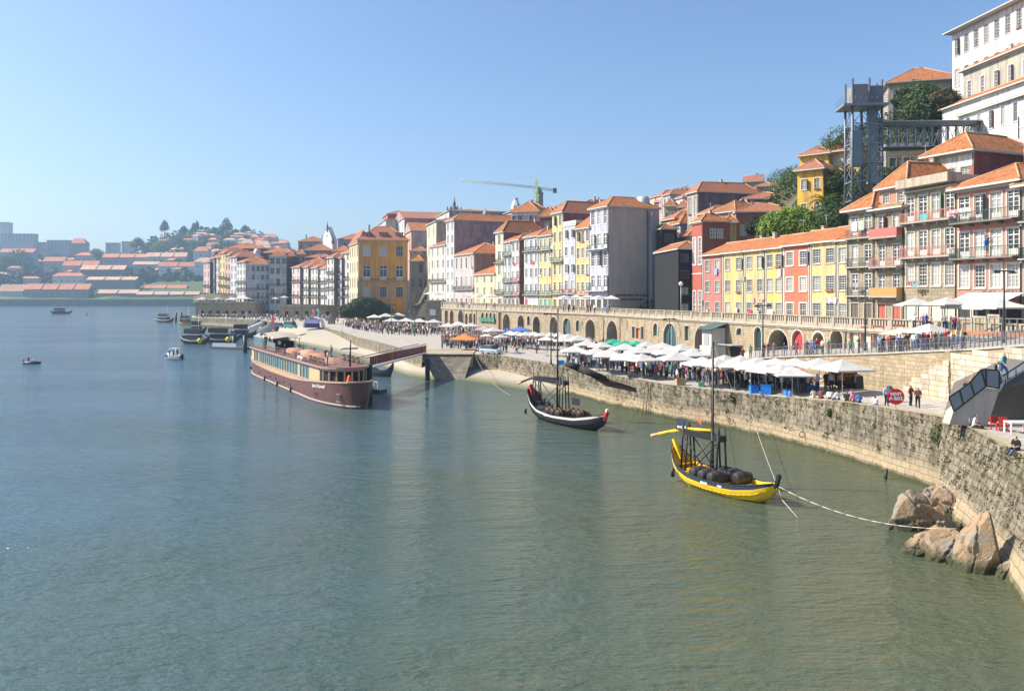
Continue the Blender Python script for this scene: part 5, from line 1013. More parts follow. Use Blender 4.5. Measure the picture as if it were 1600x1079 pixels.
# orange gazebo, grey tent, blue awning
def gazebo(px, py, wpx, dpx, lab, m_, Y=None, ht=3.0, rot=-.2):
    z0 = zq(px); Y = Y or YZ(py, z0 + ht); w_ = wpx * Y / F; root = empty('gazebo', (PX(px, Y), Y, z0), rot, lab, 'gazebo'); can, ribs = canopy_mesh(m_)
    obj('canopy', can, root, (0, 0, ht - .9), 0, (w_, dpx, 3.6))
    for sx in (-.48, .48):
        for sy in (-.48, .48): obj('leg', POLE, root, (sx * w_, sy * dpx, 0), 0, (1, 1, ht - .9))
gazebo(725, 522, 40, 3.6, 'bright orange gazebo roof in the middle of the crowd', flat('orange_canvas', (.85, .2, .04), .8)); gazebo(757, 509, 30, 4, 'grey tent behind the orange gazebo', flat('grey_canvas', (.3, .32, .32), .8)); gazebo(792, 512, 18, 4, 'left part of the blue awning over the stalls', flat('blue_canvas', (.06, .14, .42), .8)); gazebo(812, 510, 34, 4, 'sagging blue awning above the white stall roofs', flat('blue_canvas', (.06, .14, .42), .8))
# ------------------------------------------------------------------ lamp posts and poles
def lamp(px, Y, z0, pyt, lab, typ='T', mcol=(.04, .045, .05)):
    zt = ZY(pyt, Y); root = empty('street_lamp', (PX(px, Y), Y, z0), .3, lab, 'street lamp', 'street lamps along the quay'); h_ = zt - z0; mm = flat('lamp_post_paint', mcol, .5, .3)
    MB().tube((0, 0, 0), (0, 0, h_), .1, .06, n=8).tube((0, 0, 0), (0, 0, .8), .16, .13, n=8).build('post', mm, root)
    if typ == 'T':
        MB().box(-1.1, 1.1, -.05, .05, h_ - .12, h_ - .02).build('cross_arm', mm, root)
        hm_ = MB().box(-.32, .32, -.12, .12, -.16, -.02).mesh('lamp_head', flat('lamp_head', (.12, .12, .12)))
        for s in (-.85, .85): obj('lamp_head', hm_, root, (s, 0, h_ - .1))
    elif typ == 'globe':
        MB().lathe([(0, -.3), (.25, -.2), (.36, .05), (.3, .32), (0, .5)], 12, (0, 0, h_ + .2)).build('globe', flat('lamp_globe', (.75, .74, .7), .3), root)
for a in ((1046, 128, 3.7, 497, 'black T lamp post in front of the teal arch'), (1192, 93, 6.4, 476, 'tall black T lamp post left of the big dark arch'), (1352, 83, 8.1, 456, 'slim dark pole before the stone house with pink balcony'), (1569, 66, 9.9, 422, 'tall grey T lamp post at the right edge'), (790, 166, 3.7, 488, 'black pole in front of the tall arch left of the stalls'), (861, 118, 3.7, 489, 'pale T lamp post standing on the open quay'), (737, 215, 3.7, 485, 'black pole behind the orange gazebo'), (689, 225, 3.7, 482, 'grey pole at the corner tower'), (648, 200, 3.7, 479, 'T lamp post near the jetty head'), (612, 210, 3.7, 475, 'twin headed lamp post in front of the orange palace'), (943, 135, 3.7, 494, 'black pole left of the green tents'), (460, 330, 3.7, 468, 'thin black flag pole by the far stalls left'), (446, 330, 3.7, 470, 'thin black pole left of the flag pole'), (472, 330, 3.7, 466, 'thin black pole right of the flag pole')): lamp(*a, typ='T' if 'T ' in a[4] or 'twin' in a[4] else 'P')
lamp(1064, 133, UZ, 446, 'lamp with white globe in front of the dark alley', 'globe', (.35, .37, .38))
# ------------------------------------------------------------------ market stalls, crates
wood = flat('stall_wood', (.3, .19, .1), .8); STC = [(.5, .5, .52), (.08, .1, .16), (.45, .1, .08), (.6, .55, .45), (.1, .2, .12), (.3, .3, .32)]
legm = MB().box(-.035, .035, -.035, .035, 0, .78).mesh('leg', wood); topm = MB().box(-1.1, 1.1, -.45, .45, .78, .84).mesh('table_top', wood)
clm = [MB().box(-1.12, 1.12, -.47, -.455, .3, .855).box(-1.12, 1.12, -.455, .47, .845, .86).mesh('table_cloth', flat('stall_cloth', c_, .9)) for c_ in STC]
gdm = []
for c_ in ((.6, .35, .15), (.7, .65, .55), (.15, .15, .4), (.5, .08, .1), (.1, .12, .1)):
    g = MB()
    for _ in range(7): x, y = random.uniform(-.2, .2), random.uniform(-.15, .15); s = random.uniform(.04, .1); g.box(x - s, x + s, y - s, y + s, 0, random.uniform(.08, .3))
    gdm.append(g.mesh('goods', flat('goods', c_, .7, var=.5)))
k = 0
STL = ['under the parasol by the red and black boat mast', 'under the left clothes parasol', 'below the hung cloths', 'beside the wooden display', 'left of the tall yellow boat mast', 'behind the cardboard box', 'left of the blue crates', 'right behind the blue crates', 'below the frontmost parasol', 'under the biggest parasol', 'deep in the market in front of the kiosk', 'in front of the green tents', 'behind the frontmost parasol', 'under the white parasol by the teal arch', 'right of the tall mast', 'near the walkway wall']
for i, (px, py) in enumerate(((905, 569), (935, 574), (985, 580), (1022, 577), (1045, 584), (1078, 588), (1150, 597), (1210, 603), (1245, 603), (1300, 600), (1110, 585), (950, 560), (1225, 592), (1040, 568), (1128, 592), (1265, 590))):
    p = P(px, py, zq(px)); root = empty('market_table', p, random.uniform(-.9, -.5), 'market table %s' % STL[i], 'table', 'market stall tables')
    obj('table_top', topm, root); obj('cloth', clm[i % 6], root)
    for sx in (-1, 1):
        for sy in (-.38, .38): obj('leg', legm, root, (sx, sy, 0))
    for j in range(4): o = obj('goods', gdm[(i + j) % 5], None, p + Vector((math.cos(-.7) * (j - 1.5) * .5, math.sin(-.7) * (j - 1.5) * .5, .86)), random.random() * 6, kind=None); tag(o, '%s wares on table %s' % (['brown', 'cream', 'navy', 'red', 'dark'][(i + j) % 5], STL[i]), 'goods', 'wares on the market tables')
def crate(px, py, w_, d, h_, c_, lab, cat='crate', name='crate', dz=0):
    p = P(px, py, zq(px)); p.y = max(p.y, yedge(px) + .8); p.x = PX(px, p.y); root = empty(name, p + Vector((0, 0, dz)), random.uniform(-.5, .3), lab, cat); m = flat(name + '_plastic', c_, .5); t = .04
    b = MB(); b.box(-w_ / 2, w_ / 2, -d / 2, d / 2, 0, .05); b.build('bottom', m, root)
    for (x0, x1, y0, y1) in ((-w_ / 2, w_ / 2, -d / 2, -d / 2 + t), (-w_ / 2, w_ / 2, d / 2 - t, d / 2), (-w_ / 2, -w_ / 2 + t, -d / 2 + t, d / 2 - t), (w_ / 2 - t, w_ / 2, -d / 2 + t, d / 2 - t)): q = MB(); q.box(x0, x1, y0, y1, .051, h_); q.build('side', m, root)
    q = MB(); q.box(-w_ / 2 - .02, w_ / 2 + .02, -d / 2 - .02, -d / 2 + t, h_ + .001, h_ + .05); q.box(-w_ / 2 - .02, w_ / 2 + .02, d / 2 - t, d / 2 + .02, h_ + .001, h_ + .05); q.build('rim', m, root)
BL = (.02, .2, .65)
crate(1178, 615, .8, .7, .75, BL, 'blue plastic crate, left one of the pair at the quay edge'); crate(1197, 616.5, 1.0, .8, .95, BL, 'larger blue plastic crate of the pair at the quay edge'); crate(1232, 617, .8, .6, .5, BL, 'low blue crate with a child sitting on it'); crate(1266, 612, .9, .6, .6, (.02, .12, .4), 'dark blue crate behind the picnic group')
crate(1063, 602, 1.0, .8, .7, (.45, .3, .15), 'cardboard box at the quay edge left of the tall mast', 'box', 'cardboard_box'); crate(1096, 604, .6, .5, .4, (.03, .25, .18), 'small green crate right of the cardboard box'); crate(1207, 596, 1.3, .8, .5, (.6, .55, .5), 'white and orange box on the stall behind the blue crates', 'box', 'stall_box'); crate(877, 571, .9, .6, .6, (.02, .35, .75), 'bright sky blue box at the quay edge by the boat mast', 'box', 'blue_box'); crate(889, 573, .7, .5, .5, (.02, .35, .75), 'smaller sky blue box half hidden by the dark yard', 'box', 'blue_box')
# clothes on rails
GC = [(.7, .7, .72), (.1, .12, .3), (.5, .1, .12), (.15, .3, .25), (.6, .55, .3), (.35, .4, .6), (.05, .05, .06)]
gms = []
for c_ in GC:
    g = MB(); g.face(((-.1, 0, 1.5), (.1, 0, 1.5), (.25, .02, 1.42), (.2, .03, .7), (-.2, .03, .7), (-.25, .02, 1.42))); g.face(((-.1, .1, 1.5), (-.25, .1, 1.42), (-.2, .12, .7), (.2, .12, .7), (.25, .1, 1.42), (.1, .1, 1.5))); gms.append(g.mesh('garment', flat('garment', c_, .9)))
for ri, (px, py, n, lab) in enumerate(((912, 574, 7, 'leftmost clothes rail'), (945, 578, 8, 'clothes rail under the middle clothes parasol'), (975, 581, 8, 'clothes rail at the hung cloths'), (1000, 583, 6, 'rightmost clothes rail'))):
    p = P(px, py, zq(px)); a = -.75; root = empty('clothes_rail', p, a, lab + ' at the quay edge of the market', 'clothes rail'); L_ = n * .3
    MB().tube((-L_ / 2, 0, 1.6), (L_ / 2, 0, 1.6), .02, n=5).build('rail', alu, root)
    for s in (-1, 1): MB().tube((s * L_ / 2, 0, 0), (s * L_ / 2, 0, 1.6), .02, n=5).tube((s * L_ / 2, -.3, .02), (s * L_ / 2, .3, .02), .02, n=5).build('upright', alu, root)
    for i in range(n): x = -L_ / 2 + (i + .5) * .3; o = obj('garment', gms[(i * 3 + ri) % 7], None, p + Vector((math.cos(a) * x, math.sin(a) * x, .08)), a + random.uniform(-.5, .5)); tag(o, '%s garment, %s on the %s' % (['white', 'navy', 'crimson', 'sea green', 'mustard', 'light blue', 'black'][(i * 3 + ri) % 7], ['first', 'second', 'third', 'fourth', 'fifth', 'sixth', 'seventh', 'eighth'][i], lab), 'garment', 'clothes hanging on the market rails')
# round sign
sg = empty('rental_sign', P(1405, 640, 5.0) + Vector((0, .5, 0)), R(-8), 'round red bicycle rental sign standing on the quay', 'sign'); Ys = sg.location.y
MB().tube((-.18, 0, 1.0), (-.18, .03, 1.0), .01).build('bolt', alu, sg); b = MB(); b.tube((0, 0, .95), (0, .06, .95), .62, n=32, smooth=False); b.build('disc', flat('sign_red', (.72, .02, .03), .4), sg); MB().tube((0, .1, 0), (0, .1, 1.0), .04, n=6).build('post', alu, sg)
wt = flat('sign_white', (.85, .85, .85), .5)
for tx, z in (('RENT', 1.14), ('A BIKE', .8)): obj('lettering', text_mesh(tx, .34, wt, .01, bold=.012), sg, (0, -.02, z), (R(90), 0, 0))
sb = empty('litter_bin', P(1389, 628, 5.0), 0, 'dark cylindrical litter bin left of the round red sign', 'bin'); MB().lathe([(.25, 0), (.27, 1.25), (.2, 1.35), (0, 1.37)], 14).build('body', flat('bin_grey', (.07, .08, .09), .5), sb); MB().lathe([(.285, .9), (.285, 1.0)], 14).build('band', alu, sb)
# dark covered heap behind the market
cm_ = leafcloud([(0, 0, 1.0, 1.9, .8, 1.0)], 900, .22, None, seed=3).build('foliage_mass', leaf((.2, .09, .02)), None); tag(cm_, 'heap of brown dried plants under the biggest parasol', 'plants'); cm_.location = P(1318, 606, 4.7)
m = MB(); m.grid([[(-1.3, 0, 0), (1.3, 0, 0)], [(-1.2, .1, 1.2), (1.1, .1, 1.25)], [(-1.1, .6, 1.35), (.95, .6, 1.3)], [(-1.2, 1.4, 0), (1.2, 1.4, 0)]], smooth=False); m.face(((1.3, 0, 0), (1.2, 1.4, 0), (.95, .6, 1.3), (1.1, .1, 1.25))); m.face(((-1.3, 0, 0), (-1.2, .1, 1.2), (-1.1, .6, 1.35), (-1.2, 1.4, 0))); o = m.build('covered_stall', flat('dark_tarp', (.03, .035, .035), .6)); o.location = P(1358, 607, 4.8); tag(o, 'dark tarpaulin covered stall against the retaining wall', 'covered stall')
# ------------------------------------------------------------------ trees and bushes
bark = flat('bark', (.11, .085, .06), .95)
def tree(label, px, Y, z0, blobs, n, size, col, trunk=.35, cat='tree', name='tree', grp=None, seed=1):
    root = empty(name, (PX(px, Y), Y, z0), 0, label, cat, grp)
    leafcloud(blobs, n, size, None, seed=seed).build('crown', leaf(col), root, uv=False)
    cz = sum(b[2] for b in blobs) / len(blobs); m = MB(); m.tube((0, 0, -1 if Y < 1000 else -22), (.1, 0, cz * .55), trunk, trunk * .7, n=8)
    for b in blobs[:7]: m.tube((.1, 0, cz * .5), (b[0] * .7, b[1] * .7, b[2]), trunk * .45, trunk * .12, n=5)
    m.build('trunk', bark, root, kind=None); return root
DG, BG, MG = (.035, .065, .02), (.16, .25, .035), (.09, .15, .035)
tree('big dark round tree on the square in front of the orange palace', 572, 292, 3.7, [(0, 0, 5.6, 7, 6, 3.6), (-5.5, 0, 4.8, 4.6, 4, 2.9), (5.2, 0, 4.9, 4.8, 4, 2.7), (-1, -2, 7.4, 4.5, 4, 2.3), (3.4, -1, 6.9, 3.6, 3, 2.2)], 16000, .34, (.022, .045, .016), .8, seed=2)
for i, (px, Y, py, s, lab) in enumerate(((1206, 138, 352, 2.2, 'bright green citrus tree at the left of the hillside garden'), (1226, 137, 348, 2.7, 'rounded bright green tree beside the citrus tree'), (1247, 136, 347, 2.8, 'broad bright green tree below the yellow house'), (1266, 135, 352, 2.4, 'bright green tree right in the garden group'))):
    tree(lab, px, Y, ZY(py, Y) - 3, [(0, 0, 3, s, s, s * .9), (s * .6, -.4, 2, s * .7, s * .7, s * .7), (-s * .6, -.4, 2, s * .7, s * .7, s * .7), (0, 0, 4.2, s * .6, s * .6, s * .6)], 3600, .24, BG, .2, grp='garden trees behind the low terrace', seed=i + 4)
for i, (px, Y, py, rx, rz, col, lab) in enumerate(((1186, 150, 352, 2.2, 2.0, (.03, .045, .02), 'dark feathery bush between the orange roofs and the garden trees'), (1300, 142, 300, 4.2, 3.2, MG, 'dark green bush mass below the yellow upper house'), (1318, 136, 280, 2.6, 2.6, DG, 'dark bush left of the lift tower leg'), (1315, 150, 222, 3.6, 3.0, (.07, .1, .03), 'scrubby bush on the hill crest left of the lift tower'), (1218, 262, 281, 4.0, 3.4, DG, 'dark rounded tree on the skyline left of the yellow houses'), (1232, 258, 277, 2.2, 3.4, DG, 'small dark cypress like tree on the skyline'), (1228, 200, 290, 4.0, 3.0, MG, 'bright shrubbery below the skyline trees'), (1241, 190, 282, 2.0, 3.6, MG, 'tall light green shrub beside the yellow house'),
    (1300, 128, 342, 2.6, 2.8, (.05, .1, .025), 'green bush under the palm'), (1395, 140, 248, 3.0, 1.6, DG, 'ivy patch under the footbridge'), (1340, 134, 296, 2.2, 3.0, MG, 'green shrub inside the foot of the lift tower'), (1425, 134, 268, 2.4, 1.6, DG, 'dark shrub behind the pink attic'))):
    tree(lab, px, Y, ZY(py, Y) - rz * .6, [(0, 0, rz * .6, rx, rx, rz), (rx * .5, -.3, rz * .2, rx * .7, rx * .6, rz * .7), (-rx * .6, 0, rz * .3, rx * .6, rx * .6, rz * .6)], 2200, .22, col, .15, 'bush' if 'bush' in lab or 'shrub' in lab or 'ivy' in lab else 'tree', 'bush', seed=i + 20)
for i, (px, Y, py, rx, rz, lab) in enumerate(((1436, 160, 146, 4.6, 2.4, 'sprawling dark tree over the wall left of the white building'), (1450, 152, 166, 4.8, 4.4, 'dense dark green tree on the cliff'), (1478, 148, 160, 3.6, 2.6, 'brownish green creeper mass beside the white building'), (1440, 150, 178, 3.6, 3.4, 'dark ivy hanging above the footbridge'), (1412, 165, 158, 2.2, 1.4, 'bush growing in front of the veranda'))):
    tree(lab, px, Y, ZY(py, Y) - rz * .6, [(0, 0, rz * .6, rx * .7, 3, rz), (rx * .5, 0, rz * .3, rx * .5, 2.5, rz * .8), (-rx * .5, 0, rz * .8, rx * .5, 2.5, rz * .5)], 3200, .3, (.055, .095, .03) if i != 2 else (.07, .065, .03), .25, seed=i + 40)
# palm
pr = empty('palm_tree', (PX(1290, 131), 131, ZY(350, 131)), 0, 'palm tree with arching fronds between the garden trees and the lift tower', 'palm'); ph = ZY(322, 131) - ZY(350, 131)
MB().tube((0, 0, -3), (.1, 0, ph), .3, .24, n=8).build('trunk', bark, pr)
lm = leaf((.075, .12, .025)); fr_ = MB()
for k in range(11): 
    t = k / 10; x, z = 3.0 * t, 1.3 * math.sin(t * 2.4) - 1.1 * t * t; w_ = .75 * math.sin(math.pi * min(1, t * .9 + .12))
    if k:
        for s in (-1, 1):
            for j in range(2): xa = px_ + (x - px_) * j / 2; za = pz_ + (z - pz_) * j / 2; fr_.face(((xa, 0, za), (xa + .12, 0, za - .01), (xa + .35, s * w_, za - .35 * w_)))
        fr_.tube((px_, 0, pz_), (x, 0, z), .03, n=3)
    px_, pz_ = x, z
frm = fr_.mesh('frond', lm, False)
for k in range(26): obj('frond', frm, pr, (.1, 0, ph), (0, random.uniform(-.7, .5), k * 2.4), random.uniform(.8, 1.25))
# slope cover and far woods
def surf_cover(name, rng, yrange, n, size, col, zf, hgt, seed):
    rnd = random.Random(seed); m = MB(); c = 0
    while c < n:
        px = rnd.uniform(*rng); y0, y1 = yrange(px); Y = rnd.uniform(y0, y1); X = PX(px, Y); g = noise.noise(Vector((X * .06, Y * .06, seed)))
        if g < -.12: continue
        z = zf(px, Y) + hgt * (g + .3) * rnd.random() * 2; s = size * rnd.uniform(.5, 1.4); u = Vector((rnd.gauss(0, 1), rnd.gauss(0, 1), rnd.gauss(0, .5))).normalized() * s; w3 = Vector((rnd.gauss(0, .6), rnd.gauss(0, .6), 1)).normalized() * s * .6; p = Vector((X, Y, z)); m.face((p - u, p - w3, p + u, p + w3)); c += 1
    return tag(m.build(name, leaf(col), uv=False), kind='stuff')
surf_cover('hillside_scrub', (960, 1500), lambda px: (yfront(px) + 16, yfront(px) + 150), 26000, .45, (.05, .075, .025), hz, 2.5, 3)
surf_cover('far_woods', (-60, 520), lambda px: (1170, 1640), 36000, 4.2, (.03, .055, .025), fz, 10, 4)
for i, (px, Y, py, r, s, lab, col) in enumerate(((257, 1560, 352, 9, 11, 'tall bare tree on the wooded knoll', (.1, .09, .07)), (303, 1560, 354, 5, 8, 'dark cypress on the knoll, left of a pair', DG), (308, 1562, 352, 4, 9, 'dark cypress on the knoll, right of a pair', DG), (354, 1540, 350, 12, 13, 'large spreading tree crowning the knoll', DG), (345, 1545, 362, 10, 10, 'round tree left of the crowning tree', DG), (368, 1545, 364, 10, 8, 'round tree right of the crowning tree', DG), (383, 1550, 357, 9, 7, 'bare pale tree right on the knoll', (.14, .12, .1)), (287, 1560, 358, 8, 7, 'low round tree on the knoll', DG), (334, 1550, 360, 8, 7, 'thin tree between the cypresses and the big tree', (.08, .08, .05)),
    (30, 1290, 402, 26, 16, 'large dark tree mass on the left of the far bank', DG), (10, 1280, 412, 20, 14, 'dark trees at the left edge of the far bank', DG), (38, 1180, 428, 12, 9, 'dark tree above the far quay at the left', DG), (205, 1230, 425, 9, 8, 'tree beside the pale gabled shed', DG), (150, 1350, 395, 16, 8, 'tree belt below the skyline blocks', MG), (250, 1400, 385, 18, 9, 'tree clump on the knoll slope', MG), (215, 1450, 378, 14, 9, 'trees behind the cream block', MG), (280, 1450, 378, 18, 9, 'wooded flank of the knoll', DG), (320, 1420, 380, 16, 9, 'trees under the cypress pair', DG), (410, 1450, 385, 20, 9, 'wood right of the white villa', DG), (440, 1480, 392, 20, 9, 'wood at the right end of the knoll', DG))):
    tree(lab, px, Y, ZY(py, Y) - s * .8, [(0, 0, s * .8, r * .8, r * .6, s * .8), (r * .4, 0, s * .4, r * .6, r * .5, s * .6), (-r * .5, 0, s * .3, r * .6, r * .5, s * .6), (0, 0, s * 1.3, r * .4, r * .4, s * .5)], 1100, 1.5, col, .8, grp='trees on the far bank', seed=i + 60)
# ------------------------------------------------------------------ lift tower and footbridge
stl = flat('lift_steel', (.12, .145, .18), .45, .4); stl2 = flat('lift_steel_light', (.25, .28, .31), .45, .4)
Yt = 124.0; X0, X1 = PX(1332, Yt), PX(1384, Yt); zb_, zt_, zp_ = ZY(312, Yt) - 6, ZY(134, Yt), ZY(163, Yt)
tw = empty('lift_tower', (X0, Yt, zb_), R(-6), 'steel lattice lift tower with grey top cabin rising behind the houses', 'tower'); W_ = (X1 - X0) * .93; D_ = 3.6; Ht = zt_ - zb_; Hp = zp_ - zb_
cols = [(0, 0), (W_ * .52, 0), (W_ * 1.0, 1.2), (0, D_), (W_ * .52, D_), (W_, D_)]
colm = MB().tube((0, 0, 0), (0, 0, Ht + 1.1), .2, n=8).mesh('column', stl)
for i, (x, y) in enumerate(cols): obj('column', colm, tw, (x, y, 0))
n = 7; hs = Hp / n; brm = {}
for fi, (a, b) in enumerate(((0, 1), (1, 2), (3, 4), (4, 5), (0, 3), (2, 5))):
    A, B = Vector((*cols[a], 0)), Vector((*cols[b], 0)); q = MB()
    q.bar(A, B, .16); me1 = q.mesh('cross_beam', stl2); q = MB(); q.bar(A, (A + B) / 2 + Vector((0, 0, hs * .5)), .1).bar((A + B) / 2 + Vector((0, 0, hs * .5)), A + Vector((0, 0, hs)), .1) if fi % 2 == 0 else q.bar(A, B + Vector((0, 0, hs)), .1); q.bar(B, A + Vector((0, 0, hs)), .08); me2 = q.mesh('brace', stl2)
    for k in range(n): obj('cross_beam', me1, tw, (0, 0, k * hs)); obj('brace', me2, tw, (0, 0, k * hs))
m = MB(); m.box(-1.5, W_ + .4, -.8, D_ + .4, Hp - .35, Hp); m.build('platform', stl2, tw)
m = MB(); m.box(.22, W_ * .52 - .22, -.1, D_ - .2, Hp + .01, Ht + .2); m.build('cabin', plaster((.27, .26, .27), .3), tw); m = MB(); m.box(W_ * .52 + .22, W_ - .1, .3, D_ - .2, Hp + .01, Ht + .0); m.build('machine_room', plaster((.2, .21, .24), .3), tw)
for z in (.35, .75, 1.1):
    m = MB(); m.tube((-1.45, -.75, Hp + z), (W_ + .35, -.75, Hp + z), .03, n=4).tube((-1.45, -.75, Hp + z), (-1.45, D_ + .35, Hp + z), .03, n=4); m.build('guard_rail', stl, tw)
for i in range(9): MB().tube((-1.45 + i * (W_ + 1.8) / 8, -.75, Hp), (-1.45 + i * (W_ + 1.8) / 8, -.75, Hp + 1.1), .035, n=4).build('guard_post', stl, tw)
m = MB(); m.box(W_ * .62, W_ * .86, 1.2, D_ - .8, Hp * .42, Hp * .98); m.build('lift_shaft_glass', flat('shaft_glass', (.22, .28, .28), .2), tw); m = MB(); m.box(.5, W_ * .4, 1.4, D_ - .8, Hp * .55, Hp * .82); m.build('lift_car', flat('car_glass', (.2, .3, .33), .2), tw)
m = MB()
for k in range(14): m.bar((W_ * .55, .6, k * 1.6), (W_ * .95, 1.0, k * 1.6 + 1.3), .07)
m.build('stair_flights', stl, tw, kind='stuff')
fb = empty('footbridge', (PX(1384, Yt), Yt + 1.5, ZY(228, Yt)), 0, 'covered steel truss footbridge linking the lift tower to the hillside', 'footbridge'); A = Vector((0, 0, 0)); Bv = Vector((PX(1532, 137) - PX(1384, Yt), 11.5, ZY(226, 137) - ZY(228, Yt))); hT = 3.7
for yo in (0, 2.2):
    o_ = Vector((-.3, yo, 0)); m = MB(); m.bar(A + o_, A + Bv + o_, .22); m.build('bottom_chord', stl, fb); m = MB(); m.bar(A + o_ + Vector((0, 0, hT)), A + Bv + o_ + Vector((0, 0, hT)), .2); m.build('top_chord', stl, fb)
    for k in range(12):
        p, q = A + Bv * (k / 12) + o_, A + Bv * ((k + 1) / 12) + o_; u = Vector((0, 0, hT)); MB().bar(p, p + u, .14).build('upright', stl, fb)
        (MB().bar(p, q + u, .08) if k % 2 else MB().bar(p + u, q, .08)).build('diagonal', stl2, fb)
m = MB(); o_ = Vector((0, 0, hT + .25)); y2 = Vector((0, 2.8, 0)); e = Bv * 1.03; m.quad(A + o_ - Vector((0, .5, 0)), e + o_ - Vector((0, .5, 0)), e + o_ + y2, A + o_ + y2); u = Vector((0, 0, .22)); m.quad(A + o_ - Vector((0, .5, 0)), A + o_ - Vector((0, .5, 0)) + u, e + o_ - Vector((0, .5, 0)) + u, e + o_ - Vector((0, .5, 0))); m.quad(A + o_ - Vector((0, .5, 0)) + u, A + o_ + y2 + u, e + o_ + y2 + u, e + o_ - Vector((0, .5, 0)) + u); m.build('roof', flat('bridge_roof', (.3, .34, .33), .6), fb)
m = MB(); m.quad(A, e, e + Vector((0, 2.2, 0)), A + Vector((0, 2.2, 0))); m.quad(A - u, A + Vector((0, 2.2, 0)) - u, e + Vector((0, 2.2, 0)) - u, e - u); m.build('deck', stl, fb)
# ------------------------------------------------------------------ crane, domes, church gable
crm = flat('crane_green', (.3, .4, .08), .5); crg = flat('crane_jib', (.3, .38, .24), .5)
Yc = 400.0; cr = empty('tower_crane', (PX(838, Yc), Yc, ZY(322, Yc)), 0, 'slim green tower crane with long jib above the roofs', 'crane'); s_ = Yc / F
def cz(px, py): return Vector(((px - 838) * s_, (px - 838) * s_ * .15, (322 - py) * s_))
def lattice(m, a, b, w_, k):
    d = (b - a); u = d.normalized().orthogonal().normalized() * w_; v = d.normalized().cross(u)
    cs = [u + v, u - v, -u - v, -u + v]
    for c in cs: m.tube(a + c, b + c, w_ * .2, n=3)
    for i in range(k):
        for j in range(4): m.tube(a + d * (i / k) + cs[j], a + d * ((i + 1) / k) + cs[(j + 1) % 4], w_ * .1, n=3)
m = MB(); lattice(m, cz(838, 330), cz(838, 290), .9, 6); m.build('mast', crm, cr); m = MB(); lattice(m, cz(838, 290), cz(838, 276), .45, 4); m.build('tower_head', crm, cr)
m = MB(); lattice(m, cz(838, 293), cz(719, 284), .42, 26); m.build('jib', crg, cr); m = MB(); lattice(m, cz(838, 293), cz(866, 297), .42, 6); m.build('counter_jib', crg, cr)
m = MB(); c = cz(867, 297); m.box(c.x - .9, c.x + .9, -.7, .7, c.z - 1.4, c.z + 1.0); m.build('counterweight', flat('counterweight', (.16, .16, .17)), cr); m = MB(); c = cz(841, 295); m.box(c.x - .2, c.x + 1.3, -1, .8, c.z - 1.6, c.z + .6); m.build('cab', flat('cab', (.3, .35, .2)), cr)
m = MB(); m.tube(cz(838, 276), cz(760, 286), .05, n=3).tube(cz(838, 276), cz(862, 296), .05, n=3); m.build('tie_bar', crg, cr)
def tower(label, px, pyb, Y, wpx, parts, cat='tower', name='church_tower'):
    w_ = wpx * Y / F / 2; root = empty(name, (PX(px, Y), Y, ZY(pyb, Y)), .3, label, cat)
    for nm, prof, n, mt in parts: MB().lathe([(r * w_, z * w_) for r, z in prof], n, smooth=n > 8).build(nm, mt, root)
    return root
dst = flat('dark_granite', (.13, .13, .14), .9); lst = flat('pale_granite', (.55, .54, .52), .9)
tower('dark stone church dome with lantern and corner pinnacles on the skyline', 710, 342, 420, 20, [('drum', [(1, -3), (1, .2), (1.12, .3), (1.12, .45), (.9, .5)], 8, dst), ('dome', [(.95, .5), (.82, 1.0), (.6, 1.5), (.36, 1.9)], 16, dst), ('lantern', [(.2, 1.9), (.2, 2.3), (.26, 2.35), (.12, 2.7), (.03, 3.3), (0, 3.5)], 10, dst)] + [('pinnacle', [(.1, .4), (.1, 1.0), (0, 1.4)], 5, dst)])
rt = bpy.context.scene.objects.get('church_tower')
pmesh = MB().lathe([(.5, 2), (.5, 5.0), (0, 7.0)], 5).mesh('pinnacle', dst)
for a in range(6): obj('pinnacle', pmesh, rt, (3.6 * math.cos(a), 3.6 * math.sin(a), 0))
tower('white stone church tower top with bells behind the orange roofs', 806, 342, 430, 18, [('belfry', [(1, -3), (1, 1.2), (1.1, 1.3), (1.1, 1.5)], 8, lst), ('cap', [(.95, 1.5), (.9, 2.2), (.7, 2.6), (.4, 3.2), (.4, 3.6), (0, 3.65)], 8, lst)], name='bell_tower')
tower('grey stone turret just behind the crane mast', 843, 325, 410, 12, [('shaft', [(1, -3), (1, 3.6), (1.1, 3.7), (1.1, 4.0)], 8, flat('grey_granite', (.25, .26, .26), .9)), ('cap', [(.8, 4.0), (.6, 4.8), (0, 5.2)], 8, dst)], name='turret')
tower('weathered green skylight dome behind the grey gable', 759, 341, 300, 11, [('drum', [(1, -2), (1, .6)], 12, flat('zinc', (.5, .52, .54), .45, .5)), ('dome', [(1, .6), (.9, 1.4), (.5, 2.1), (0, 2.4)], 12, flat('copper_green', (.2, .27, .25), .6))], 'dome', 'skylight_dome')
tower('small bright zinc skylight in front of the green dome', 764, 343, 270, 12, [('drum', [(1, -1), (1, .8)], 12, flat('zinc', (.5, .52, .54), .45, .5)), ('cap', [(1, .8), (.6, 1.3), (0, 1.4)], 12, flat('zinc_light', (.6, .62, .62), .4, .5))], 'dome', 'skylight_dome')
tower('grey round drum roof on the far riverside row', 402, 398, 430, 11, [('drum', [(1, -1), (1, 1.0), (.7, 1.6), (0, 1.7)], 12, flat('zinc', (.5, .52, .54), .45, .5))], 'dome', 'drum_roof')
ch = empty('church', (PX(503, 432), 432, ZY(386, 432)), R(-42), 'white church gable with three dark pinnacles on the left skyline', 'church'); w_ = 22 * 432 / F * 1.25; hh = (386 - 355) * 432 / F
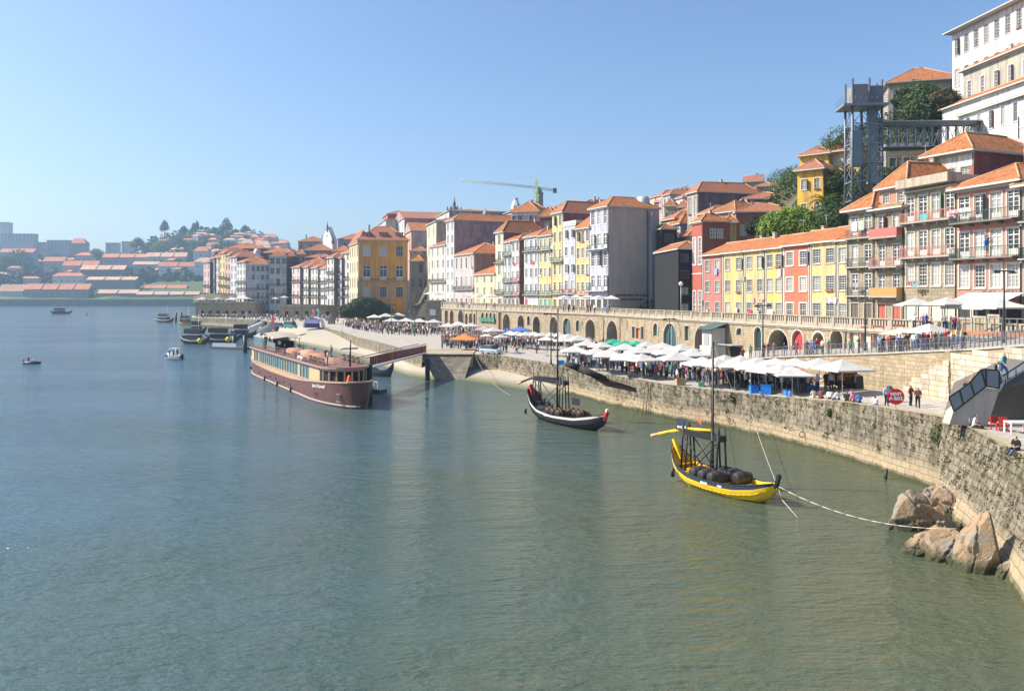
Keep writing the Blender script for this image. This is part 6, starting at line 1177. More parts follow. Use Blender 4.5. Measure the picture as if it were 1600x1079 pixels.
m = MB(); m.face(((0, 0, -6), (w_, 0, -6), (w_, 0, hh * .32), (w_ / 2, 0, hh), (0, 0, hh * .32))); m.face(((0, 3, -6), (0, 3, hh * .32), (w_ / 2, 3, hh), (w_, 3, hh * .32), (w_, 3, -6))); m.quad((0, 0, hh * .32), (w_ / 2, 0, hh), (w_ / 2, 3, hh), (0, 3, hh * .32)); m.quad((w_ / 2, 0, hh), (w_, 0, hh * .32), (w_, 3, hh * .32), (w_ / 2, 3, hh)); m.quad((0, 0, -6), (0, 0, hh * .32), (0, 3, hh * .32), (0, 3, -6)); m.quad((w_, 0, -6), (w_, 3, -6), (w_, 3, hh * .32), (w_, 0, hh * .32)); m.build('gable_wall', plaster((.75, .74, .7), .2), ch)
for x, z, k in ((0, hh * .32, 3.2), (w_ / 2, hh - .6, 3.4), (w_, hh * .32, 3.2)): MB().box(x - .5, x + .5, -.3, .7, z - 2, z).lathe([(.5, 0), (.35, k * .5), (.15, k * .7), (0, k * 1.2)], 6, (x, .2, z)).build('pinnacle', dst, ch)
MB().tube((w_ / 2, -.06, hh * .55), (w_ / 2, -.01, hh * .55), .5, n=12).build('round_window', dark_in, ch)
# terrace walls on the left bank
for a, b, Y, z0, lab in ((306, 397, 384, 10.9, 'tall stone terrace wall with pale cornice at the end of the riverside'), (436, 552, 372, 9.4, 'long stone terrace wall with dark doorways behind the stalls')):
    root = empty('terrace_wall', (PX(a, Y), Y, 3.4), 0, lab, 'wall'); w_ = PX(b, Y) - PX(a, Y); h_ = z0 - 3.4; hs_ = [(w_ * t, w_ * t + 1.6, 0, 3.2) for t in (.08, .22, .35, .5, .63, .78, .9)]
    m = MB(); holed(m, w_, 0, h_, hs_, 0, .8); m.quad((0, 0, 0), (0, 0, h_), (0, 14, h_), (0, 14, 0)); m.quad((w_, 0, 0), (w_, 14, 0), (w_, 14, h_), (w_, 0, h_)); m.quad((0, 0, h_), (w_, 0, h_), (w_, 18, h_), (0, 18, h_)); m.build('wall', ARS, root); MB().box(-.3, w_ + .3, -.5, -.001, h_ - .5, h_ + .1).build('cornice', TRIM, root)
    for h4 in hs_: MB().box(h4[0] + .01, h4[1] - .01, .5, .6, 0, 3.19).build('doorway', dark_in, root)
# ------------------------------------------------------------------ boats
def hull_mesh(L, B, sheer, keel, bex, mats, band=2, deckdrop=.45, rows=8, n=26, stern_b=.35, bow_b=.02, deckm=2, full=.55):
    def bt(t): return B / 2 * max(stern_b * (1 - t) ** 4 if t < .5 else 0, 0) + B / 2 * (math.sin(math.pi * min(1, max(0, t * (.96 if stern_b < .1 else .93) + (.02 if stern_b < .1 else .05)))) ** (.62 if stern_b < .1 else full)) * (1 if t < 1 else 0) + bow_b * t
    R_ = []; m = MB()
    for i in range(n + 1):
        t = i / n; b, s, k = bt(t), interp(sheer, t), interp(keel, t); x = -L / 2 + L * t; half = []
        for j in range(rows + 1):
            u = j / rows; half.append((x + (bex * (1 - u) if t > .9 else 0) * (t - .9) * 10 * 0, -b * (1 - u ** 2.6) ** .8 if u < 1 else 0, s + (k - s) * (u ** .85)))
        R_.append(half + [(p[0], -p[1], p[2]) for p in reversed(half[:-1])])
    m.grid(R_, smooth=True, fm=lambda a, b_: 1 if min(b_, 2 * rows - 1 - b_) < band else 0)
    m.face(R_[0], 0); 
    for i in range(n):
        a, b = R_[i], R_[i + 1]
        def inn(p, f=.93, dz=0): return (p[0], p[1] * f, p[2] + dz)
        for k_ in (0, -1):
            p, q = a[k_], b[k_]; m.face((p, q, inn(q), inn(p)), 1); m.face((inn(p), inn(q), inn(q, .93, -deckdrop), inn(p, .93, -deckdrop)), deckm)
        m.face((inn(a[0], .93, -deckdrop), inn(b[0], .93, -deckdrop), inn(b[-1], .93, -deckdrop), inn(a[-1], .93, -deckdrop)), deckm)
    return m
def heading(a, b): return math.atan2(b[1] - a[1], b[0] - a[0])
blk = flat('black_timber', (.015, .015, .017), .5); drk = flat('barrel_oak', (.03, .026, .022), .55, var=.4); hoop = flat('barrel_hoop', (.09, .09, .09), .5, .6)
prof = [(0, -.72), (.3, -.72), (.36, -.68), (.45, -.3), (.48, 0), (.45, .3), (.36, .68), (.3, .72), (0, .72)]
brl = MB().lathe(prof, 14).mesh('barrel', drk); hpm = MB()
for z, r in ((-.6, .385), (-.3, .46), (.3, .46), (.6, .385)): hpm.lathe([(r, z - .03), (r + .012, z - .03), (r + .012, z + .03), (r, z + .03)], 14)
hpm = hpm.mesh('hoops', hoop); hp2 = hpm.copy(); hp2.materials.clear(); hp2.materials.append(flat('orange_hoop', (.5, .25, .06), .6))
def rabelo(nm, stern, bow, L, B, c1, c2, c3, label, plat, mast, sh, letters, sail=False):
    a = heading(stern, bow); cx, cy = (stern[0] + bow[0]) / 2, (stern[1] + bow[1]) / 2
    root = empty(nm, (cx, cy, 0), a, label, 'boat'); m1, m2, m3 = (flat(nm + '_paint', c, .5 if max(c) > .3 else .7, scale=1.5, var=.25, spec=.4 if max(c) > .3 else .15) for i, c in enumerate((c1, c2, c3)))
    keel = [(0, .9), (.06, .35), (.16, -.15), (.3, -.4), (.7, -.4), (.88, -.1), (.96, .5), (1, 1.0)]
    hull_mesh(L, B, sh, keel, 0, None, band=2, rows=12 if not sail else 16, stern_b=.06).build('hull', [m1, m2, m3], root)
    n = 26
    for s in (-1, 1):
        q = MB()
        for i in range(n):
            def g(t): b = B / 2 * max(.06 * (1 - t) ** 4 if t < .5 else 0, 0) + B / 2 * (math.sin(math.pi * min(1, max(0, t * .96 + .02))) ** .62); return Vector((-L / 2 + L * t, s * b, interp(sh, t) + .02))
            q.tube(g(i / n), g((i + 1) / n), .045, n=5)
        q.build('gunwale', m1 if sail else m2, root)
    # upswept stem and stern pieces
    zb = interp(sh, 1); q = MB(); q.bar((L / 2 - .9, 0, zb - .55), (L / 2 + .1, 0, zb - .1), .3).bar((L / 2 - .05, 0, zb - .25), (L / 2 + .25, 0, zb + .6), .22); q.build('stem_post', blk if not sail else m2, root)
    zs = interp(sh, 0); q = MB(); q.bar((-L / 2 + .7, 0, zs - .9), (-L / 2 - .15, 0, zs + .5), .24); q.build('stern_post', m1 if not sail else m2, root)
    for t in (.1, .2, .3, .42, .54, .66, .78, .88):
        x = -L / 2 + L * t; w_ = B * .42 * math.sin(math.pi * (t * .93 + .05)) ** .55; z = interp(sh, t) - .36; MB().box(x - .09, x + .09, -w_, w_, z, z + .08).build('thwart', m3, root)
    # steering platform
    x0, x1, pz = plat; q = MB(); q.box(x0, x1, -.36, .36, pz, pz + .42); q.build('platform', blk, root)
    for x in (x0 + .1, x0 + .55, x1 - .75, x1 - .15):
        for s in (-1, 1): zl = interp(sh, (x + L / 2) / L) - .45; MB().tube((x, s * .5, zl), (x, s * .3, pz + .9 if x > x1 - 1 or x < x0 + .3 else pz), .07, n=6).build('post', blk, root)
    for s in (-1, 1):
        zl = interp(sh, (x0 + L / 2) / L) + .1; MB().tube((x0 + .2, s * .42, pz), (x1 - .9, s * .46, .8), .045, n=5).tube((x0 + .5, s * .45, .9), (x1 - .7, s * .42, pz), .045, n=5).build('cross_brace', blk, root)
    for k in range(6): MB().tube((x1 - .15, -.42, .9 + k * .42), (x1 - .7, -.42, .9 + k * .42), .03, n=5).build('rung', blk, root)
    mx, mh = mast; MB().tube((mx, 0, 0), (mx + .1, 0, mh), .13, .075, n=10).build('mast', blk, root)
    q = MB(); z = interp(sh, .9)
    for ex, ey, ez in ((L / 2 - .2, 0, z), (-L / 2 + .6, .4, 1.6), (-L / 2 + .6, -.4, 1.6), (0, B * .45, .9), (.6, -B * .45, .9)): q.tube((mx + .1, 0, mh - .2), (ex, ey, ez), .012, n=3)
    q.build('rigging', flat('tarred_rope', (.25, .23, .2), .9), root)
    q = MB(); q.path([(-L / 2 - 2.2, .1, pz - .55), (-L / 2 - .6, 0, pz - .1), (x0 + .4, 0, pz + .42), (x1 - 1.2, .1, pz + .62)], .12, 6); q.build('steering_oar', m1 if not sail else blk, root)
    q = MB(); q.tube((-L / 2 - 3.0, .1, pz - .8), (-L / 2 - 2.1, .1, pz - .53), .14, .1, n=6); o = q.build('oar_blade', flat('pale_wood', (.6, .33, .2), .7), root)
    if letters:
        for tx, t, s_ in letters:
            x = -L / 2 + L * t; b = B / 2 * (math.sin(math.pi * (t * .93 + .05)) ** .55); o = obj('hull_lettering', text_mesh(tx, s_, wt, .012, bold=.006), root, (x, -b - .03, interp(sh, t) - .2), (R(84), 0, math.atan2(-(B / 2 * (math.sin(math.pi * ((t + .05) * .93 + .05)) ** .55) - b), L * .05)))
    for s in (-1, 1):
        for (zf, mm_) in ((.42, m1), (.68, m1)):
            q = MB(); pp = None
            for i in range(2, 25):
                t = i / 26; b = B / 2 * (math.sin(math.pi * min(1, max(0, t * .96 + .02))) ** .62); sz_, kz_ = interp(sh, t), interp(keel, t); u = zf; c = Vector((-L / 2 + L * t, s * (b * (1 - u ** 2.6) ** .8 + .02), sz_ + (kz_ - sz_) * (u ** .85)))
                if pp: q.tube(pp, c, .035, n=4)
                pp = c
            q.build('strake', m1, root)
    q = MB(); q.tube((-L / 2 + 1.4, -B * .42, .35), (-L / 2 + 1.4, -B * .42, .95), .14, n=8); q.build('fender', blk, root)
    return root, a
sh1 = [(0, 2.3), (.06, 1.6), (.15, 1.15), (.3, .92), (.5, .86), (.75, .95), (.9, 1.25), (1, 1.5)]
yb, ya_ = rabelo('wine_boat', (12.7, 61.2), (17.2, 52.8), 10.2, 3.3, (.78, .5, .02), (.03, .045, .07), (.75, .47, .02), 'bright yellow wine boat with navy rail band, black mast and dark barrels', (-3.9, .1, 3.4), (-1.0, 10.5), sh1, [('BALZA', .5, .22), ('1906', .64, .2)])
sn = MB(); sn.box(-.45, .45, -.03, .03, 0, .85); o = sn.build('name_board', flat('board_navy', (.04, .05, .08), .5), yb); o.location = (-4.2, -.1, 3.6); o.rotation_euler = (R(-8), 0, R(28)); obj('board_lettering', text_mesh('BALZA', .24, wt, .01, bold=.01), o, (0, -.04, .25), (R(90), 0, 0))
MB().quad((0, 0, 0), (.3, .05, -.25), (.36, .05, -.5), (.05, 0, -.3)); fg = MB(); fg.quad((-2.6, 0, 5.2), (-2.4, .05, 4.85), (-2.28, .05, 4.5), (-2.5, 0, 4.8)); fg.quad((-2.5, 0.01, 4.82), (-2.28, .06, 4.52), (-2.2, .05, 4.3), (-2.42, 0, 4.4)); fg.build('pennant', flat('flag_red', (.7, .1, .1)), yb)
sh2 = [(0, 3.0), (.05, 2.4), (.12, 1.7), (.25, 1.15), (.5, .95), (.75, 1.1), (.9, 1.5), (1, 1.8)]
bb, ba_ = rabelo('wine_boat', (2.0, 93.6), (9.6, 80.4), 14.6, 3.6, (.03, .032, .035), (.6, .58, .56), (.09, .08, .08), 'black wine boat with white rail band, red ends and furled dark sail', (-6.2, .2, 4.1), (-1.6, 12.4), sh2, [('SIMAR', .42, .26)], True)
rdm = flat('boat_red', (.55, .02, .04), .4); q = MB(); q.bar((-7.3, 0, 3.4), (-6.5, 0, 1.7), .4).bar((7.1, 0, 1.25), (7.5, 0, 2.1), .34).bar((6.0, -.6, 1.45), (7.2, 0, 1.6), .2); q.build('red_ends', rdm, bb, kind='stuff')
def lb_(x, y, z): dx, dy = x - bb.location.x, y - bb.location.y; return Vector((math.cos(ba_) * dx + math.sin(ba_) * dy, -math.sin(ba_) * dx + math.cos(ba_) * dy, z))
s0, s1, s2, s3 = lb_(5.9, 88.2, 6.35), lb_(7.4, 87.8, 5.85), lb_(10.2, 87, 4.75), lb_(13.4, 86.4, 3.75)
q = MB(); q.tube(s0, s1, .3, .42, n=10).tube(s1, s2, .42, .3, n=10).tube(s2, s3, .14, .06, n=8); q.build('furled_sail', flat('dark_sail', (.03, .022, .02), .8), bb); q = MB(); dn = Vector((0, 0, -.75)); q.face((s1 + dn * .2, s2, s3, s3 + dn * .5, s2 + dn)); q.face((s2 + dn + Vector((.03, .03, 0)), s3 + dn * .5 + Vector((.03, .03, 0)), s3 + Vector((.03, .03, 0)), s2 + Vector((.03, .03, 0)), s1 + dn * .2 + Vector((.03, .03, 0)))); q.build('sail_edge', flat('brown_sail', (.14, .07, .05), .9), bb)
MB().box(3.2, 4.6, -1.35, -1.3, 2.5, 3.2).build('hung_plaque', blk, bb)
def barrels(root, a, spots, z, lab, hm_, grp):
    for i, (x, y) in enumerate(spots):
        p = root.location + Vector((math.cos(a) * x - math.sin(a) * y, math.sin(a) * x + math.cos(a) * y, z)); e = empty('barrel', p, (0, R(90), a + R(90)), lab[i], 'barrel', grp); obj('staves', brl, e); obj('hoops', hm_, e)
N6 = ['nearest the bow on the camera side', 'second from the bow on the camera side', 'third from the bow on the camera side', 'nearest the bow on the quay side', 'second from the bow on the quay side', 'third from the bow on the quay side']
def brow(x0): return [(x0, -.72), (x0 - .02, -.02 - .0), (x0 - 0, .7), (x0 + 1.6, -.72), (x0 + 1.6, 0), (x0 + 1.6, .72)]
barrels(yb, ya_, [(.3, -.72), (-.62, -.76), (-1.54, -.74), (1.2, .78), (.28, .82), (-.64, .8)], 1.02, ['barrel on the yellow boat, ' + s for s in N6], hpm, 'barrels on the yellow boat')
barrels(bb, ba_, [(.5, -.8), (-.5, -.84), (-1.5, -.84), (2.2, .78), (1.2, .86), (.2, .86)], 1.15, ['orange hooped barrel on the black boat, ' + s for s in N6], hp2, 'barrels on the black boat')
# mooring lines
def rope(label, pts, r=.022, c=(.55, .52, .42)):
    m = MB(); m.path(pts, r, 4); return tag(m.build('mooring_rope', flat('rope', c, .9)), label, 'rope')
def sag(a, b, s, n=14): a, b = Vector(a), Vector(b); return [a.lerp(b, k / n) - Vector((0, 0, s * 4 * (k / n) * (1 - k / n))) for k in range(n + 1)]
bt_ = yb.location + Vector((math.cos(ya_), math.sin(ya_), 0)) * 5.2 + Vector((0, 0, 1.35))
rope('pale mooring rope sagging from the yellow bow to the rocks', sag(bt_, (PX(1495, 43.5), 43.5, 1.15), .75), .026); rope('short rope from the yellow bow down into the water', [bt_, (PX(1222, 52), 52, .55), (PX(1250, 49.6), 49.6, -.1)]); rope('thin rope from the yellow bow up to the quay wall ring', sag(bt_, (PX(1172, 80.5), 80.0, 2.0), .25))
bt2 = bb.location + Vector((math.cos(ba_), math.sin(ba_), 0)) * 7.2 + Vector((0, 0, 1.7)); rope('rope from the bow of the black boat to the quay wall', sag(bt2, (PX(985, 101.5), 101.0, 1.6), .3), .03, (.15, .13, .1)); rope('long thin rope from the black boat mast to the jetty', sag(bb.location + Vector((-6, 0, 3)), (PX(742, 139), 138, 3.6), 1.0), .03, (.3, .27, .22))
for i, (px, z, lab) in enumerate(((1145, .9, 'rusty mooring ring on the wall behind the yellow mast'), (1256, 1.1, 'rusty mooring ring on the quay wall right of the yellow boat'))):
    Y = yedge(px) - .4; m = MB(); R0 = .26
    for k in range(12): a, b = k * math.pi / 6, (k + 1) * math.pi / 6; m.tube((R0 * math.cos(a), -.12, R0 * math.sin(a)), (R0 * math.cos(b), -.12, R0 * math.sin(b)), .035, n=5)
    tag(m.build('mooring_ring', flat('rust', (.16, .08, .05), .9)), lab, 'ring').location = (PX(px, Y) - .2, Y, z)
for px, lab in ((1014, 'pair of wooden ladder rails leaning on the quay wall'),):
    Y = yedge(px); e = empty('wall_ladder', (PX(px, Y) - .35, Y - .35, 0), -.9, lab, 'ladder')
    for s in (-.25, .25): MB().tube((s, -.5, -.6), (s, .1, 3.7), .05, n=5).build('side_rail', flat('old_wood', (.14, .11, .08), .9), e)
    for k in range(9): MB().tube((-.25, -.45 + k * .06, -.1 + k * .42), (.25, -.45 + k * .06, -.1 + k * .42), .03, n=4).build('rung', flat('old_wood', (.14, .11, .08), .9), e)
m = MB(); m.tube((0, 0, -.5), (.1, 0, .75), .12, n=8); tag(m.build('wall_fender', blk), 'black rubber fender standing at the foot of the quay wall', 'fender').location = (PX(1383, 60.3), 60.3, 0)

# ------------------------------------------------------------------ river ship
a = heading((-47.8, 143.7), (-24.2, 100.9)); sv = Vector((math.cos(a), math.sin(a), 0)); rv = Vector((-sv.y, sv.x, 0)); BM = 6.8
ship = empty('river_ship', Vector((-47.8, 143.7, 0)) + rv * (BM / 2), a, 'long brown river cruise ship with cream cabin, teal windows and tan canopy', 'ship')
LS = 54.5; br_ = flat('ship_brown', (.12, .046, .036), .35, scale=.6, var=.15, spec=.6); cr_ = flat('ship_cream', (.52, .38, .2), .5); rim = flat('ship_rim', (.42, .27, .22), .5); teal = flat('ship_glass', (.1, .2, .23), .12, spec=.7); tan_ = flat('deck_brown', (.17, .095, .075), .8)
def hb(x): return BM / 2 * min(1, (.72 + .28 * min(1, x / 6))) * (1 if x < 44 else math.sqrt(max(0, 1 - ((x - 44) / 10.5) ** 2.2)))
def sz(x): return interp([(0, 2.9), (8, 2.3), (20, 2.0), (36, 2.1), (46, 2.8), (LS, 3.3)], x)
rows = []; xs = [0, 2, 5, 10, 16, 22, 28, 34, 40, 44, 46, 48, 50, 51.5, 52.8, 53.7, 54.3, 54.5]
for x in xs:
    b, s = hb(x), sz(x); fl = 1 - .0 * x; st_ = max(0, (x - 44) / 10.5); half = [(x + .5 * st_ * (1 - j / 7), -b * (1 - (.35 * st_ + .03) * (j / 7) ** 1.5), s + (-.8 - s) * j / 7) for j in range(8)]; rows.append(half + [(p[0], -p[1], p[2]) for p in reversed(half)])
m = MB(); m.grid(rows, smooth=True); m.face(rows[0]); m.build('hull', br_, ship)
m = MB(); m.grid([[(r[0][0], r[0][1] * .985, r[0][2] - .25), (r[-1][0], r[-1][1] * .985, r[-1][2] - .25)] for r in rows], smooth=False); m.build('main_deck', tan_, ship)
m = MB()
for r, r2 in zip(rows, rows[1:]):
    for k in (0, -1): m.bar(r[k], r2[k], .2)
m.build('bulwark_rim', rim, ship); m = MB()
for r, r2 in zip(rows, rows[1:]):
    f = lambda p, y: (p[0], p[1] * 1.01, .32); m.bar(f(r[5], 0), f(r2[5], 0), .16)
m.build('rubbing_strake', flat('strake_grey', (.45, .38, .34), .6), ship)
# cabin walls with windows
cw_ = BM / 2 - .45; m = MB(); wins = []
x = 8.0
groups = [(5.0, 1.2, 3), (9.5, 1.35, 9), (22.8, 1.5, 8), (36.8, 1.6, 3)]
for x0, w_, n in groups:
    for k in range(n): wins.append((x0 + k * (w_ + .14), x0 + k * (w_ + .14) + w_))
for s in (-1, 1):
    q = MB(); holed(q, 44, 1.6, 4.6, [(x0 - 3, x1 - 3, 2.55 + .0, 4.25) for x0, x1 in wins], 0, .12); o = q.build('cabin_side', cr_, ship); o.location = (3, s * cw_, 0)
    if s > 0: o.rotation_euler = (0, 0, R(180)); o.location = (47, cw_, 0)
m = MB(); m.quad((3, -cw_, 1.6), (3, cw_, 1.6), (3, cw_, 4.6), (3, -cw_, 4.6)); m.build('cabin_end', cr_, ship)
for x0, x1 in wins: MB().box(x0, x1, -cw_ + .1, -cw_ + .13, 2.55, 4.25).build('window', teal, ship)
m = MB(); nf_ = 10
arcp = [(47 + 4.2 * math.sin(math.pi * k / nf_), -cw_ * math.cos(math.pi * k / nf_)) for k in range(nf_ + 1)]
for (xa, y_a), (xb, y_b) in zip(arcp, arcp[1:]): m.quad((xa, y_a, 1.8), (xb, y_b, 1.8), (xb, y_b, 2.75), (xa, y_a, 2.75), 0); m.quad((xa, y_a, 2.75), (xb, y_b, 2.75), (xb, y_b, 4.3), (xa, y_a, 4.3), 1); m.quad((xa, y_a, 4.3), (xb, y_b, 4.3), (xb, y_b, 4.6), (xa, y_a, 4.6), 0)
m.build('bow_saloon', [cr_, dark_in], ship)
for xa, ya2 in arcp[1:-1]: MB().box(xa - .02, xa + .14, ya2 - .09, ya2 + .09, 2.76, 4.29).build('saloon_pillar', cr_, ship)
m = MB(); rf = [(3 - .3, -cw_ - .35), (47, -cw_ - .35)] + [(47 + 4.9 * math.sin(math.pi * k / 10), -(cw_ + .35) * math.cos(math.pi * k / 10)) for k in range(1, 10)] + [(47, cw_ + .35), (2.7, cw_ + .35)]
m.face([(x, y, 4.85) for x, y in rf]); m.face([(x, y, 4.6) for x, y in reversed(rf)])
for (xa, y_a), (xb, y_b) in zip(rf, rf[1:] + rf[:1]): m.quad((xa, y_a, 4.6), (xb, y_b, 4.6), (xb, y_b, 4.85), (xa, y_a, 4.85), 1)
m.build('roof_deck', [tan_, flat('fascia_mauve', (.36, .22, .2), .5)], ship)
m = MB()
for z in (5.2, 5.55, 5.9):
    for (xa, y_a), (xb, y_b) in zip(rf, rf[1:]): m.tube((xa, y_a * .97, z), (xb, y_b * .97, z), .03, n=4)
m.build('deck_rail', flat('rail_brown', (.3, .16, .13), .5), ship); pmesh = MB().tube((0, 0, 4.85), (0, 0, 5.9), .03, n=4).mesh('rail_post', flat('rail_brown', (.3, .16, .13), .5))
for k in range(24): obj('rail_post', pmesh, ship, (3 + k * 1.9, -(cw_ + .35) * .97, 0))
for (x0, x1, y0, y1, h_, c_, nm) in ((18, 24, -1.2, 1.6, .7, (.36, .17, .09), 'roof_pod'), (25, 31, -.8, 1.8, .8, (.42, .22, .12), 'roof_pod'), (32, 39, -1.4, 1.6, .75, (.36, .16, .08), 'roof_pod'), (40, 45, -1.6, 1.4, .6, (.36, .2, .13), 'roof_pod')):
    q = MB(); q.grid([[(x0 + (x1 - x0) * i / 8, y0 + (y1 - y0) * j / 4, 4.86 + h_ * (1 - abs(i / 4 - 1) ** 4) * (1 - abs(j / 2 - 1) ** 4 * .9)) for j in range(5)] for i in range(9)]); q.build(nm, flat('pod_orange', c_, .6), ship)
q = MB(); q.tube((36.2, -cw_ + .1, 5.15), (37.4, -cw_ + .1, 5.15), .32, n=12).tube((37.8, -cw_ + .1, 5.15), (39, -cw_ + .1, 5.15), .32, n=12); q.build('life_raft', flat('raft_white', (.75, .75, .73), .4), ship, kind='stuff')
q = MB(); q.grid([[(6 + i * 1.15, y, 7.0 + .75 * math.sin(math.pi * min(1, .15 + i / 11)) - .12 * abs(y)) for y in (-2.4, -1.2, 0, 1.2, 2.4)] for i in range(10)]); q.grid([[(6 + i * 1.15, y, 6.93 + .75 * math.sin(math.pi * min(1, .15 + i / 11)) - .12 * abs(y)) for y in (2.4, 1.2, 0, -1.2, -2.4)] for i in range(10)]); q.build('sun_canopy', flat('canopy_beige', (.36, .32, .26), .8), ship)
for x in (6.4, 9.5, 13, 16): 
    for s in (-1, 1): MB().tube((x, s * 2.2, 4.86), (x, s * 2.2, 7.2), .06, n=5).build('canopy_post', alu, ship)
for x in range(14): MB().box(14.2 + x * .42, 14.2 + x * .42 + .34, 2.5 - 5.15, 2.52 - 5.1, 4.9, 6.3).build('slatted_screen', flat('slat_grey', (.2, .22, .2), .6), ship)
MB().box(9, 14, -2.2, 1.8, 4.86, 6.2).build('bar_block', dark_in, ship)
q = MB(); q.tube((50.4, 0, 4.85), (50.6, 0, 8.2), .14, .08, n=6).tube((50.5, -1.0, 7.2), (50.5, 1.0, 7.2), .05, n=4); q.build('signal_mast', iron, ship); MB().box(49.9, 50.1, -1.3, 1.1, 7.0, 7.15).build('radar_bar', wt, ship)
q = MB(); q.lathe([(.4, 0), (.22, .7), (.1, .9), (0, .9)], 8, (52.6, -.8, 3.1)); q.build('buoy_cone', flat('orange_plastic', (.75, .12, .04), .5), ship)
for x in (3, 12, 20, 24, 29, 33): MB().tube((x, -BM / 2 - .05 + (0.28 * 3.4 * max(0, 1 - x / 6)), 1.1), (x, -BM / 2 + .1, 1.1), .17, n=10).build('porthole', dark_in, ship)
for x in (16.5, 25.5, 34): MB().tube((x, -BM / 2 - .16, .1), (x, -BM / 2 - .16, .9), .14, n=7).build('fender', blk, ship)
MB().tube((46.5, -hb(46.5) - .06, 1.2), (46.5, -hb(46.5) - .0, 1.2), .2, n=10).build('porthole', dark_in, ship)
tm = text_mesh('Spirit of Chartwell', .62, wt, .01, 'LEFT', bold=0)
for v in tm.vertices:
    x = 45.2 + v.co.x * .92; x = min(x, 54); v.co = Vector((x + .3 * max(0, (x - 44) / 10.5), -hb(x) - .05 + v.co.z, 2.15 + .05 * (x - 45) + v.co.y))
obj('hull_lettering', tm, ship)
q = MB(); q.bar((52.2, -hb(52.2) - .12, 1.7), (52.9, -hb(52.9) - .12, 1.7), .1).bar((52.6, -hb(52.6) - .14, .7), (52.6, -hb(52.6) - .14, 1.7), .12).bar((52.3, -hb(52.3) - .15, .8), (52.9, -hb(52.9) - .15, .8), .14); q.build('anchor', gm, ship)
tag(MB().tube((0, 0, 0), (0, 0, .02), .05).build('coiled_line', iron, ship))
# the glazed stern house on the roof deck, deck furniture and passengers
uh = MB(); uh.box(1.2, 9.0, -2.3, 2.3, 6.55, 6.7); uh.build('stern_house_roof', flat('canopy_beige', (.36, .32, .26), .8), ship)
for k in range(9): MB().box(1.4 + k * .84, 1.4 + k * .84 + .74, -2.26, -2.2, 5.0, 6.5).build('stern_house_window', teal, ship)
MB().box(1.3, 8.9, -2.18, 2.2, 4.86, 6.5).build('stern_house_wall', cr_, ship)
for z in (2.45, 4.36): MB().box(3, 47, -cw_ - .06, -cw_ - .003, z - .06, z + .06).build('cabin_moulding', flat('fascia_mauve', (.36, .22, .2), .5), ship)
dkm = flat('deck_furniture', (.07, .05, .045), .7)
tbm = MB().box(-.5, .5, -.35, .35, .68, .73).box(-.05, .05, -.05, .05, 0, .68).mesh('deck_table', dkm); chm = MB().box(-.22, .22, -.22, .22, .38, .44).box(-.22, .22, .18, .22, .44, .9).box(-.2, .2, -.2, -.16, 0, .38).box(-.2, .2, .16, .2, 0, .38).mesh('deck_chair', flat('deck_chair', (.45, .36, .26), .7))
for k, xx in enumerate((15.5, 17.5, 24.5, 31.5, 33.5, 40, 42, 44, 46)):
    for yy in (-2.4, 2.2):
        p = ship.matrix_basis @ Vector((xx, yy, 4.86)); tag(obj('deck_table', tbm, None, p, a), 'dark table on the ship roof deck, %s from the stern on the %s side' % (['first', 'second', 'third', 'fourth', 'fifth', 'sixth', 'seventh', 'eighth', 'ninth'][k], 'river' if yy < 0 else 'quay'), 'table', 'tables on the ship roof deck')
        p = ship.matrix_basis @ Vector((xx + .8, yy, 4.86)); tag(obj('deck_chair', chm, None, p, a + 1.6), 'tan chair on the ship roof deck, %s from the stern on the %s side' % (['first', 'second', 'third', 'fourth', 'fifth', 'sixth', 'seventh', 'eighth', 'ninth'][k], 'river' if yy < 0 else 'quay'), 'chair', 'chairs on the ship roof deck')
# gangway with banner
gA, gB = Vector((PX(660, 137.2), 137.2, 4.0)), Vector((PX(563, 109), 109, 3.75)); gd = gB - gA; ga = math.atan2(gd.y, gd.x); gl = gd.length
gw = empty('gangway', gA, ga, 'roofed gangway with maroon banner and yellow chevrons from jetty to ship', 'gangway'); 
bn = flat('banner_maroon', (.2, .035, .05), .6)
for s in (-.7, .7):
    MB().bar((0, s, 0), (gl, s, -.25), .14).build('lower_chord', gm, gw); MB().bar((0, s, 1.55), (gl, s, 1.3), .12).build('top_chord', gm, gw)
MB().quad((0, -.7, 0), (gl, -.7, -.25), (gl, .7, -.25), (0, .7, 0)).__class__; q = MB(); q.quad((0, -.7, .05), (gl, -.7, -.2), (gl, .7, -.2), (0, .7, .05)); q.build('walkway', gm, gw)
for s, nm in ((.82, 1),): MB().box(.4, gl * .95, s - .02, s + .02, .2, 1.35).build('banner', bn, gw)
yel = flat('chevron_yellow', (.7, .33, .03), .6)
for xx in (1.3, 2.2, gl * .62, gl * .62 + .9, gl * .86, gl * .86 + .9):
    q = MB(); q.bar((xx, .86, .3), (xx + .45, .86, .78), .13).bar((xx + .45, .86, .78), (xx, .86, 1.26), .13); q.build('chevron', yel, gw)
for z in (.62, .9): MB().box(4.0, gl * .56, .845, .86, z, z + .05).build('banner_line', flat('line_mauve', (.45, .3, .33), .6), gw)
def pile(px, py, zt, lab, r=.45):
    Y = YZ(py, 0); m = MB(); m.tube((0, 0, -2), (0, 0, zt), r, n=12); o = m.build('mooring_pile', blk); o.location = (PX(px, Y), Y, 0); tag(o, lab, 'pile')
pile(577, 628, 4.9, 'thick black mooring pile beside the ship bow', .42); pile(668, 594, 3.6, 'leaning grey post under the jetty head', .4); pile(383, 551, 4.2, 'black mooring pile with pale cap at the ship stern', .5); pile(366, 542, 3.0, 'second black mooring pile behind the ship stern', .6); pile(283, 504, 5.5, 'dark mooring pile right of the far yellow boats', .5); pile(275, 503, 5, 'dark mooring pile between the far yellow boats', .5)
